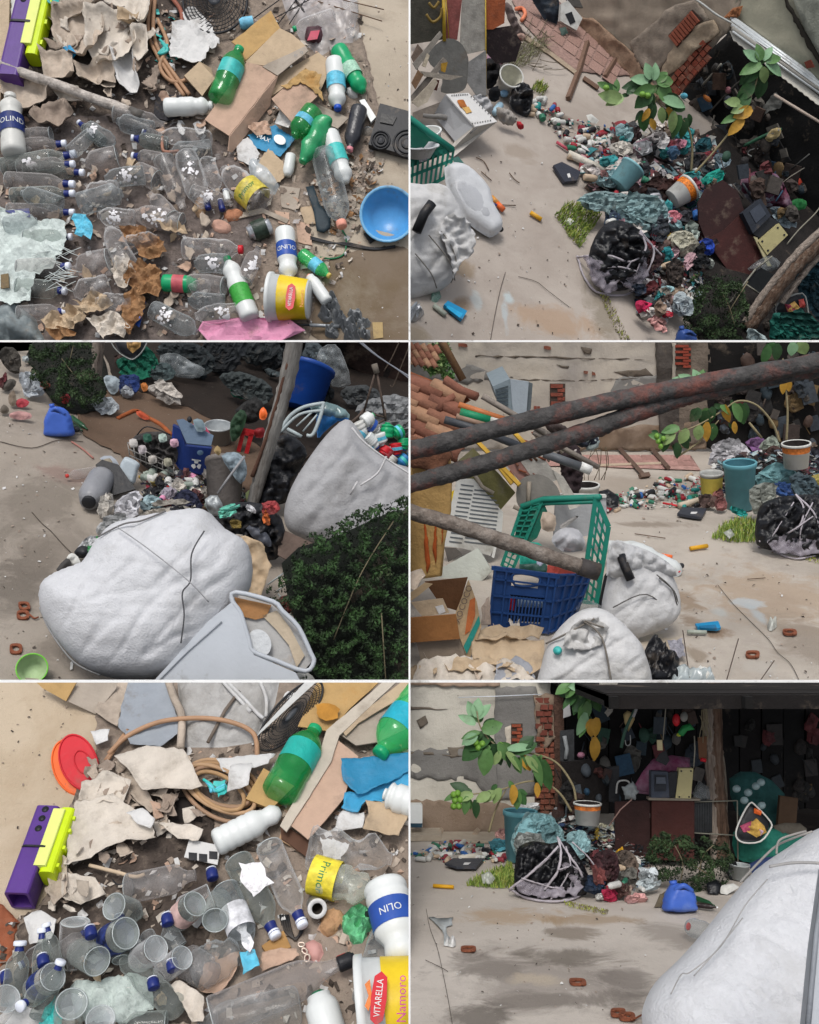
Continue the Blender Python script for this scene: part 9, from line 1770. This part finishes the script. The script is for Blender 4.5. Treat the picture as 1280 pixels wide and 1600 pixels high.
# items round the shrub
for P,c,H,lb,nm in((PQ(34,84,46,80,62,90,62,104,72,114,56,122,38,116),'a3a9ae',12,'white plastic bag by shoes in upper left','bag'),(PQ(60,98,74,96,80,104,66,108),'7a3a30',5,'red-brown scrap by white bag','scrap'),(PQ(94,120,102,114,110,120,106,130,98,130),'a02c30',6,'red plastic lump before shrub','lump'),(PQ(146,132,156,122,174,120,188,134,186,144,166,146,150,142),'a5abae',9,'white rag at edge of soil','rag'),(PQ(24,128,34,122,46,128,40,136,28,136),'a83a44',6,'dull red slipper between shoes','slipper'),(PQ(16,146,30,142,48,146,48,154,30,156,16,152),'a9807c',5,'pale pink slipper on concrete edge','slipper'),(PQ(0,140,6,132,14,138,12,146,2,146),'5a5248',5,'brown shoe at left edge','shoe'),(PQ(14,116,22,110,26,126,22,136,14,130),'6f6254',5,'beige boot by dull red slipper','boot'),(PQ(4,100,16,92,26,96,20,108,8,112),'4a4640',7,'grey shoe above beige boot','shoe'),(PQ(0,46,14,40,28,46,34,66,30,86,16,82,2,70),'3c3833',9,'dark patterned tote in upper left','tote'),(PQ(6,48,16,44,22,54,16,64,8,60),'b5821c',8,'yellow thing in dark tote','scrap'),(PQ(0,96,10,80,12,100,4,110),'4a1f22',5,'dark red cloth under tote','cloth'),(PQ(36,60,44,56,46,66,38,68),'9aa0a0',4,'white torn scrap by tote','scrap'),(PQ(162,90,172,86,188,94,184,112,174,116,166,104),'8f9aa0',7,'pale grey tub leaning by navy cushion','tub'),(PQ(178,60,190,52,200,62,196,72,182,72),'3a2a26',6,'brown rag before green sack','rag'),(PQ(186,88,200,84,218,88,218,110,206,120,190,112),'1d2f5c',9,'navy cushion-like bag before green sack','bag'),(PQ(188,108,200,104,210,112,206,122,192,120),'8c9094',6,'pale rag under navy bag','rag'),(PQ(220,100,228,98,232,108,224,112),'a8642c',5,'orange-brown fruit-like lump by white sheet','lump'),(PQ(228,106,240,98,262,102,278,116,286,134,262,130,240,118),'9d9790',5,'dirty white cloth sheet thrown on soil','cloth'),(PQ(214,140,226,146,234,154,226,156,214,148),'b0492a',4,'orange-red clay smear on soil','clay')):
 D3(P,c,H,lb,nm,yb=max(p[1]for p in P)+4,ang=55)
D3(PQ(178,66,190,56,230,40,246,60,248,86,216,88,190,84),'145c48',14,'green plastic sack below open bag','sack',yb=596,nz=.3)
t=tg(Y,'shopping_bag','open bag of wrappers cut by upper edge','bag',Y.g(205,580));SQ=T(Y,205,596,70,0)
Q=PQ(180,30,230,26,228,45,214,60,204,60,186,48);pa_(t,'film',*blv(SQ,Q,6,nz=.3,step=4,lift=10),BLK);pa_(t,'rim',*tbv([SQ.pt(x,y,18*Y.u0)for x,y in smp(Q,3)],1.3*Y.u0,6,1),m('8c8f8c',.6))
pa_(t,'wrapper',*blv(SQ,PQ(200,30,224,30,222,42,210,52,202,44),5,nz=.7,fs=5,step=3,lift=16),m('a8824a',.6,.5,40))
jug(Y,92,681,46,46,JB,'dusty blue jerrycan standing on concrete near shrub',S=T(Y,92,681,76),lean=-2)
btl(Y,(138,672),(112,652),8,4,m('1c4a2e',.3,.2,spec=.6),None,'glass',name='green_bottle',label='green bottle lying right of blue jerrycan');btl(Y,(130,674),(110,662),8,4,m('22382a',.3),None,'glass',name='green_bottle',label='second darker green bottle under first')
blb(T(Y,118,680,50),El(119,671,6,5),4,BLK,'black_disc','black round lid between jerrycan and green bottles','lid',step=3)
for P,lb in((PR(184,154,2,200,146,3,214,142,3,234,154,3),'orange-brown strap on soil'),(PR(234,154,3,252,164,3,268,180,2),'orange strap end by wire basket')):rod(Y,P,3.4,m('8f4e2a',.9,.3),'strap',lb,'strap',curve=4)
# wire basket, blue bin
t=tg(Y,'wire_basket','wire basket heaped with dark bottles and wrappers','basket',Y.g(240,738));SWb=T(Y,240,744,62)
pa_(t,'contents',*blv(SWb,smp(PQ(204,200,212,180,250,174,276,190,276,222,250,240,222,226),2),10,nz=.9,fs=6,step=3,fold=4,fw=4),m('33302f',.6,.7,40))
WIR=m('8f8c88',.4,.1,metal=.5)
for i in rn(9):pa_(t,'wire',*tbv([SWb.pt(202+i*9,692+i*4.5,14*Y.u0),SWb.pt(206+i*8.4,712+i*3.4+4,15*Y.u0)],.9*Y.u0,5),WIR)
for k in(0,.5,1):pa_(t,'wire',*tbv([SWb.pt(202+3*k,692+20*k,15*Y.u0),SWb.pt(275-2*k,728+13*k,15*Y.u0)],1.1*Y.u0,5),WIR)
pa_(t,'handle',*tbv(spl([SWb.pt(216,680,10*Y.u0),SWb.pt(234,668,22*Y.u0),SWb.pt(268,680,14*Y.u0)],5),1.1*Y.u0,5),BLK)
for(x,y,c,lb)in((238,718,'a8a39c','white printed packet in wire basket'),(222,702,'a8a0a2','clear pale bottle in wire basket'),(208,692,'b0aca8','white bottle at corner of wire basket'),(262,722,'8f8c7c','cream wrapper in wire basket'),(272,692,'c9a0b0','pale pink bottle cap end between basket and bin'),(230,684,'1d4a3a','green bottle neck in wire basket'),(254,684,'9fb0a8','small mint lid in wire basket')):D3([(x-6,y-5),(x+5,y-6),(x+7,y+5),(x-4,y+7)],c,5,lb,'packet',yb=750,ang=62,z=6,step=3)
t=tg(Y,'recycling_bin','dark blue recycling bin with lid and white emblem','bin',Y.g(300,742));NBL=m('17306e',.5,.1,b=.1,dirt=.12);SBn=T(Y,300,744,80,0,0)
pa_(t,'body',*slv(SBn,PQ(272,162,284,168,292,194,332,198,322,240,282,230),12),NBL,0)
pa_(t,'side',*slv(SBn,PQ(272,164,290,194,284,232,268,212),8,2),m('1c3c8f',.5,.1),0)
pa_(t,'rim',*slv(T(Y,300,744,40,46),PQ(276,158,286,156,334,182,330,198,292,194),4),m('4c5f74',.6,.1),0)
SEm=Surf(Y,SBn.pt(306,726,14*Y.u0),SBn.n)
for k in rn(3):
 a=R(90+120*k);cx,cy=307+5*cos(a),726-5*sin(a);pa_(t,'emblem_arrow',*slv(SEm,[(cx+4*cos(a+q),cy-4*sin(a+q))for q in(1.1,2.3,3.7,4.9,5.6)],.5),WP,0)
pa_(t,'emblem_line',*slv(SEm,PQ(300,217,314,219,314,221,300,219),.5),WP,0)
D3(PQ(294,164,320,164,332,190,318,192,298,180),m('a83c5a',.6,.1),5,'rose red tray on recycling bin','tray',yb=760,z=16,nz=.1,fold=0);D3(PQ(302,156,316,156,322,172,308,174),m('6f8088',.6,.1),5,'grey box on rose tray','box',yb=760,z=24,nz=.1,fold=0);blb(T(Y,296,760,60,22),El(297,656,4,5),4,BLK,'black_bottle','black bottle top by grey box','bottle',lift=6,step=3)
blb(T(Y,315,760,60,4),El(314,708,5,4),3,m('6c8aa4',.5),'sticker','pale round sticker on recycling bin','sticker',lift=10,step=3)
t=pail(Y,341,690,664,19,21,m('a6aaab',.4,.1,metal=.3),'tin_pan','round pale tin with lid behind recycling bin','tin',inner=m('a9aeb0',.4))
t=tg(Y,'red_stool','small red plastic stool before wooden pole','stool',Y.g(385,705));SSt=T(Y,385,708,76);RD2=m('a01c20',.45,.1)
for P in(PQ(378,168,398,172,396,182,376,178),PQ(378,172,384,174,376,206,370,204),PQ(390,176,397,178,388,210,382,208)):pa_(t,'seat' if P[0][1]==668 else 'leg',*slv(SSt,P,4),RD2,0)
D3(PQ(396,172,412,168,414,182,400,184),m('7c1c20',.5),5,'dark red plastic piece by stool','plastic_piece',yb=708,z=4)
D3(PQ(360,160,376,140,386,150,376,180,362,190),m('1f3a24',.7,.4),6,'dark green bottle crate behind red stool','crate',yb=712,nz=.8,fs=6)
D3(PQ(368,140,400,120,414,140,400,160,376,160),'141312',8,'black clutter before pole foot','clutter',yb=700);D3(PQ(406,142,412,136,418,146,414,156,406,154),ORG,5,'orange lid shape by pole','lid',yb=712,z=10,nz=.3)
# grey jar, black panel, white box
t=btl(Y,(138,786),(160,745),40,18,m('85868a',.4,.1,spec=.6),BLK,'jar',name='grey_jar',label='big grey plastic jar with black mouth lying on concrete',cat='jar',capr=.5,n=26)
btl(Y,(103,744),(152,736),15,8,CLD,m('c23a33',.5),'pet',name='clear_bottle',label='clear bottle with red cap pointing at left')
D3(PQ(150,230,158,220,172,216,176,228,160,234),m('8f8676',.8,.3),5,'beige foam scrap above clear bottle','foam',yb=740);D3(PQ(156,216,174,212,186,226,176,232),m('9aa0a8',.6),3,'pale card behind black panel','card',yb=736)
slb(T(Y,180,774,34,6),PQ(150,228,160,220,186,228,212,266,176,276,168,252),4,m('1b1c20',.5,.2),'folded_board','black folded board between grey jar and white box','board');slb(T(Y,180,774,34,8),PQ(162,242,168,238,176,248,170,254),1,WPD,'white_patch','white paper patch on black board','patch',lift=4)
t=tg(Y,'white_container','white rectangular plastic container standing on junk','container',Y.g(204,760));pa_(t,'body',*blv(T(Y,204,766,62,4),smp(PQ(192,218,200,214,218,224,216,234,208,258,186,238),3),8,nz=.02,step=3,flat=.6,back=1),m('aab4ba',.4,.04))
# rags and the btl dump
for P,c,H,lb in((PQ(150,300,160,280,172,268,178,280,176,300,160,310),'a9a49c',12,'white twisted cloth by grey jar'),(PQ(176,290,190,274,216,268,222,290,210,310,180,312),'aeaeb2',10,'white cloth rag above big sack'),(PQ(150,322,165,312,200,306,214,312,196,332,160,340,150,334),'a5a6a6',8,'white torn sack edge by green bottle'),(PQ(120,356,134,342,150,336,148,350,130,366),'a9aaab',8,'white cloth piece left of green bottle'),(PQ(222,282,244,276,260,290,240,300,222,300),'8fa3a8',7,'pale blue printed rag behind sack mouth'),(PQ(270,276,296,270,320,290,300,306,272,300),'23263a',8,'dark navy rag behind sack mouth'),(PQ(214,306,240,294,290,290,310,300,280,306,230,310),'b0aaa0',6,'beige strings and film along sack mouth'),(PQ(252,270,268,262,278,268,268,284,254,288),'97909a',7,'lilac white bottle on sack mouth')):
 D3(P,c,H,lb,'rag',yb=max(p[1]for p in P)+6,ang=45,rgd=1)
btl(Y,(158,838),(138,868),19,12,GRC,None,'pet',name='green_bottle',label='clear green bottle squeezed against big white sack',crush=.2)
D3(PQ(88,390,104,372,112,380,108,392,96,396),m('3f3d3c',.7),6,'dark grey slat under sack side','slat',yb=900,nz=.2);D3(PQ(104,372,112,364,122,370,126,384,108,386),WPD,7,'white lump under sack side','lump',yb=894);D3(PQ(116,362,128,352,140,358,136,370,122,372),BLK,6,'black film scrap by green bottle','film',yb=880)
DCOL=[BLK,m('1d3a2a',.4,.2),m('2a2640',.5,.2),WPD,m('7a1f2c',.5,.2),m('5c5048',.6,.3),CLD,m('8f9a90',.5,.2)]
DNM=['black','dark green','navy','dusty white','wine red','brown','clear','pale green']
for i in rn(42):
 x,y=ru(228,345),ru(738,792);a=ru(0,3.1);L_=ru(8,18);k=i%8
 btl(Y,(x+L_*cos(a),y-L_*.6*sin(a)),(x-L_*cos(a),y+L_*.6*sin(a)),ru(9,14),ru(5,14),DCOL[k],random.choice((WP,m('c9a23a',.5),RED,BLK)),random.choice(('glass','milk','pet')),(.2,.5)if i%3==0 else None,random.choice((WPP,PINK,m('3a5f4a',.5))),'small_bottle',f'small {DNM[k]} bottle dumped between recycling bin and big sack',n=12,group='dumped small bottles, '+DNM[k])
sca(Y,PQ(224,240,330,230,390,280,400,320,300,300,220,290),420,(3,9),DCOL,(2,12),name='litter',label='dark scraps between dumped bottles')
buk(Y,(246,756),(245,750),6,12,9,10,m('a89a5a',.6),'cup','yellowish round cup among dumped bottles','cup',inner=m('b5ad7a',.6))
# grey bin with newspaper, black bag
t=buk(Y,(350,800),(352,718),0,60,25,30,m('6c6662',.6,.12,dirt=.2),'grey_bin','grey-brown bin with crumpled newspaper leaning by pole','bin',inner=DK6)
D3(PQ(346,212,366,206,382,216,386,240,376,256,360,236),m('77848c',.8,.5,40),8,'crumpled newspaper on grey-brown bin','newspaper',yb=800,z=16);D3(PQ(334,204,340,196,346,204,342,212),m('8f7a54',.7),5,'tan knob at bin edge','knob',yb=800,z=20);D3(PQ(384,270,396,262,412,252,410,276,396,284,386,282),m('8f9a68',.7,.4),6,'pale lime and white film below black bag','film',yb=804)
wrd(T(Y,370,806,66,10),PR(342,270,16,360,244,18,384,212,18),2,m('8c8c8e',.5),'stick','pale stick leaning on grey-brown bin','stick');D3(PQ(320,280,340,274,350,300,330,306),m('8f9496',.4,.3,metal=.4),6,'crushed striped tin below grey-brown bin','tin',yb=812)
D3(PQ(434,184,450,178,470,190,480,210,466,240,455,280,430,290,404,300,408,260,412,220),BLKB,24,'big black rubbish bag between pole and bottle sack','rubbish_bag',yb=810,nz=.35,fs=16,fold=6,step=5,cat='bag')
# backpack clu
D3(PQ(336,312,356,290,390,284,430,296,446,330,440,366,420,376,396,360,372,338,340,326),BLK,18,'black backpack-like bag behind big sack','backpack',yb=880,nz=.6,fs=10)
D3(PQ(384,326,400,320,420,336,424,354,408,350),m('4c4f58',.5),10,'slate grey panel on black backpack','panel',yb=880,z=14,nz=.1)
for P,c,lb in((PQ(360,314,368,310,378,314,376,324,364,324),'6a5a2c','brass jar top on backpack'),(PQ(384,290,392,288,402,298,396,302),'c9c9cc','white tag with black number strip on backpack'),(PQ(340,300,356,294,376,288,374,294,350,306),'5fae9a','mint strip on backpack edge'),(PQ(408,286,430,282,438,296,424,304,412,298),'8f3a3c','red and white packet behind backpack'),(PQ(410,300,416,296,424,318,416,320),'a8582c','orange light reflector on backpack')):D3(P,c,5,lb,'scrap',yb=880,z=18,step=3)
for P,c in((PQ(370,342,384,338,410,350,424,384,418,400,408,436,400,430,386,426,390,400,376,380,380,366),KR2),):she(T(Y,400,950,50,12),rag(P,6,1.5),c,'cardboard_piece','torn beige cardboard hanging at sack shoulder','cardboard',th=2,crump=8,fs=16,step=4,fold=3,fw=9,curl=6,smooth=1)
she(T(Y,400,950,50,8),rag(PQ(352,338,378,336,392,360,384,372,362,358),6,1.5),BG2,'sack_flap','pale frayed flap of sack by cardboard','flap',th=1,crump=8,fs=14,step=4,curl=6)
t=slb(T(Y,460,890,38,16),PQ(436,326,490,350,462,384,434,368),3,m('5f5048',.8,.25,16,.4,dirt=.2),'brown_board','brown flat board over shrub edge','board')
t=tg(Y,'metal_stand','green-grey metal stand with crossed legs by board','stand',Y.g(465,950));SMs=T(Y,465,962,70,0)
for P,r in((PQ(486,352,476,400,464,440,458,455),3),(PQ(436,422,456,450),1.2),(PQ(434,418,448,408),1),(PQ(450,426,478,422),1),(PQ(420,408,448,388),1.2),(PQ(488,350,500,342),1.2),(PQ(486,356,496,364),1)):pa_(t,'leg' if r==3 else 'rod',*tbv([SMs.pt(a,b_,20*Y.u0)for a,b_ in P],r*Y.u0,6),m('5f6f66',.6,.1)if r==3 else m('9aa0a0',.5))
# right sack with bottles
t=tg(Y,'bottle_sack','large greyish woven sack filled with plastic bottles','sack',Y.g(560,860));SRs=T(Y,560,880,60)
pa_(t,'body',*blv(SRs,smp(PQ(444,300,456,260,480,220,510,180,540,155,560,170,580,200,620,225,700,260,710,400,600,380,540,360,490,346,452,330),3),34,nz=.05,fs=50,step=5,flat=.15,back=.3,fa=30,crease=3),m('a2a2a4',.65,.08,30,.35,120,dirt=.35,dc='6f6d6a',ds=3))
for P in(PR(548,172,38,566,194,42,600,220,44,650,252,44),PR(600,216,44,586,242,46,560,260,44),PR(556,254,46,545,274,42)):pa_(t,'strap',*tbv(spl([SRs.pt(x,y,z*Y.u0)for x,y,z in P],5),1.6*Y.u0,5),m('bdbcbc',.7))
BT=[(570,664,556,688,WP,'white','at the sack corner'),(584,648,568,660,WP,'white','topmost by truss end'),(592,672,574,660,CLR,'clear','behind topmost white one'),(606,660,604,684,GRO,'green','beside the truss end'),(614,680,628,672,GRO,'green','rounded, further right'),(590,700,572,680,WP,'white','with blue label'),(598,696,592,676,WP,'white','under the green ones'),(612,700,600,712,m('b04a50',.5),'rose','with white cap'),(620,712,618,692,RED,'red','near the right edge'),(630,704,632,684,GRO,'green','at the right edge'),(622,728,636,714,m('2f78b4',.5),'blue','lowest at right edge'),(606,724,614,712,WPD,'dusty white','next to the blue one'),(582,712,570,700,WPD,'dusty white','half sunk in the sack'),(566,676,558,660,WPD,'dusty white','leaning on sack corner'),(640,690,650,720,WP,'white','cut by the divider'),(596,712,606,700,RED,'red-capped','beside the rose one')]
for i,(x,y,x2,y2,M_,cn,wh)in en(BT):btl(Y,(x,y),(x2,y2),17,Zp(Y,x,y,840,x)*.86+6,M_,random.choice((WP,BLU,GRO)),random.choice(('milk','pet','rib')),(.3,.55)if i%2==0 else None,random.choice((CYAN,TEAL,BLUL)),'sack_bottle',f'{cn} plastic bottle on grey sack, {wh}',z2=Zp(Y,x2,y2,840,x2)*.86+6,n=14)
# the big white sack
t=tg(Y,'white_sack','huge full white woven sack lying in foreground with a dark cord','sack',Y.g(200,1060));SWk=T(Y,220,1100,48)
PW=smp(PQ(62,445,66,412,92,392,128,378,146,352,172,322,215,308,262,300,318,296,352,326,388,352,392,416,350,485,300,540,250,562,190,562,140,548,104,518,76,480),3)
pa_(t,'body',*blv(SWk,PW,62,nz=.03,fs=90,step=5,flat=.15,back=.3,fa=48,crease=3.5),m('c6c7ca',.6,.05,30,.4,160,dirt=.28,dc='9c9a98',ds=2))
for P,r,c in((PR(324,346,66,306,380,70,304,420,70,292,438,68,294,470,62,288,510,50),.9,'4f4f52'),(PR(160,346,30,200,330,42,228,324,40,262,306,26),1.1,'6c6a6a'),(PR(192,336,50,240,372,70,300,420,72,330,450,60),.7,'9a9a9c'),(PR(64,450,8,84,490,14,120,536,16,160,556,12),1,'8a8a8a')):pa_(t,'cord' if r<1.05 and c=='4f4f52' else 'seam',*tbv(spl([SWk.pt(x,y,z*Y.u0)for x,y,z in P],6),r*Y.u0,5),m(c,.8))
# grey tub at the bottom
t=tg(Y,'plastic_tub','large pale grey plastic tub with stained inner wall and round drain','tub',Y.g(400,1064));TB=m('b3b8be',.45,.04,b=.1,dirt=.1);STb=T(Y,400,1110,50)
def ts(P,th,lift,mat,nm,sm=0):V,Fc=slv(STb,smp(P,2)if sm else P,th,lift);return pa_(t,nm,V,Fc,mat,0)
ts(PQ(230,585,330,475,366,446,378,465,390,510,398,526,460,552,480,590),6,50,TB,'front_wall')
ts(PQ(366,440,376,434,424,448,440,462,462,484,480,520,486,534,472,550,430,530,398,522,388,500),4,34,m('a9a8a6',.5,.05,dirt=.3,dc='a5835a',ds=6),'inner_floor')
ts(PQ(368,438,424,450,416,468,400,472,376,466),2,40,m('9c7044',.7,.25,10),'brown_stain');ts(PQ(410,466,432,458,452,484,474,526,462,544,450,510,430,486),2,40,m('b3a48e',.6,.15,10),'tan_stain')
P_=PQ(366,446,370,432,426,446,440,460,464,484,482,522,487,536,474,550,430,534,396,520,390,504,378,464)
pa_(t,'rim',*tbv([STb.pt(x,y,54*Y.u0)for x,y in smp(P_,3)],2.8*Y.u0,8,1),TB)
pa_(t,'drain_disc',*slv(STb,El(406,1007,17,21,-25,24),4,44),m('c3c6c8',.6,.08,40,.4),0);ts(PQ(408,528,424,530,426,538,416,536),3,50,WP,'drain_tab')
pa_(t,'groove',*tbv([STb.pt(250,1070,58*Y.u0),STb.pt(300,1020,58*Y.u0),STb.pt(350,976,58*Y.u0)],.8*Y.u0,5),m('8d9298',.5))
D3(PQ(452,564,462,552,480,550,494,564,490,580,455,580),WPD,8,'white cloth corner at lower edge by tub','cloth',yb=1085)
# small things on the concrete
bowl(Y,50,1044,23,1,16,m('6cb83a',.4,.05,b=.1),m('a3bb8e',.5,.06),'lime green plastic bowl with milky inside',dx=2,dy=6)
ring(Y,25,1015,20,16,'rusty square ring plate above lime green bowl');ring(Y,36,962,20,14,'rusty ring plate nearest sack corner');ring(Y,38,948,18,13,'upper rusty ring of pair near sack',2,2)
rod(Y,PR(46,460,2,54,466,2,60,464,2),1.4,RUST,'rusty_wire','rusty wire from ring plates to sack corner','wire',curve=4)
slb(G(Y),rag(PQ(110,536,114,532,114,546,110,548),3,.6),.5,m('c9c9c5',.9),'paint_drip','white paint drip on concrete below sack','paint')
# -- dividing rails between the yards, then the cut
rail(-700,533,640,533,4.7,'dividing_rail');rail(640,533,1980,533,6.2,'dividing_rail');rail(640,-10,640,533,4.7,'dividing_post')
rail(640,533,640,1065,2.3,'dividing_post');rail(-10,1065,640,1065,2.2,'dividing_rail');rail(640,1065,1980,1065,2.6,'dividing_rail');rail(640,1065,640,1610,1.25,'dividing_post')
finish()
bpy.context.view_layer.update()
finish_labels()
